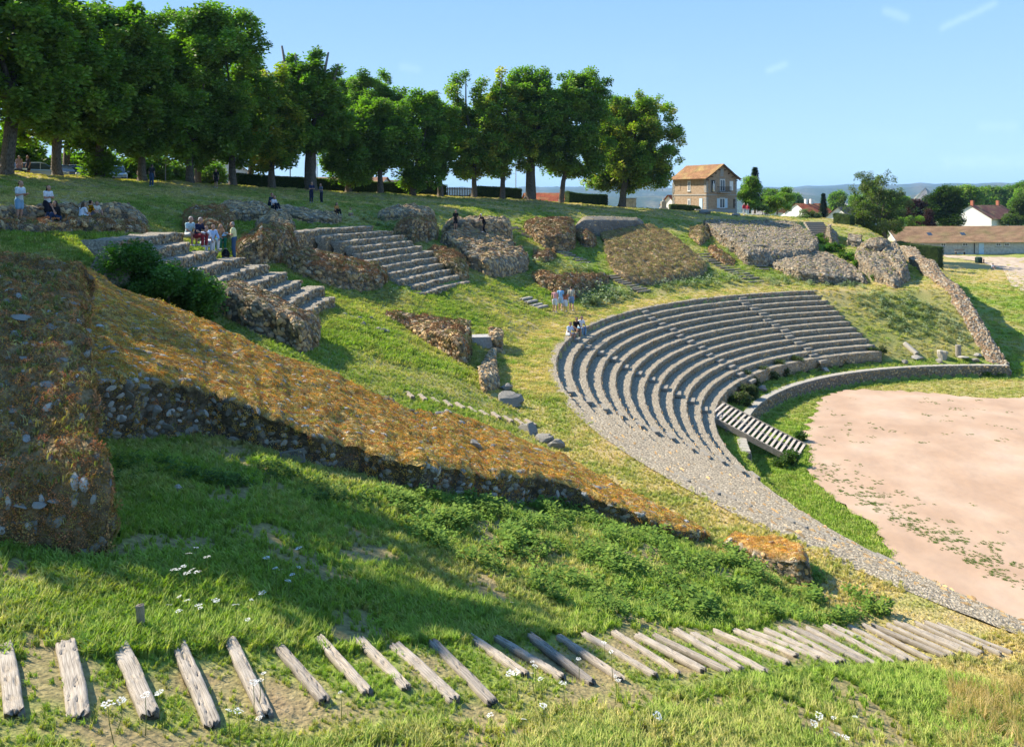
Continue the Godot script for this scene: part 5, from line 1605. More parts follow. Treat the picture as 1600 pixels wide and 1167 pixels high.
func gable_walls(parent: Node, l0: float, l1: float, half: float, eave: float, rise: float, m: Material, zc := 0.0) -> void:
	var st := start()
	add_box(st, Vector3((l0 + l1) * 0.5, eave * 0.5 - 0.5, zc), Vector3((l1 - l0) * 0.5, eave * 0.5 + 0.5, half))
	for e in [l0, l1]:
		var a := Vector3(e, eave, zc - half)
		var b := Vector3(e, eave, zc + half)
		var c := Vector3(e, eave + rise, zc)
		for v in ([a, c, b] if e == l1 else [b, c, a]): st.add_vertex(v)
	part("walls", finish(st), m, parent)

func cottage(label: String, at: Vector3, turn: float, w: float, l: float, eave: float, rise: float, wall: Material, roof_color: Color, o := {}) -> Node3D:
	var t := thing(o.get("called", "house"), label, "house", at, o.get("group", ""))
	t.rotation.y = turn
	gable_walls(t, -l * 0.5, l * 0.5, w * 0.5, eave, rise, wall)
	roof("roof_plane", t, -l * 0.5 - 0.35, l * 0.5 + 0.35, w * 0.5, eave, rise, 0.45, roof_color)
	for k in o.get("chimneys", []):
		piece("chimney", t, Vector3(k * l * 0.5, eave + rise + 0.35, 0.0), Vector3(0.35, 0.8, 0.3), o.get("stack", M.whitewall))
	for k in o.get("windows", 0):
		window(t, lerpf(-l * 0.36, l * 0.36, (k + 0.5) / o.windows), eave * 0.5, w * 0.5, 1.0, 1.1)
	return t

func buildings() -> void:
	# the lone two-storey house
	var b0 := at_dist(1104, 333, 121)
	var h := thing("lone_house", "lone two storey tan house with stone quoins and an iron balcony", "house", b0)
	h.rotation.y = deg_to_rad(29)
	var W := 6.4
	var L := 7.8
	# walls: gable end faces +z
	var st := start()
	add_box(st, Vector3(W * 0.5, 2.5, -L * 0.5), Vector3(W * 0.5, 3.05, L * 0.5))
	for e in [-L, 0.0]:
		var a := Vector3(0, 5.55, e)
		var b := Vector3(W, 5.55, e)
		var c := Vector3(W * 0.5, 7.75, e)
		for v in ([a, c, b] if e == 0.0 else [b, c, a]): st.add_vertex(v)
	part("walls", finish(st), M.render_tan, h)
	piece("string_course", h, Vector3(W * 0.5, 2.85, 0.03), Vector3(W * 0.5 + 0.06, 0.09, 0.05), M.quoin)
	piece("string_course", h, Vector3(-0.03, 2.85, -L * 0.5), Vector3(0.05, 0.09, L * 0.5), M.quoin)
	piece("base_course", h, Vector3(W * 0.5, 0.1, 0.03), Vector3(W * 0.5 + 0.05, 0.5, 0.05), M.quoin)
	for k in 15:
		var y := 0.6 + k * 0.345
		if absf(y - 2.85) < 0.2: continue
		var big := 0.42 if k % 2 else 0.3
		piece("quoin", h, Vector3(big * 0.5 - 0.03, y, 0.012), Vector3(big * 0.5, 0.155, 0.035), M.quoin, 0.01)
		piece("quoin", h, Vector3(W - big * 0.5 + 0.03, y, 0.012), Vector3(big * 0.5, 0.155, 0.035), M.quoin, 0.01)
		piece("quoin", h, Vector3(-0.012, y, -big * 0.6 - 0.04), Vector3(0.035, 0.155, big * 0.6), M.quoin, 0.01)
		piece("quoin", h, Vector3(-0.012, y, -L + big * 0.5), Vector3(0.035, 0.155, big * 0.5), M.quoin, 0.01)
	# ridge runs front to back: turn the roof
	var rf := Node3D.new()
	rf.name = "roof"
	h.add_child(rf)
	rf.rotation.y = PI / 2
	roof("roof_plane", rf, -0.55, L + 0.4, W * 0.5, 5.5, 2.2, 0.75, Color(0.36, 0.19, 0.09), 0.3, W * 0.5)
	for s in [-1.0, 1.0]:
		var rk := piece("rake_board", h, Vector3(W * 0.5 + s * 1.85, 6.38, 0.42), Vector3(2.2, 0.07, 0.05), M.darkwood)
		rk.rotation.z = -s * atan2(2.2, 3.2)
		for k in 4:
			var br := piece("bracket", h, Vector3(W * 0.5 + s * (0.6 + k * 0.8), 7.2 - (0.6 + k * 0.8) * 0.69, 0.2), Vector3(0.05, 0.07, 0.22), M.darkwood)
	window(h, 3.35, 4.35, 0.0, 1.0, 1.75)
	window(h, 3.3, 1.55, 0.0, 1.05, 1.5, 1)
	var blind := piece("closed_shutter", h, Vector3(5.25, 4.3, 0.03), Vector3(0.36, 0.75, 0.025), M.white, 0.008)
	piece("closed_shutter", h, Vector3(5.95, 1.5, 0.02), Vector3(0.28, 0.7, 0.02), M.darkwood, 0.008)
	var niche_shade_panel := piece("niche_shade_panel", h, Vector3(1.35, 4.2, 0.01), Vector3(0.42, 0.95, 0.02), M.iron)  # flat dark panel on the wall, standing in for the shade of a recess
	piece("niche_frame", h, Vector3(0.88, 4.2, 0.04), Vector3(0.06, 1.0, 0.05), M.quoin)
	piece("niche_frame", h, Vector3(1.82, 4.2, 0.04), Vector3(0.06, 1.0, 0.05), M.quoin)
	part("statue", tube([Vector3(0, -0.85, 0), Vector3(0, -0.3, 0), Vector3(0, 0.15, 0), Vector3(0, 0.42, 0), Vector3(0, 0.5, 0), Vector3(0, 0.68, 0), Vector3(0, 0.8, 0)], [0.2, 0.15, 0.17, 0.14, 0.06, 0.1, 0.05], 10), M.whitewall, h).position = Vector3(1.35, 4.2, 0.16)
	piece("relief_panel", h, Vector3(3.2, 6.35, 0.02), Vector3(0.36, 0.6, 0.03), M.quoin)
	part("relief_ring", ring_mesh(0.3, 0.07, 18), M.concrete, h).position = Vector3(3.2, 6.5, 0.06)
	part("relief_ring", ring_mesh(0.2, 0.06, 14), M.concrete, h).position = Vector3(3.2, 6.08, 0.06)
	var bal := Node3D.new()
	bal.name = "balcony"
	h.add_child(bal)
	piece("slab", bal, Vector3(3.35, 3.22, 0.42), Vector3(1.15, 0.07, 0.4), M.quoin)
	piece("rail", bal, Vector3(3.35, 4.1, 0.8), Vector3(1.15, 0.03, 0.025), M.iron)
	piece("rail", bal, Vector3(3.35, 3.4, 0.8), Vector3(1.15, 0.02, 0.02), M.iron)
	for k in 15: piece("baluster", bal, Vector3(2.22 + k * 0.161, 3.72, 0.8), Vector3(0.018, 0.4, 0.018), M.iron)
	for s in [2.2, 4.5]: piece("rail", bal, Vector3(s, 4.1, 0.4), Vector3(0.025, 0.03, 0.38), M.iron)
	# sunlit side
	for q in [[4.25, 0.36, 1.5], [1.45, 0.36, 1.2]]: window(h, 0.0, q[0], -3.9, q[1] + 0.2, q[2], 0, -PI / 2)
	piece("shutter", h, Vector3(-0.03, 1.45, -1.2), Vector3(0.025, 0.85, 0.35), M.shutter)
	piece("closed_shutter", h, Vector3(-0.02, 4.3, -6.3), Vector3(0.02, 0.7, 0.3), M.render_tan)
	part("gutter_pipe", tube([Vector3(-0.55, 5.3, -L), Vector3(-0.1, 4.7, -L), Vector3(-0.08, 0.3, -L)], [0.05, 0.05, 0.05], 6), M.whitewall, h)
	# red shed roof behind its sunlit corner
	cottage("small shed with an orange roof behind the lone house's left corner", at_dist(1058, 332, 135), 0.6, 3.0, 4.0, 1.6, 1.4, M.whitewall, Color(0.42, 0.12, 0.05), {"called": "shed"})
	# barn
	var bb := at_dist(1408, 398, 140)
	var bn := thing("barn", "long low stone barn with a mossy orange tile roof", "barn", bb)
	bn.rotation.y = deg_to_rad(7)
	gable_walls(bn, 0.0, 42.0, 3.1, 2.45, 2.5, M.greywall, -3.1)
	roof("roof_plane", bn, -1.0, 42.5, 3.1, 2.45, 2.5, 0.5, Color(0.58, 0.33, 0.17), 0.0, -3.1)
	for s in [-1.0, 1.0]:
		var rk := piece("rake_board", bn, Vector3(-1.0, 3.6, -3.1 + s * 1.75), Vector3(0.04, 0.08, 2.25), M.whitewall)
		rk.rotation.x = s * atan2(2.5, 3.1)
	for q in [[8.3, 1.75, 0.9], [12.6, 1.75, 1.0], [19.2, 1.7, 0.9], [20.9, 1.7, 0.9], [25.5, 1.7, 0.9], [4.2, 1.7, 0.8]]:
		window(bn, q[0], q[1], 0.0, q[2], 0.5)
	var dr := piece("door", bn, Vector3(15.8, 1.0, 0.03), Vector3(0.5, 1.05, 0.03), M.shutter, 0.005)
	piece("handle", dr, Vector3(0.36, 0.0, 0.05), Vector3(0.06, 0.03, 0.03), M.iron)
	part("gutter_pipe", tube([Vector3(14.4, 2.5, 0.08), Vector3(14.4, 0.1, 0.08)], [0.07, 0.07], 6), M.iron, bn)
	for x in [6.6, 13.2]:
		var sk := piece("skylight", bn, Vector3(x, 3.65, -1.42), Vector3(0.45, 0.03, 0.35), M.glass)
		sk.rotation.x = atan2(2.5, 3.1)
	# houses of the town
	cottage("white gabled house with a brown tile roof and brick chimneys above the barn", at_dist(1541, 362, 188), 0.60, 9.5, 15.5, 3.4, 3.0, M.whitewall, Color(0.24, 0.105, 0.075), {"chimneys": [-0.85, 0.8], "stack": mat([lin(0.38, 0.13, 0.08), lin(0.45, 0.18, 0.1)], 1.0)})
	cottage("orange roofed house with a white chimney beyond the feathery shrub", at_dist(1264, 348, 195), 0.5, 7.0, 9.0, 2.6, 2.2, M.whitewall, Color(0.42, 0.11, 0.05), {"chimneys": [-0.2, 0.2]})
	cottage("white gabled house with a grey slate roof left of the willow", at_dist(1322, 353, 165), 0.75, 5.6, 7.5, 1.6, 2.4, M.whitewall, Color(0.15, 0.13, 0.115), {})
	cottage("white house with a bright red roof behind the double trunked lime", on_ground(along(858, 112)), 0.15, 8.0, 9.0, 2.9, 1.9, M.whitewall, Color(0.42, 0.11, 0.05), {"windows": 3})
	cottage("grey blue roofed building behind the short hedge", on_ground(along(766, 112)), 0.2, 7.0, 7.0, 2.3, 1.0, M.greywall, Color(0.14, 0.17, 0.20), {})
	cottage("teal walled outbuilding with a dark roof behind the light green lime", on_ground(along(618, 108)), 0.1, 6.0, 12.0, 2.3, 1.3, plain(lin(0.11, 0.24, 0.22)), Color(0.10, 0.085, 0.075), {"windows": 2})
	cottage("long house with a pinkish tile roof behind the dead limbed lime", on_ground(along(500, 112)), -0.15, 8.0, 22.0, 2.2, 1.6, M.whitewall, Color(0.34, 0.19, 0.13), {})
	cottage("low house with a pink tile roof behind the leaning tree", on_ground(along(398, 112)), -0.3, 8.0, 11.0, 2.0, 1.5, M.whitewall, Color(0.34, 0.18, 0.12), {})
	cottage("white gabled house showing through the trees near the signpost", on_ground(along(338, 118)), -1.0, 8.0, 10.0, 4.2, 3.0, M.whitewall, Color(0.16, 0.12, 0.1), {})
	var r := RandomNumberGenerator.new()
	r.seed = 77
	for k in 34:
		var z := r.randf_range(420, 1500)
		var px := r.randf_range(1195, 1420) if k < 22 else r.randf_range(1480, 1610)
		if k > 29: px = r.randf_range(990, 1060)
		var p := on_ground(at_dist(px, 330, z))
		var ob := thing("town_house", "small distant pale house in the valley town", "house", p, "distant houses of the valley town")
		ob.rotation.y = r.randf() * PI
		gable_walls(ob, -r.randf_range(5, 11), r.randf_range(5, 11), r.randf_range(4, 6), r.randf_range(5, 14), 2.5, M.whitewall)
		roof("roof_plane", ob, -11.5, 11.5, 6.0, 8.0, 3.0, 0.4, [Color(0.36, 0.15, 0.09), Color(0.2, 0.17, 0.15), Color(0.4, 0.36, 0.32)][k % 3])

func ring_mesh(r: float, w: float, n: int) -> ArrayMesh:
	var st := start()
	for k in n:
		var a := TAU * k / n
		var b := TAU * (k + 1) / n
		add_box(st, Vector3(cos((a + b) / 2) * r, sin((a + b) / 2) * r, 0), Vector3(w * 0.5, r * PI / n * 1.05, w * 0.4), Basis(Vector3.BACK, (a + b) / 2))
	return finish(st)

# ---------- cars ----------
func car(label: String, at: Vector3, turn: float, paint: Color, o := {}) -> void:
	var t := thing("parked_car", label, "car", at, "cars parked along the lane")
	t.rotation.y = turn
	var pm := plain(paint, 0.3, 0.6)
	pm.clearcoat_enabled = true
	pm.clearcoat = 0.8
	pm.clearcoat_roughness = 0.05
	var tall: float = o.get("tall", 1.0)
	# sections along the length (x): [x, half width, sill height, shoulder height]
	var secs := [[-2.05, 0.55, 0.45, 0.72], [-2.0, 0.74, 0.32, 0.86], [-1.7, 0.84, 0.24, 0.93], [-0.9, 0.87, 0.22, 0.93], [0.2, 0.88, 0.22, 0.92], [0.9, 0.87, 0.22, 0.90], [1.5, 0.83, 0.24, 0.82], [1.95, 0.74, 0.30, 0.70], [2.08, 0.55, 0.40, 0.58]]
	part("body", car_shell(secs, 0.0, tall), pm, t)
	var cab := [[-1.85, 0.66, 0.88, 0.92], [-1.45, 0.70, 0.88, 1.30], [-0.9, 0.68, 0.88, 1.45], [-0.1, 0.67, 0.88, 1.48], [0.3, 0.67, 0.88, 1.42], [0.75, 0.69, 0.86, 1.14], [1.15, 0.70, 0.84, 0.88]]
	part("windows", car_shell(cab, 0.06, tall), M.glass, t)
	var rf := [[-1.5, 0.60, 1.36, 1.40], [-0.9, 0.62, 1.40, 1.485], [-0.1, 0.61, 1.42, 1.505], [0.35, 0.58, 1.36, 1.42]]
	part("roof", car_shell(rf, 0.0, tall), pm, t)
	for s in [-1, 1]:
		for x in [-0.95, -0.05]:
			var p := piece("pillar", t, Vector3(x, 1.15 * tall, s * 0.69), Vector3(0.035, 0.28, 0.02), pm)
			p.rotation.x = -s * 0.12
		for x in [-1.3, 1.32]:
			var w := Node3D.new()
			w.name = "wheel"
			t.add_child(w, true)
			w.position = Vector3(x, 0.31, s * 0.78)
			part("tyre", tube([Vector3(0, 0, -0.1), Vector3(0, 0, -0.07), Vector3(0, 0, 0.07), Vector3(0, 0, 0.1)], [0.27, 0.32, 0.32, 0.27], 18), M.iron, w)
			part("rim", tube([Vector3(0, 0, -0.105), Vector3(0, 0, 0.105)], [0.2, 0.2], 12), plain(lin(0.4, 0.4, 0.42), 0.35), w)
		piece("headlight", t, Vector3(1.98, 0.68 * tall, s * 0.55), Vector3(0.06, 0.07, 0.16), plain(lin(0.75, 0.78, 0.8), 0.15), 0.02)
		piece("mirror", t, Vector3(0.72, 0.95 * tall, s * 0.93), Vector3(0.06, 0.06, 0.1), pm, 0.02)
	piece("number_plate", t, Vector3(2.09, 0.45, 0), Vector3(0.01, 0.055, 0.26), M.white)
	piece("grille", t, Vector3(2.04, 0.56 * tall, 0), Vector3(0.03, 0.07, 0.35), M.iron)
	piece("bumper", t, Vector3(2.0, 0.36, 0), Vector3(0.1, 0.09, 0.7), plain(lin(0.06, 0.06, 0.06)), 0.02)

func car_shell(secs: Array, taper: float, tall: float) -> ArrayMesh:
	var p := PackedVector3Array()
	var nv := 11
	for i in range(-1, secs.size() + 1):
		var s: Array = secs[clampi(i, 0, secs.size() - 1)]
		for j in nv:
			var a := PI * j / (nv - 1.0)
			var y: float = lerpf(s[2], s[3] * tall, pow(sin(a), 0.35))
			var z: float = -cos(a) / maxf(absf(cos(a)), 0.001) * s[1] * pow(absf(cos(a)), 0.22) * (1.0 - taper * sin(a) * 2.2)
			if i < 0 or i >= secs.size(): y = lerpf(s[2], s[3] * tall, 0.4); z *= 0.1
			p.append(Vector3(s[0], y, z))
	return sheet(p, secs.size() + 2, nv, PackedColorArray(), false)

func vehicles() -> void:
	var y := 0.04
	for q in [
		["silver hatchback parked side on between the two tree trunks", 64, 82.0, 0.5, lin(0.42, 0.45, 0.48), 1.0],
		["black car parked directly behind the tree trunk beside the silver hatchback", 98, 83.0, -0.75, lin(0.012, 0.012, 0.014), 1.0],
		["black car half hidden by the bushy tree", 124, 83.5, -0.1, lin(0.015, 0.016, 0.018), 1.0],
		["silver crossover facing out right of the bushy tree", 182, 83.0, -1.05, lin(0.38, 0.40, 0.42), 1.08],
		["dark car behind the massive leaning trunk", 8, 82.0, -0.6, lin(0.03, 0.035, 0.04), 1.0]]:
		var p := along(q[1], q[2])
		car(q[0], Vector3(p.x, p.y + y, p.z), q[3], q[4], {"tall": q[5]})

# ---------- people ----------
# the surface of tapered limbs [a, b, ra, rb] joined smoothly, meshed as surface nets with the given cell
func skin(bones: Array, cell: float, k := 0.035) -> Array:
	var lo := Vector3(1e9, 1e9, 1e9)
	var hi := -lo
	for b in bones:
		var r: float = maxf(b[2], b[3]) + cell * 2.0 + 0.02
		for e in [b[0], b[1]]:
			lo = lo.min(e - Vector3(r, r, r)); hi = hi.max(e + Vector3(r, r, r))
	var nx := int((hi.x - lo.x) / cell) + 2
	var ny := int((hi.y - lo.y) / cell) + 2
	var nz := int((hi.z - lo.z) / cell) + 2
	var f := PackedFloat32Array()
	f.resize(nx * ny * nz)
	f.fill(1.0)
	for b in bones:
		var a: Vector3 = b[0]
		var ab: Vector3 = b[1] - a
		var ll := maxf(ab.length_squared(), 1e-8)
		var ra: float = b[2]
		var rb: float = b[3]
		var m := maxf(ra, rb) + k + cell * 2.0
		var l2 := ((a.min(b[1]) - Vector3(m, m, m) - lo) / cell)
		var h2 := ((a.max(b[1]) + Vector3(m, m, m) - lo) / cell)
		for x in range(maxi(0, int(l2.x)), mini(nx, int(h2.x) + 2)):
			for y in range(maxi(0, int(l2.y)), mini(ny, int(h2.y) + 2)):
				for z in range(maxi(0, int(l2.z)), mini(nz, int(h2.z) + 2)):
					var p := lo + Vector3(x, y, z) * cell - a
					var t := clampf(p.dot(ab) / ll, 0.0, 1.0)
					var d := (p - ab * t).length() - lerpf(ra, rb, t)
					var i := (x * ny + y) * nz + z
					var o := f[i]
					var h := maxf(k - absf(o - d), 0.0) / k
					f[i] = minf(o, d) - h * h * k * 0.25
	var vid := {}
	var verts := PackedVector3Array()
	var idx := PackedInt32Array()
	var yz := ny * nz
	for x in nx - 1:
		for y in ny - 1:
			for z in nz - 1:
				var i := (x * ny + y) * nz + z
				var c0 := f[i]
				var c7 := f[i + yz + nz + 1]
				if c0 > 0.2 and c7 > 0.2: continue
				var cs := [c0, f[i + 1], f[i + nz], f[i + nz + 1], f[i + yz], f[i + yz + 1], f[i + yz + nz], c7]
				var neg := 0
				for v in cs:
					if v < 0.0: neg += 1
				if neg == 0 or neg == 8: continue
				var s := Vector3.ZERO
				var n := 0
				for e in [[0, 1], [2, 3], [4, 5], [6, 7], [0, 2], [1, 3], [4, 6], [5, 7], [0, 4], [1, 5], [2, 6], [3, 7]]:
					var u: float = cs[e[0]]
					var w: float = cs[e[1]]
					if (u < 0.0) != (w < 0.0):
						var t := u / (u - w)
						s += Vector3((e[0] >> 2) & 1, (e[0] >> 1) & 1, e[0] & 1).lerp(Vector3((e[1] >> 2) & 1, (e[1] >> 1) & 1, e[1] & 1), t)
						n += 1
				vid[i] = verts.size()
				verts.append(lo + (Vector3(x, y, z) + s / n) * cell)
	for i in vid:
		var inside := f[i] < 0.0
		for ax in [[1, nz, yz], [nz, yz, 1], [yz, 1, nz]]:
			if (f[i + ax[0]] < 0.0) == inside: continue
			var a: int = i
			var b: int = i - ax[1]
			var c: int = i - ax[1] - ax[2]
			var d: int = i - ax[2]
			if not (vid.has(b) and vid.has(c) and vid.has(d)): continue
			if inside: idx.append_array([vid[a], vid[b], vid[c], vid[a], vid[c], vid[d]])
			else: idx.append_array([vid[a], vid[c], vid[b], vid[a], vid[d], vid[c]])
	return [verts, idx]

func skin_mesh(parts: Array) -> ArrayMesh:
	var st := SurfaceTool.new()
	st.begin(Mesh.PRIMITIVE_TRIANGLES)
	st.set_smooth_group(0)
	for p in parts:
		var v: PackedVector3Array = p[0]
		for i in p[1]: st.add_vertex(v[i])
	st.generate_normals()
	return st.commit()

# joints of a figure 1.72 m tall that faces +z; a sitting figure has its seat at y = 0
func joints(kind: String, arms: String) -> Dictionary:
	var j := {}
	var sit := kind.begins_with("sit")
	var lean := 0.05
	if kind == "sit": lean = 0.14
	if kind == "sit_low": lean = 0.10
	if kind == "climb": lean = 0.28
	var y := 0.10 if sit else 0.95
	j.pelvis = Vector3(0, y, 0)
	j.waist = Vector3(0, y + 0.13, lean * 0.25)
	j.chest = Vector3(0, y + 0.35, lean * 0.7)
	j.neck = Vector3(0, y + 0.51, lean * 1.05)
	j.head = Vector3(0, y + 0.655, lean * 1.3 + 0.03)
	for s in [-1, 1]:
		var k := "l" if s < 0 else "r"
		j["hip" + k] = j.pelvis + Vector3(s * 0.09, -0.03, 0)
		j["sho" + k] = Vector3(s * 0.175, y + 0.45, lean * 0.95)
		match kind:
			"sit": j["knee" + k] = Vector3(s * 0.13, 0.12, 0.42); j["ank" + k] = Vector3(s * 0.12, -0.33, 0.40)
			"sit_low": j["knee" + k] = Vector3(s * 0.14, 0.30, 0.36); j["ank" + k] = Vector3(s * 0.12, -0.06, 0.52)
			"walk": j["knee" + k] = Vector3(s * 0.09, 0.50, 0.10 * s + 0.06); j["ank" + k] = Vector3(s * 0.09, 0.08 + (0.05 if s < 0 else 0.0), 0.19 * s)
			"climb": j["knee" + k] = Vector3(s * 0.10, 0.55 if s > 0 else 0.48, 0.20 if s > 0 else 0.0); j["ank" + k] = Vector3(s * 0.10, 0.22 if s > 0 else 0.08, 0.20 if s > 0 else -0.18)
			_: j["knee" + k] = Vector3(s * 0.095, 0.50, 0.02); j["ank" + k] = Vector3(s * 0.10, 0.08, -0.02)
		j["toe" + k] = j["ank" + k] + Vector3(s * 0.015, -0.045, 0.15)
		var sh: Vector3 = j["sho" + k]
		match arms:
			"phone": j["elb" + k] = sh + Vector3(s * 0.05, -0.27, 0.02); j["wri" + k] = sh + Vector3(-s * 0.11, -0.22, 0.27)
			"crossed": j["elb" + k] = sh + Vector3(s * 0.05, -0.26, 0.05); j["wri" + k] = sh + Vector3(-s * 0.20, -0.22, 0.17)
			"knees": j["elb" + k] = sh + Vector3(s * 0.06, -0.26, 0.09); j["wri" + k] = sh + Vector3(-s * 0.03, -0.36, 0.30)
			"chin": j["elb" + k] = sh + Vector3(s * 0.02, -0.24, 0.14); j["wri" + k] = sh + (Vector3(-0.12, 0.07, 0.20) if s > 0 else Vector3(0.06, -0.33, 0.28))
			"swing": j["elb" + k] = sh + Vector3(s * 0.05, -0.27, -0.07 * s); j["wri" + k] = sh + Vector3(s * 0.04, -0.50, -0.05 * s + 0.08)
			"reach": j["elb" + k] = sh + Vector3(s * 0.08, -0.20, 0.16); j["wri" + k] = sh + Vector3(s * 0.10, -0.22, 0.40)
			_: j["elb" + k] = sh + Vector3(s * 0.05, -0.28, -0.03); j["wri" + k] = sh + Vector3(s * 0.05, -0.52, 0.06)
	return j

func person(label: String, at: Vector3, face: float, high: float, kind: String, arms: String, w: Dictionary) -> Node3D:
	var t := thing("person", label, "person", at, w.get("group", ""))
	t.rotation.y = face
	var s := high / 1.72
	t.scale = Vector3(s, s, s)
	var cell: float = w.get("cell", 0.026)
	var j := joints(kind, arms)
	var fem: float = 0.93 if w.get("slim", false) else 1.0
	var body := [[j.pelvis, j.waist, 0.125, 0.115], [j.waist, j.chest, 0.115, 0.13 * fem], [j.chest, j.neck, 0.10 * fem, 0.05], [j.neck, j.head - Vector3(0, 0.05, 0), 0.052, 0.058], [j.head - Vector3(0, 0.03, -0.012), j.head + Vector3(0, 0.045, -0.012), 0.078, 0.088], [j.head + Vector3(0, -0.02, 0.08), j.head + Vector3(0, -0.03, 0.105), 0.016, 0.016]]
	var top := [[j.waist - Vector3(0, 0.10, 0), j.waist, 0.137, 0.132], [j.waist, j.chest, 0.132, 0.147 * fem], [j.chest, j.neck - Vector3(0, 0.04, 0), 0.12 * fem, 0.06]]
	var low := [[j.pelvis + Vector3(0, 0.06, 0), j.pelvis, 0.135, 0.14]]
	var shoes := []
	var tail := []
	for k in ["l", "r"]:
		var sd := -1.0 if k == "l" else 1.0
		var sh: Vector3 = j["sho" + k]
		var el: Vector3 = j["elb" + k]
		var wr: Vector3 = j["wri" + k]
		var hd := wr + (wr - el).normalized() * 0.09
		body += [[j.chest + Vector3(sd * 0.06, 0.08, 0), sh, 0.085, 0.055], [sh, el, 0.05 * fem, 0.04], [el, wr, 0.04, 0.028], [wr, hd, 0.027, 0.034]]
		top += [[j.chest + Vector3(sd * 0.06, 0.08, 0), sh, 0.10 * fem, 0.068]]
		top.append([sh, sh.lerp(el, 0.62) if not w.get("long_sleeves", false) else el, 0.066 * fem, 0.064 * fem])
		if w.get("long_sleeves", false): top.append([el, el.lerp(wr, 0.85), 0.056, 0.044])
		if w.get("vest", false): top.pop_back()
		# ears
		body.append([j.head + Vector3(sd * 0.085, 0.0, -0.01), j.head + Vector3(sd * 0.09, 0.025, -0.015), 0.014, 0.016])
		var hip: Vector3 = j["hip" + k]
		var kn: Vector3 = j["knee" + k]
		var an: Vector3 = j["ank" + k]
		body += [[hip, kn, 0.082, 0.055], [kn, kn.lerp(an, 0.35) - Vector3(0, 0, 0.012), 0.054, 0.054], [kn.lerp(an, 0.35) - Vector3(0, 0, 0.012), an, 0.054, 0.036], [an, j["toe" + k], 0.04, 0.032]]
		shoes += [[an + Vector3(0, -0.03, -0.03), j["toe" + k], 0.046, 0.04]]
		match w.get("low", "shorts"):
			"trousers": low += [[hip, kn, 0.103, 0.078], [kn, an + Vector3(0, 0.03, 0), 0.078, 0.064]]
			"skirt": low += [[hip, hip.lerp(kn, 0.85), 0.12, 0.14]]
			_: low += [[hip, hip.lerp(kn, 0.72), 0.105, 0.098]]
		# five fingers, thumb at the side of the palm
		var fd := (wr - el).normalized()
		var sx := fd.cross(Vector3.UP if absf(fd.y) < 0.8 else Vector3.BACK).normalized()
		var dn := sx.cross(fd)
		if dn.y > 0: dn = -dn
		for q in 4:
			var o := hd + sx * (q - 1.5) * 0.02
			var ln: float = [0.062, 0.078, 0.072, 0.055][q]
			tail.append([o - fd * 0.01, o + fd * ln * 0.55 + dn * 0.008, o + fd * ln * 0.9 + dn * 0.035])
		tail.append([wr + fd * 0.03 - sx * 0.026, wr + fd * 0.06 - sx * 0.05 + dn * 0.01, wr + fd * 0.09 - sx * 0.052 + dn * 0.025])
	var st := SurfaceTool.new()
	st.begin(Mesh.PRIMITIVE_TRIANGLES)
	st.set_smooth_group(0)
	var b := skin(body, cell)
	for i in b[1]: st.add_vertex(b[0][i])
	for q in tail: add_tube(st, q, [0.0095, 0.009, 0.007], 5)
	st.generate_normals()
	part("body", st.commit(), plain(w.get("skin", lin(0.42, 0.24, 0.165)), 0.6), t)
	part(w.get("top_name", "shirt"), skin_mesh([skin(top, cell)]), w.get("top_mat", cloth(w.top)), t)
	part(w.get("low", "shorts"), skin_mesh([skin(low, cell)]), cloth(w.legs), t)
	part("shoes", skin_mesh([skin(shoes, 0.03, 0.01)]), plain(w.get("shoes", lin(0.5, 0.5, 0.5))), t)
	var hair := [[j.head + Vector3(0, 0.055, -0.03), j.head + Vector3(0, 0.01, -0.045), 0.088, 0.082]]
	if w.get("long_hair", false): hair += [[j.head + Vector3(0, 0, -0.06), j.neck + Vector3(0, -0.10, -0.10), 0.075, 0.06], [j.head + Vector3(-0.05, 0, -0.03), j.neck + Vector3(-0.07, -0.02, -0.03), 0.045, 0.03], [j.head + Vector3(0.05, 0, -0.03), j.neck + Vector3(0.07, -0.02, -0.03), 0.045, 0.03]]
	part("hair", skin_mesh([skin(hair, 0.025)]), plain(w.get("hair", lin(0.035, 0.024, 0.017)), 0.7), t)
	for sd in [-1, 1]:
		piece("eye", t, j.head + Vector3(sd * 0.032, 0.012, 0.083), Vector3(0.009, 0.006, 0.006), M.iron)
	piece("mouth", t, j.head + Vector3(0, -0.055, 0.082), Vector3(0.02, 0.004, 0.006), plain(lin(0.28, 0.10, 0.08)))
	return t

func cloth(c: Color) -> StandardMaterial3D:
	var m := plain(c, 0.9, 0.15)
	m.rim_enabled = true
	m.rim = 0.2
	return m

func striped() -> StandardMaterial3D:
	var im := Image.create(64, 64, false, Image.FORMAT_RGB8)
	for x in 64:
		for y in 64:
			var c := Color(0.90, 0.62, 0.08) if (x / 8) % 2 else Color(0.12, 0.09, 0.06)
			if y % 32 < 5: c = Color(0.12, 0.09, 0.06)
			im.set_pixel(x, y, c)
	var m := plain(Color.WHITE, 0.9, 0.15)
	m.albedo_texture = ImageTexture.create_from_image(im)
	m.uv1_triplanar = true
	m.uv1_scale = Vector3(3, 3, 3)
	return m

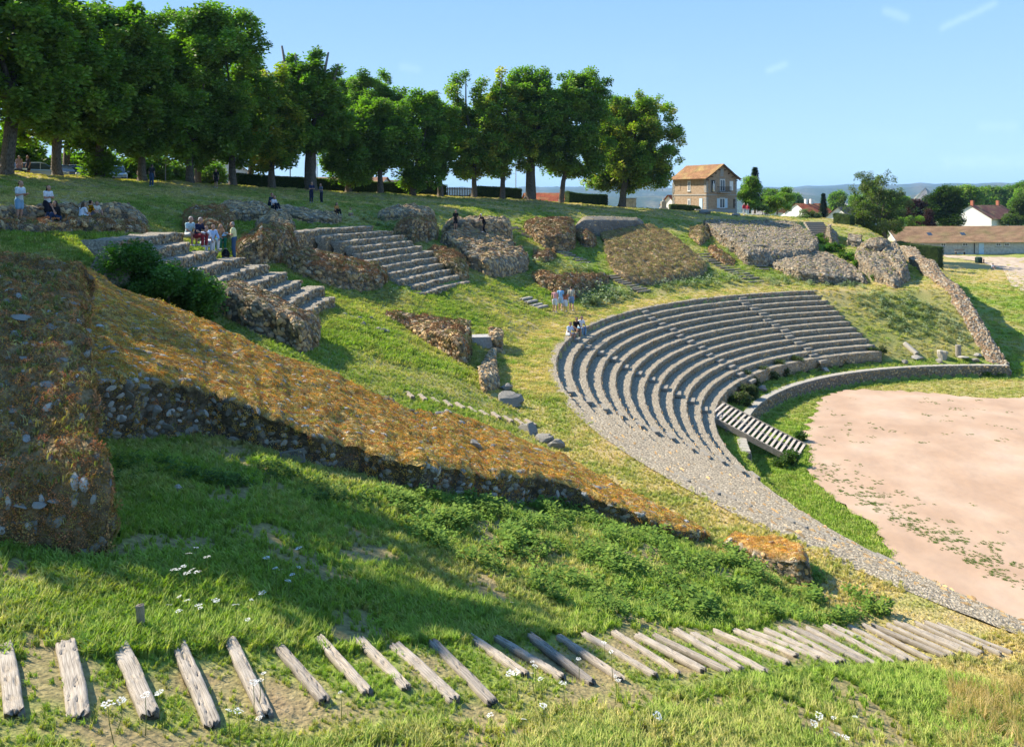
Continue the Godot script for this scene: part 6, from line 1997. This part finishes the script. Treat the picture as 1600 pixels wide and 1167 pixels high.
# yaw that turns a figure's +z towards a pixel direction: 0 faces the camera, 90 degrees faces right
func people() -> void:
	var R := deg_to_rad(90.0)
	var white := lin(0.62, 0.66, 0.70)
	# on the left ledge
	var p := hit(29, 347)
	person("man in a pale blue T-shirt and blue shorts looking at a phone in his hands", p, R * 0.9, 1.80, "stand", "phone", {"top": lin(0.50, 0.60, 0.66), "legs": lin(0.20, 0.36, 0.52), "low": "shorts", "shoes": lin(0.2, 0.15, 0.1)})
	person("woman in a white T-shirt and dark skirt standing with folded arms", hit(73, 347), R * 0.8, 1.68, "stand", "crossed", {"top": white, "legs": lin(0.02, 0.022, 0.03), "low": "skirt", "slim": true, "long_hair": true, "hair": lin(0.02, 0.015, 0.012), "shoes": lin(0.5, 0.5, 0.48)})
	person("person in a dark T-shirt and jeans sitting beside the standing woman", hit(90, 344, 0.36), R * -0.35, 1.72, "sit_low", "chin", {"top": lin(0.02, 0.02, 0.022), "legs": lin(0.02, 0.04, 0.09), "low": "trousers", "long_hair": true, "hair": lin(0.05, 0.035, 0.025)})
	person("girl in a white T-shirt with a ponytail sitting on the ledge with her back turned", hit(126, 342, 0.3), R * 1.75, 1.55, "sit_low", "knees", {"top": lin(0.66, 0.70, 0.76), "legs": white, "low": "shorts", "slim": true, "long_hair": true, "hair": lin(0.08, 0.05, 0.03)})
	person("person in a yellow and black striped shirt sitting among the family on the ledge", hit(137, 339, 0.35), R * 1.7, 1.62, "sit_low", "knees", {"top": lin(0.6, 0.4, 0.05), "top_mat": striped(), "legs": lin(0.1, 0.1, 0.12), "low": "shorts"})
	person("boy in a cream T-shirt and beige shorts sitting with legs stretched out", hit(148, 337, 0.35), R * 0.75, 1.42, "sit_low", "knees", {"top": lin(0.55, 0.53, 0.46), "legs": lin(0.42, 0.38, 0.28), "low": "shorts", "hair": lin(0.06, 0.04, 0.028)})
	# on the left seating flight: seats at the lips of its rows
	person("elderly man in a pale teal shirt and white shorts sitting on a stone row", at_drop(293, 370, 1.68) + Vector3(0, 0.02, 0), R * 0.7, 1.74, "sit", "knees", {"top": lin(0.40, 0.55, 0.58), "legs": lin(0.55, 0.57, 0.56), "low": "shorts", "hair": lin(0.4, 0.4, 0.4), "shoes": lin(0.65, 0.65, 0.65)})
	person("elderly man in a navy shirt and maroon trousers sitting behind the teal shirted man", at_drop(307, 371, 1.70), R * 0.8, 1.74, "sit", "knees", {"top": lin(0.015, 0.02, 0.05), "legs": lin(0.20, 0.03, 0.04), "low": "trousers", "hair": lin(0.42, 0.42, 0.42)})
	person("person in a white T-shirt and pale jeans sitting one row below the elderly men", at_drop(318, 382, 2.10), R * 0.6, 1.70, "sit", "knees", {"top": lin(0.60, 0.64, 0.70), "legs": lin(0.42, 0.48, 0.55), "low": "trousers", "hair": lin(0.02, 0.015, 0.012)})
	person("person in a light blue shirt and white trousers sitting next to the pale jeans", at_drop(329, 379, 2.08), R * 0.6, 1.70, "sit", "knees", {"top": lin(0.32, 0.45, 0.66), "legs": lin(0.58, 0.60, 0.62), "low": "trousers", "long_sleeves": true, "hair": lin(0.03, 0.02, 0.015)})
	person("woman in a tan top and green trousers resting her chin on her hand", at_drop(341, 377, 2.06), R * 0.55, 1.66, "sit", "chin", {"top": lin(0.36, 0.22, 0.14), "legs": lin(0.02, 0.14, 0.09), "low": "trousers", "slim": true, "long_hair": true, "hair": lin(0.18, 0.12, 0.06), "vest": true})
	var guide := person("grey haired man in a yellow polo shirt and jeans standing and reading out a paper", at_drop(365, 403.5, 2.88), R * -0.85, 1.76, "stand", "phone", {"top": lin(0.62, 0.62, 0.34), "legs": lin(0.045, 0.09, 0.17), "low": "trousers", "hair": lin(0.25, 0.24, 0.23), "shoes": lin(0.06, 0.05, 0.05)})
	var sheet_ := part("paper_sheet", box(Vector3(0.15, 0.11, 0.004)), plain(lin(0.35, 0.55, 0.66)), self)
	sheet_.transform = Transform3D(Basis.from_euler(Vector3(-0.7, -0.5, 0.1)), guide.position + Vector3(-0.43, 1.18, 0.04))
	tag(sheet_, "pale blue sheet of paper held by the man in yellow", "paper")
	# four walkers seen from behind
	var g := {"group": ""}
	person("woman walking away in a pink top and white shorts", hit(867, 488.5), R * 1.95, 1.66, "walk", "swing", {"top": lin(0.60, 0.30, 0.30), "legs": lin(0.60, 0.63, 0.68), "low": "shorts", "slim": true, "vest": true, "skin": lin(0.50, 0.28, 0.2), "hair": lin(0.20, 0.13, 0.06), "cell": 0.03})
	person("woman walking away in a light blue top and pale blue shorts", hit(876, 486), R * 1.95, 1.72, "walk", "swing", {"top": lin(0.20, 0.42, 0.66), "legs": lin(0.35, 0.50, 0.66), "low": "shorts", "slim": true, "hair": lin(0.40, 0.30, 0.15), "skin": lin(0.50, 0.28, 0.2), "cell": 0.03})
	person("girl walking away in a red brown top and white skirt", hit(883, 487.5), R * 1.95, 1.46, "walk", "swing", {"top": lin(0.40, 0.14, 0.08), "legs": lin(0.6, 0.62, 0.66), "low": "skirt", "slim": true, "vest": true, "long_hair": true, "hair": lin(0.10, 0.06, 0.03), "cell": 0.03})
	person("man walking away in a khaki T-shirt and blue shorts", hit(893, 486.5), R * 1.98, 1.80, "walk", "swing", {"top": lin(0.42, 0.39, 0.30), "legs": lin(0.16, 0.26, 0.42), "low": "shorts", "skin": lin(0.50, 0.28, 0.2), "shoes": lin(0.65, 0.65, 0.65), "cell": 0.03})
	# resting on the top of the curved seating
	person("person in a pale blue outfit sitting alone on the top seating row", at_drop(888, 524, 8.32), R * 0.45, 1.66, "sit", "knees", {"top": lin(0.52, 0.58, 0.68), "legs": lin(0.45, 0.52, 0.62), "low": "shorts", "hair": lin(0.05, 0.03, 0.02), "cell": 0.03})
	person("person in black sitting on the top seating row beside one in white", at_drop(898, 517, 8.32), R * 0.4, 1.74, "sit", "knees", {"top": lin(0.02, 0.018, 0.018), "legs": lin(0.03, 0.03, 0.035), "low": "shorts", "hair": lin(0.015, 0.012, 0.01), "cell": 0.03})
	person("person in a white T-shirt and blue jeans sitting beside the one in black", at_drop(906, 514, 8.32), R * 0.4, 1.70, "sit", "knees", {"top": lin(0.66, 0.66, 0.64), "legs": lin(0.16, 0.30, 0.46), "low": "trousers", "hair": lin(0.03, 0.02, 0.015), "cell": 0.03})
	# far side and terrace
	for q in [["white haired visitor in red standing before the lone house", 1163, 336, 1.72, lin(0.45, 0.04, 0.05), lin(0.5, 0.5, 0.5), 0.2], ["second white haired visitor in red and pale trousers by the lone house", 1169, 336.5, 1.66, lin(0.42, 0.05, 0.07), lin(0.35, 0.45, 0.55), -0.4]]:
		person(q[0], hit(q[1], q[2]), R * q[6], q[3], "stand", "down", {"top": q[4], "legs": q[5], "low": "trousers", "hair": lin(0.6, 0.58, 0.55), "long_sleeves": true, "cell": 0.035})
	var c1 := slab_hit(755, 365, "rubble_slab")
	person("climber in black with a white cap stepping down the tilted slab", c1, R * -0.6, 1.74, "climb", "reach", {"top": lin(0.012, 0.012, 0.014), "legs": lin(0.015, 0.015, 0.018), "low": "trousers", "hair": lin(0.65, 0.65, 0.65), "cell": 0.032})
	person("visitor in black standing at the top of the tilted slab", slab_hit(709, 346, "rubble_slab"), R * 0.3, 1.70, "stand", "down", {"top": lin(0.02, 0.018, 0.018), "legs": lin(0.02, 0.02, 0.025), "low": "shorts", "hair": lin(0.02, 0.015, 0.01), "cell": 0.032})
	person("visitor in dark blue with a red cap sitting on the wall top", hit(421, 321, 0.75), R * 0.8, 1.72, "sit", "knees", {"top": lin(0.02, 0.035, 0.06), "legs": lin(0.02, 0.025, 0.04), "low": "trousers", "hair": lin(0.30, 0.04, 0.03), "cell": 0.032})
	person("visitor in white T-shirt and dark jeans sitting above the dome mound", hit(426, 325, 0.9), R * 0.75, 1.70, "sit_low", "knees", {"top": lin(0.55, 0.56, 0.6), "legs": lin(0.015, 0.02, 0.035), "low": "trousers", "hair": lin(0.25, 0.06, 0.03), "cell": 0.032})
	person("visitor in navy standing under the dead limbed lime", hit(486, 317), R * 0.5, 1.72, "stand", "crossed", {"top": lin(0.02, 0.03, 0.07), "legs": lin(0.02, 0.025, 0.05), "low": "trousers", "cell": 0.032})
	person("visitor in grey standing beside the one in navy", hit(502, 317.5), R * -0.5, 1.66, "stand", "crossed", {"top": lin(0.12, 0.13, 0.16), "legs": lin(0.03, 0.035, 0.05), "low": "trousers", "cell": 0.032})
	person("woman in an orange vest and black trousers sitting above the sunlit rows", hit(524, 333, 0.5), R * 0.6, 1.64, "sit_low", "knees", {"top": lin(0.45, 0.22, 0.06), "legs": lin(0.012, 0.012, 0.014), "low": "trousers", "slim": true, "long_hair": true, "cell": 0.032})
	person("child in a lime yellow top sitting at the top of the sunlit rows", hit(546, 337, 0.35), R * 0.5, 1.25, "sit_low", "knees", {"top": lin(0.42, 0.45, 0.14), "legs": lin(0.3, 0.3, 0.28), "low": "shorts", "cell": 0.032})
	person("visitor in jeans standing in the shade under the lime trees", hit(236, 291), R * 1.9, 1.74, "stand", "down", {"top": lin(0.03, 0.03, 0.035), "legs": lin(0.04, 0.07, 0.13), "low": "trousers", "cell": 0.032})
	person("visitor in black shorts walking on the path near the signpost", hit(337, 294), R * 0.2, 1.72, "walk", "swing", {"top": lin(0.02, 0.018, 0.018), "legs": lin(0.02, 0.02, 0.022), "low": "shorts", "cell": 0.032})
	person("woman in a pink dress walking past the silver hatchback", on_ground(along(29, 80.5)), R * 0.4, 1.66, "walk", "swing", {"top": lin(0.32, 0.22, 0.24), "legs": lin(0.30, 0.20, 0.23), "low": "skirt", "slim": true, "long_hair": true, "cell": 0.032})
	person("person in dark clothes standing at the nose of the silver hatchback", on_ground(along(44, 80.5)), R * -0.3, 1.76, "stand", "down", {"top": lin(0.04, 0.04, 0.045), "legs": lin(0.05, 0.05, 0.055), "low": "shorts", "cell": 0.032})
	person("person in white sitting on the grass by the gravel path", hit(1551, 420, 0.1), R * 0.3, 1.66, "sit_low", "knees", {"top": lin(0.6, 0.6, 0.62), "legs": lin(0.15, 0.17, 0.2), "low": "shorts", "hair": lin(0.03, 0.02, 0.02), "cell": 0.035})

# where a line of sight meets the top of a ruin's masonry
func slab_hit(px: float, py: float, called: String) -> Vector3:
	var best := Vector3.ZERO
	var bd := 1e9
	for o in get_children():
		if not str(o.name).begins_with(called): continue
		var v: PackedVector3Array = (o.get_child(0) as MeshInstance3D).mesh.surface_get_arrays(0)[Mesh.ARRAY_VERTEX]
		for q in v:
			var d := Vector2(800.0 + F * q.x / -q.z - px, YH + F * -q.y / -q.z - py).length_squared()
			if d < bd:
				bd = d; best = q
	return best

# ---------- small things ----------
func small_things() -> void:
	var bag := thing("backpack", "black backpack resting on the stone row beside the man in yellow", "backpack", at_drop(352, 405.5, 2.86))
	part("bag", rock(41, Vector3(0.2, 0.27, 0.17), 0.75, 8, 12), cloth(lin(0.012, 0.012, 0.014)), bag).position.y = 0.24
	part("pocket", rock(42, Vector3(0.14, 0.13, 0.08), 0.75, 6, 10), cloth(lin(0.02, 0.02, 0.022)), bag).position = Vector3(0.02, 0.16, 0.15)
	part("handle", tube([Vector3(-0.05, 0.48, 0), Vector3(0, 0.55, 0), Vector3(0.05, 0.48, 0)], [0.012, 0.012, 0.012], 6), M.iron, bag)
	# wire grilles closing two openings at the foot of the vault ruins
	grille("tilted wire grille leaning on the dark rubble face of the long ruin", hit(459, 724), Vector3(0.22, 0.12, 0.02), -0.12, 0.15)
	grille("wire grille at the foot of the moss covered block", hit(30, 852), Vector3(0.2, 0.13, 0.02), 0.0, 0.1)
	# sign and lamp posts
	for q in [["slim grey signpost on the path under the trees", 258, 77.0, 3.0, 0.05], ["thin dark lamp post behind the hedge left of the dead limbed lime", 453, 84.0, 6.0, 0.07], ["thin pale lamp post just right of the dead limbed lime", 495, 84.0, 6.0, 0.06], ["thin pole behind the short hedge near the double trunked lime", 806, 84.0, 6.5, 0.06]]:
		var b := along(q[1], q[2])
		var t := thing("signpost" if q[3] < 4 else "lamp_post", q[0], "post", b)
		part("pole", tube([Vector3(0, -0.2, 0), Vector3(0, q[3], 0)], [q[4], q[4] * 0.8], 8), M.concrete if q[1] != 453 else M.iron, t)
		if q[3] < 4: piece("sign_plate", t, Vector3(0, q[3] - 0.2, 0.06), Vector3(0.16, 0.2, 0.01), M.concrete)
		else: piece("lamp_head", t, Vector3(0.25, q[3], 0), Vector3(0.32, 0.06, 0.1), M.concrete, 0.02)
	# wooden gate in the gap of the hedge
	var ga := along(698, 80.0)
	var gb := along(742, 80.0)
	var gt := thing("wooden_gate", "dark slatted wooden gate in the gap of the hedge", "gate", ga)
	for k in 17:
		var o := piece("slat", gt, (gb - ga) * (k + 0.5) / 17.0 + Vector3(0, 0.65, 0), Vector3(0.07, 0.7, 0.02), M.darkwood)
	for y in [0.25, 1.15]:
		var o := piece("rail", gt, (gb - ga) * 0.5 + Vector3(0, y, 0.05), Vector3((gb - ga).length() * 0.5, 0.05, 0.025), M.darkwood)
		o.rotation.y = atan2(-(gb - ga).z, (gb - ga).x)
	# stone pillar with a ball, panel gate pier, litter bin, posts, bench by the house
	var pp := on_ground(along(1037, 84.5))
	var pi := thing("stone_pillar", "pale stone pillar with a bust on top left of the lone house", "pillar", pp)
	piece("plinth", pi, Vector3(0, 0.1, 0), Vector3(0.6, 0.3, 0.45), M.stone_pale, 0.03)
	piece("shaft", pi, Vector3(0, 0.85, 0), Vector3(0.38, 0.5, 0.34), M.stone_pale, 0.02)
	part("bust", tube([Vector3(0, 1.3, 0), Vector3(0, 1.45, 0), Vector3(0, 1.55, 0), Vector3(0, 1.75, 0), Vector3(0, 1.85, 0)], [0.26, 0.22, 0.1, 0.15, 0.06], 10), M.concrete, pi)
	var ep := on_ground(along(985, 82.5))
	var en := thing("electric_cabinet", "grey roadside cabinet with panel doors under the big yellowing tree", "cabinet", ep)
	piece("box", en, Vector3(0, 0.7, 0), Vector3(0.85, 0.85, 0.4), M.concrete, 0.02)
	for k in 3: piece("door_panel", en, Vector3(-0.56 + k * 0.56, 0.72, 0.41), Vector3(0.25, 0.75, 0.015), M.greywall, 0.004)
	piece("lid", en, Vector3(0, 1.6, 0), Vector3(0.92, 0.05, 0.46), M.concrete, 0.01)
	var bp := hit(1530, 411)
	var bi := thing("litter_bin", "dark green litter bin beside the gravel path", "bin", bp)
	part("drum", tube([Vector3(0, 0, 0), Vector3(0, 0.9, 0), Vector3(0, 0.98, 0)], [0.42, 0.46, 0.36], 14), plain(lin(0.02, 0.05, 0.035)), bi)
	for k in 8: piece("slat", bi, Vector3(cos(k * TAU / 8) * 0.45, 0.45, sin(k * TAU / 8) * 0.45), Vector3(0.06, 0.42, 0.06), plain(lin(0.015, 0.035, 0.028)))
	var po := thing("wooden_post", "short brown wooden post right of the litter bin", "post", hit(1538, 412))
	part("post", tube([Vector3(0, -0.1, 0), Vector3(0, 0.7, 0), Vector3(0, 0.76, 0)], [0.1, 0.1, 0.06], 8), M.darkwood, po)
	var hb := thing("bench", "dark stone bench in front of the lone house", "bench", on_ground(at_dist(1100, 333, 117)))
	piece("seat", hb, Vector3(0, 0.45, 0), Vector3(1.3, 0.07, 0.3), M.concrete, 0.02)
	for s in [-1, 1]: piece("leg", hb, Vector3(s * 0.95, 0.15, 0), Vector3(0.12, 0.28, 0.25), M.concrete)
	var bb := thing("bench", "wooden bench with a back against the barn wall", "bench", at_dist(1501, 397.5, 138))
	piece("seat", bb, Vector3(0, 0.45, 0), Vector3(0.9, 0.03, 0.22), M.plank)
	piece("backrest", bb, Vector3(0, 0.8, -0.22), Vector3(0.9, 0.16, 0.02), M.plank)
	for s in [-1, 1]: piece("leg", bb, Vector3(s * 0.75, 0.2, 0), Vector3(0.04, 0.25, 0.2), M.iron)
	wild_carrots()

func grille(label: String, at: Vector3, h: Vector3, tilt: float, turn: float) -> void:
	var t := thing("wire_grille", label, "grille", at + Vector3(0, 0.02, 0.05))
	t.rotation = Vector3(-0.15, turn, -tilt)
	var m := plain(lin(0.15, 0.15, 0.14), 0.7)
	for s in [-1, 1]:
		piece("frame_bar", t, Vector3(s * h.x, h.y, 0), Vector3(0.018, h.y, 0.012), m)
		piece("frame_bar", t, Vector3(0, h.y + s * h.y, 0), Vector3(h.x + 0.018, 0.016, 0.013), m)
	var st := start()
	var n := 11
	for k in range(1, n):
		var x := lerpf(-h.x, h.x, k / float(n))
		add_box(st, Vector3(x, h.y, 0), Vector3(0.003, h.y, 0.003))
		var y := lerpf(0, h.y * 2, k / float(n))
		add_box(st, Vector3(0, y, 0), Vector3(h.x, 0.003, 0.003))
	part("wire_mesh", finish(st), m, t)

func wild_carrots() -> void:
	var r := RandomNumberGenerator.new()
	r.seed = 19
	# flat umbels of small white florets on thin stems
	var protos := []
	for v in 3:
		var st := start()
		for k in 26:
			var a := r.randf() * TAU
			var q := sqrt(r.randf()) * 0.05
			var c := Vector3(cos(a) * q, 0.012 * r.randf() - q * q * 3.0, sin(a) * q)
			var s := 0.008 * r.randf_range(0.7, 1.4)
			for e in 5:
				var b := TAU * e / 5.0
				for w in [c, c + Vector3(cos(b) * s, 0.003, sin(b) * s), c + Vector3(cos(b + 0.9) * s, 0.003, sin(b + 0.9) * s)]: st.add_vertex(w)
		protos.append(finish(st))
	var spots := []
	for q in [[168, 1100], [188, 1095], [248, 1083], [226, 1086], [405, 1063], [412, 1052], [395, 1066], [372, 1112], [356, 1110], [404, 1122], [532, 1082], [286, 885], [292, 895], [278, 890], [300, 890], [270, 890], [308, 894], [280, 932], [264, 945], [279, 955], [292, 938], [312, 950], [336, 938], [310, 946], [386, 968], [409, 926], [392, 937], [368, 945], [416, 872], [466, 857], [438, 890], [430, 888], [456, 898], [466, 886], [450, 908], [294, 865], [323, 870], [306, 856], [832, 1034], [836, 1041], [832, 1052], [904, 1030], [880, 1067], [848, 1103], [818, 1124], [766, 1117], [800, 941], [944, 1004], [955, 1018], [962, 1057], [966, 1063], [1280, 1118], [1304, 1122], [1337, 1120], [1272, 1130], [1308, 1147], [1322, 1152], [605, 722], [616, 718], [646, 735], [657, 739], [680, 748], [796, 1052], [806, 1050], [845, 1061], [779, 1178], [1027, 1118]]: spots.append(q)
	for i in spots.size():
		var q: Array = spots[i]
		var hgt := r.randf_range(0.22, 0.4)
		var p := hit(q[0], q[1], hgt)
		var where: String = "white lace flower growing beside and between the timber steps" if q[1] > 975 else ("white lace flower at the foot of the dark rubble face" if q[1] < 800 else "white lace flower in the shaded grass uphill of the timber steps")
		if q[1] > 1098 and q[0] > 500: where = "white lace flower in the open grass downhill of the timber steps"
		var t := thing("wild_carrot", where, "flower", Vector3(p.x, gy(p.x, -p.z), p.z), "white wild carrot flowers")
		var u := part("umbel", protos[i % 3], M.petal, t)
		var s := r.randf_range(0.5, 0.95)
		u.transform = Transform3D(Basis.from_euler(Vector3(r.randf_range(-0.2, 0.5), r.randf() * TAU, r.randf_range(-0.25, 0.25))).scaled(Vector3(s, s, s)), Vector3(0, hgt, 0))
		part("stem", tube([Vector3(r.randfn() * 0.02, -0.03, r.randfn() * 0.02), Vector3(0.01, hgt * 0.5, 0), Vector3(0, hgt, 0)], [0.004, 0.0035, 0.0025], 4), M.stem, t)

# ---------- grass and herbs ----------
func vegetation() -> void:
	grass_ring("grass", 5.6, 14.0, 100000, 0.105, meshes.tuft, 1)
	grass_ring("grass", 14.0, 32.0, 85000, 0.12, meshes.tuft, 2)
	grass_ring("grass", 32.0, 72.0, 75000, 0.14, meshes.sward, 3)
	grass_ring("grass", 72.0, 135.0, 42000, 0.17, meshes.sward, 4)
	# nettles and other tall leafy herbs in the hollow beside the long ruin
	var poly := PackedVector2Array()
	for q in [[560, 790], [640, 760], [740, 762], [870, 775], [960, 805], [1060, 838], [1130, 862], [1270, 900], [1390, 960], [1330, 978], [1150, 975], [980, 975], [880, 950], [780, 905], [660, 850]]:
		var v := hit(q[0], q[1])
		poly.append(Vector2(v.x, -v.z))
	herb_patch("nettle_bed", "dense bed of fresh green nettles beside the long mossy ruin", "nettles", poly, 80.0, 0.20, [Color(0.17, 0.27, 0.04), Color(0.14, 0.235, 0.036), Color(0.21, 0.30, 0.05), Color(0.115, 0.20, 0.035)], 0.9)
	var p2 := PackedVector2Array()
	for q in [[170, 720], [330, 735], [480, 740], [640, 762], [560, 792], [420, 770], [250, 750], [175, 760]]:
		var v := hit(q[0], q[1])
		p2.append(Vector2(v.x, -v.z))
	herb_patch("weed_bed", "low leafy weeds along the foot of the dark rubble face", "weeds", p2, 60.0, 0.16, [Color(0.08, 0.15, 0.03), Color(0.11, 0.18, 0.035)], 0.8)
	var silver := [Color(0.30, 0.36, 0.21), Color(0.36, 0.41, 0.27), Color(0.23, 0.30, 0.14), Color(0.18, 0.25, 0.09)]
	for s in [
		["pale silvery herb patch on the open slope beside the far seating end", [[1322, 458], [1420, 462], [1480, 490], [1520, 530], [1500, 540], [1440, 530], [1400, 520], [1360, 490]], 15.0, 0.36],
		["pale herb patch above the end of the seating rows", [[1190, 435], [1250, 428], [1340, 440], [1360, 452], [1280, 448], [1200, 444]], 12.0, 0.32],
		["silvery shrubby herbs behind the four walkers", [[905, 470], [930, 452], [985, 450], [990, 468], [950, 478], [912, 482]], 10.0, 0.5],
		["silvery herbs below the tilted slab", [[795, 420], [830, 410], [900, 412], [930, 425], [880, 424], [820, 424]], 8.0, 0.4],
		["grey green herb bank below the mossy mound", [[1015, 447], [1060, 438], [1140, 425], [1160, 440], [1090, 450], [1040, 456]], 9.0, 0.4],
		["pale herbs beside the right hand timber stair", [[1105, 375], [1130, 370], [1150, 395], [1165, 410], [1140, 405], [1115, 392]], 7.0, 0.35],
		["pale herbs along the upper timber stair", [[920, 365], [970, 378], [985, 388], [950, 388], [930, 380]], 7.0, 0.35],
		["pale herbs left of the tilted slab", [[560, 340], [620, 342], [650, 376], [665, 400], [640, 398], [600, 362]], 7.0, 0.4],
		["pale herbs in the shade below the sunlit seating", [[560, 430], [640, 460], [650, 480], [600, 470], [540, 445]], 7.0, 0.35]]:
		var pl := PackedVector2Array()
		for q in s[1]:
			var v := hit(q[0], q[1])
			pl.append(Vector2(v.x, -v.z))
		herb_patch("herb_patch", s[0], "herbs", pl, s[2], s[3], silver, 0.55)
	# scattered rosettes on the orchestra floor
	var xf := []
	var cols := PackedColorArray()
	var r := RandomNumberGenerator.new()
	r.seed = 91
	for k in 230:
		var px := r.randf_range(1262, 1600)
		var py := r.randf_range(618, 700) if k < 45 else lerpf(740, 925, (px - 1262) / 338.0) - absf(r.randfn()) * 26.0
		var v := at_drop(px, py, 14.17)
		if not blocked(v.x, -v.z): continue
		var n := int(r.randf_range(2, 9))
		for q in n:
			var o := Vector3(r.randfn() * 0.2, 0.0, r.randfn() * 0.12)
			var s := r.randf_range(0.04, 0.09)
			xf.append(Transform3D(Basis(Vector3.UP, r.randf() * TAU).scaled(Vector3(s * 2.0, s, s * 2.0)), v + o + Vector3(0, 0.0, 0)))
			var f := r.randf_range(0.7, 1.2)
			cols.append(Color(0.15 * f, 0.22 * f, 0.05 * f))
	tag(scatter("floor_weeds", meshes.sward, M.grass, xf, cols, self), "scattered low green weeds on the bare orchestra floor", "weeds")
	# dead straw at the right foreground corner
	var xs := []
	var cs := PackedColorArray()
	for k in 420:
		var v := hit(r.randf_range(1480, 1640), 1075 + absf(r.randfn()) * 50.0)
		var s := r.randf_range(0.2, 0.55)
		xs.append(Transform3D(Basis.from_euler(Vector3(r.randfn() * 0.5, r.randf() * TAU, r.randfn() * 0.5)).scaled(Vector3(s * 0.6, s, s * 0.6)), v))
		var f := r.randf_range(0.7, 1.2)
		cs.append(Color(0.58 * f, 0.43 * f, 0.2 * f))
	tag(scatter("straw_tussock", tuft(12, 1.0, 0.6, 0.012, 77), M.grass, xs, cs, self), "tall dead straw tussock in the sunny grass corner", "dry grass")

func grass_ring(called: String, d0: float, d1: float, n: int, size: float, mesh: Mesh, seed_: int) -> void:
	var r := RandomNumberGenerator.new()
	r.seed = seed_ * 101
	var xf := []
	var cols := PackedColorArray()
	for k in n:
		# density falls with the distance inside a ring
		var d := d0 * pow(d1 / d0, r.randf())
		var a := deg_to_rad(r.randf_range(-38.0, 36.5))
		var x := d * sin(a)
		var z := d * cos(a)
		if blocked(x, z): continue
		var v := zone(x, z)
		if r.randf() < v.y * 1.15: continue
		var g := gy(x, z)
		if d > 30.0:
			var py := YH + F * -g / z
			if py > 1180.0: continue
		var s := size * r.randf_range(0.55, 1.35) * (1.0 - 0.35 * v.x) * (1.0 + 0.3 * v.z)
		if seed_ < 3 and z < 17.0:   # trodden turf between the timber steps
			var off := absf((z - 5.9) * 0.8 - (x + 3.3) * 0.6 - 0.62)
			if off < 0.85:
				if r.randf() < 0.5: continue
				s *= 0.55
		if mesh == meshes.sward: s *= 1.9
		xf.append(Transform3D(Basis(Vector3.UP, r.randf() * TAU).scaled(Vector3(s * 1.15, s, s * 1.15)), Vector3(x, g - 0.01, -z)))
		var st := clampf(v.x * 1.1 + r.randfn() * 0.16, 0, 1)
		var c := GREEN.lerp(LUSH, clampf(v.z + r.randfn() * 0.2, 0, 1)).lerp(STRAW, st)
		var f := r.randf_range(0.75, 1.35) * 1.15
		cols.append(Color(c.r * f, c.g * f, c.b * f))
	tag(scatter(called, mesh, M.grass, xf, cols, self), ["", "short mixed grass of the near slope around the timber steps", "grass of the slope around the mossy ruins", "cropped grass of the theatre slopes and worn walk", "grass of the far slopes and terrace"][seed_], "grass")

func herb_patch(called: String, label: String, category: String, poly: PackedVector2Array, dens: float, size: float, tones: Array, ragged: float) -> void:
	var r := RandomNumberGenerator.new()
	r.seed = label.length() * 13
	var lo := poly[0]
	var hi := poly[0]
	for p in poly:
		lo = lo.min(p); hi = hi.max(p)
	var n := int((hi.x - lo.x) * (hi.y - lo.y) * dens)
	var xf := []
	var cols := PackedColorArray()
	for k in n:
		var q := Vector2(r.randf_range(lo.x, hi.x), r.randf_range(lo.y, hi.y))
		if not Geometry2D.is_point_in_polygon(q, poly) or blocked(q.x, q.y): continue
		var c := n1.get_noise_2d(q.x * 0.8, q.y * 0.8)
		if r.randf() < ragged * (0.5 - 2.0 * c): continue
		var s := size * r.randf_range(0.6, 1.3) * (1.0 + 0.7 * c)
		xf.append(Transform3D(Basis(Vector3.UP, r.randf() * TAU).scaled(Vector3(s * 1.1, s, s * 1.1)), Vector3(q.x, gy(q.x, q.y) - 0.02, -q.y)))
		var t: Color = tones[r.randi() % tones.size()]
		var f := r.randf_range(0.75, 1.3)
		cols.append(Color(t.r * f, t.g * f, t.b * f))
	if xf.size(): tag(scatter(called, meshes.weed, M.grass, xf, cols, self), label, category)
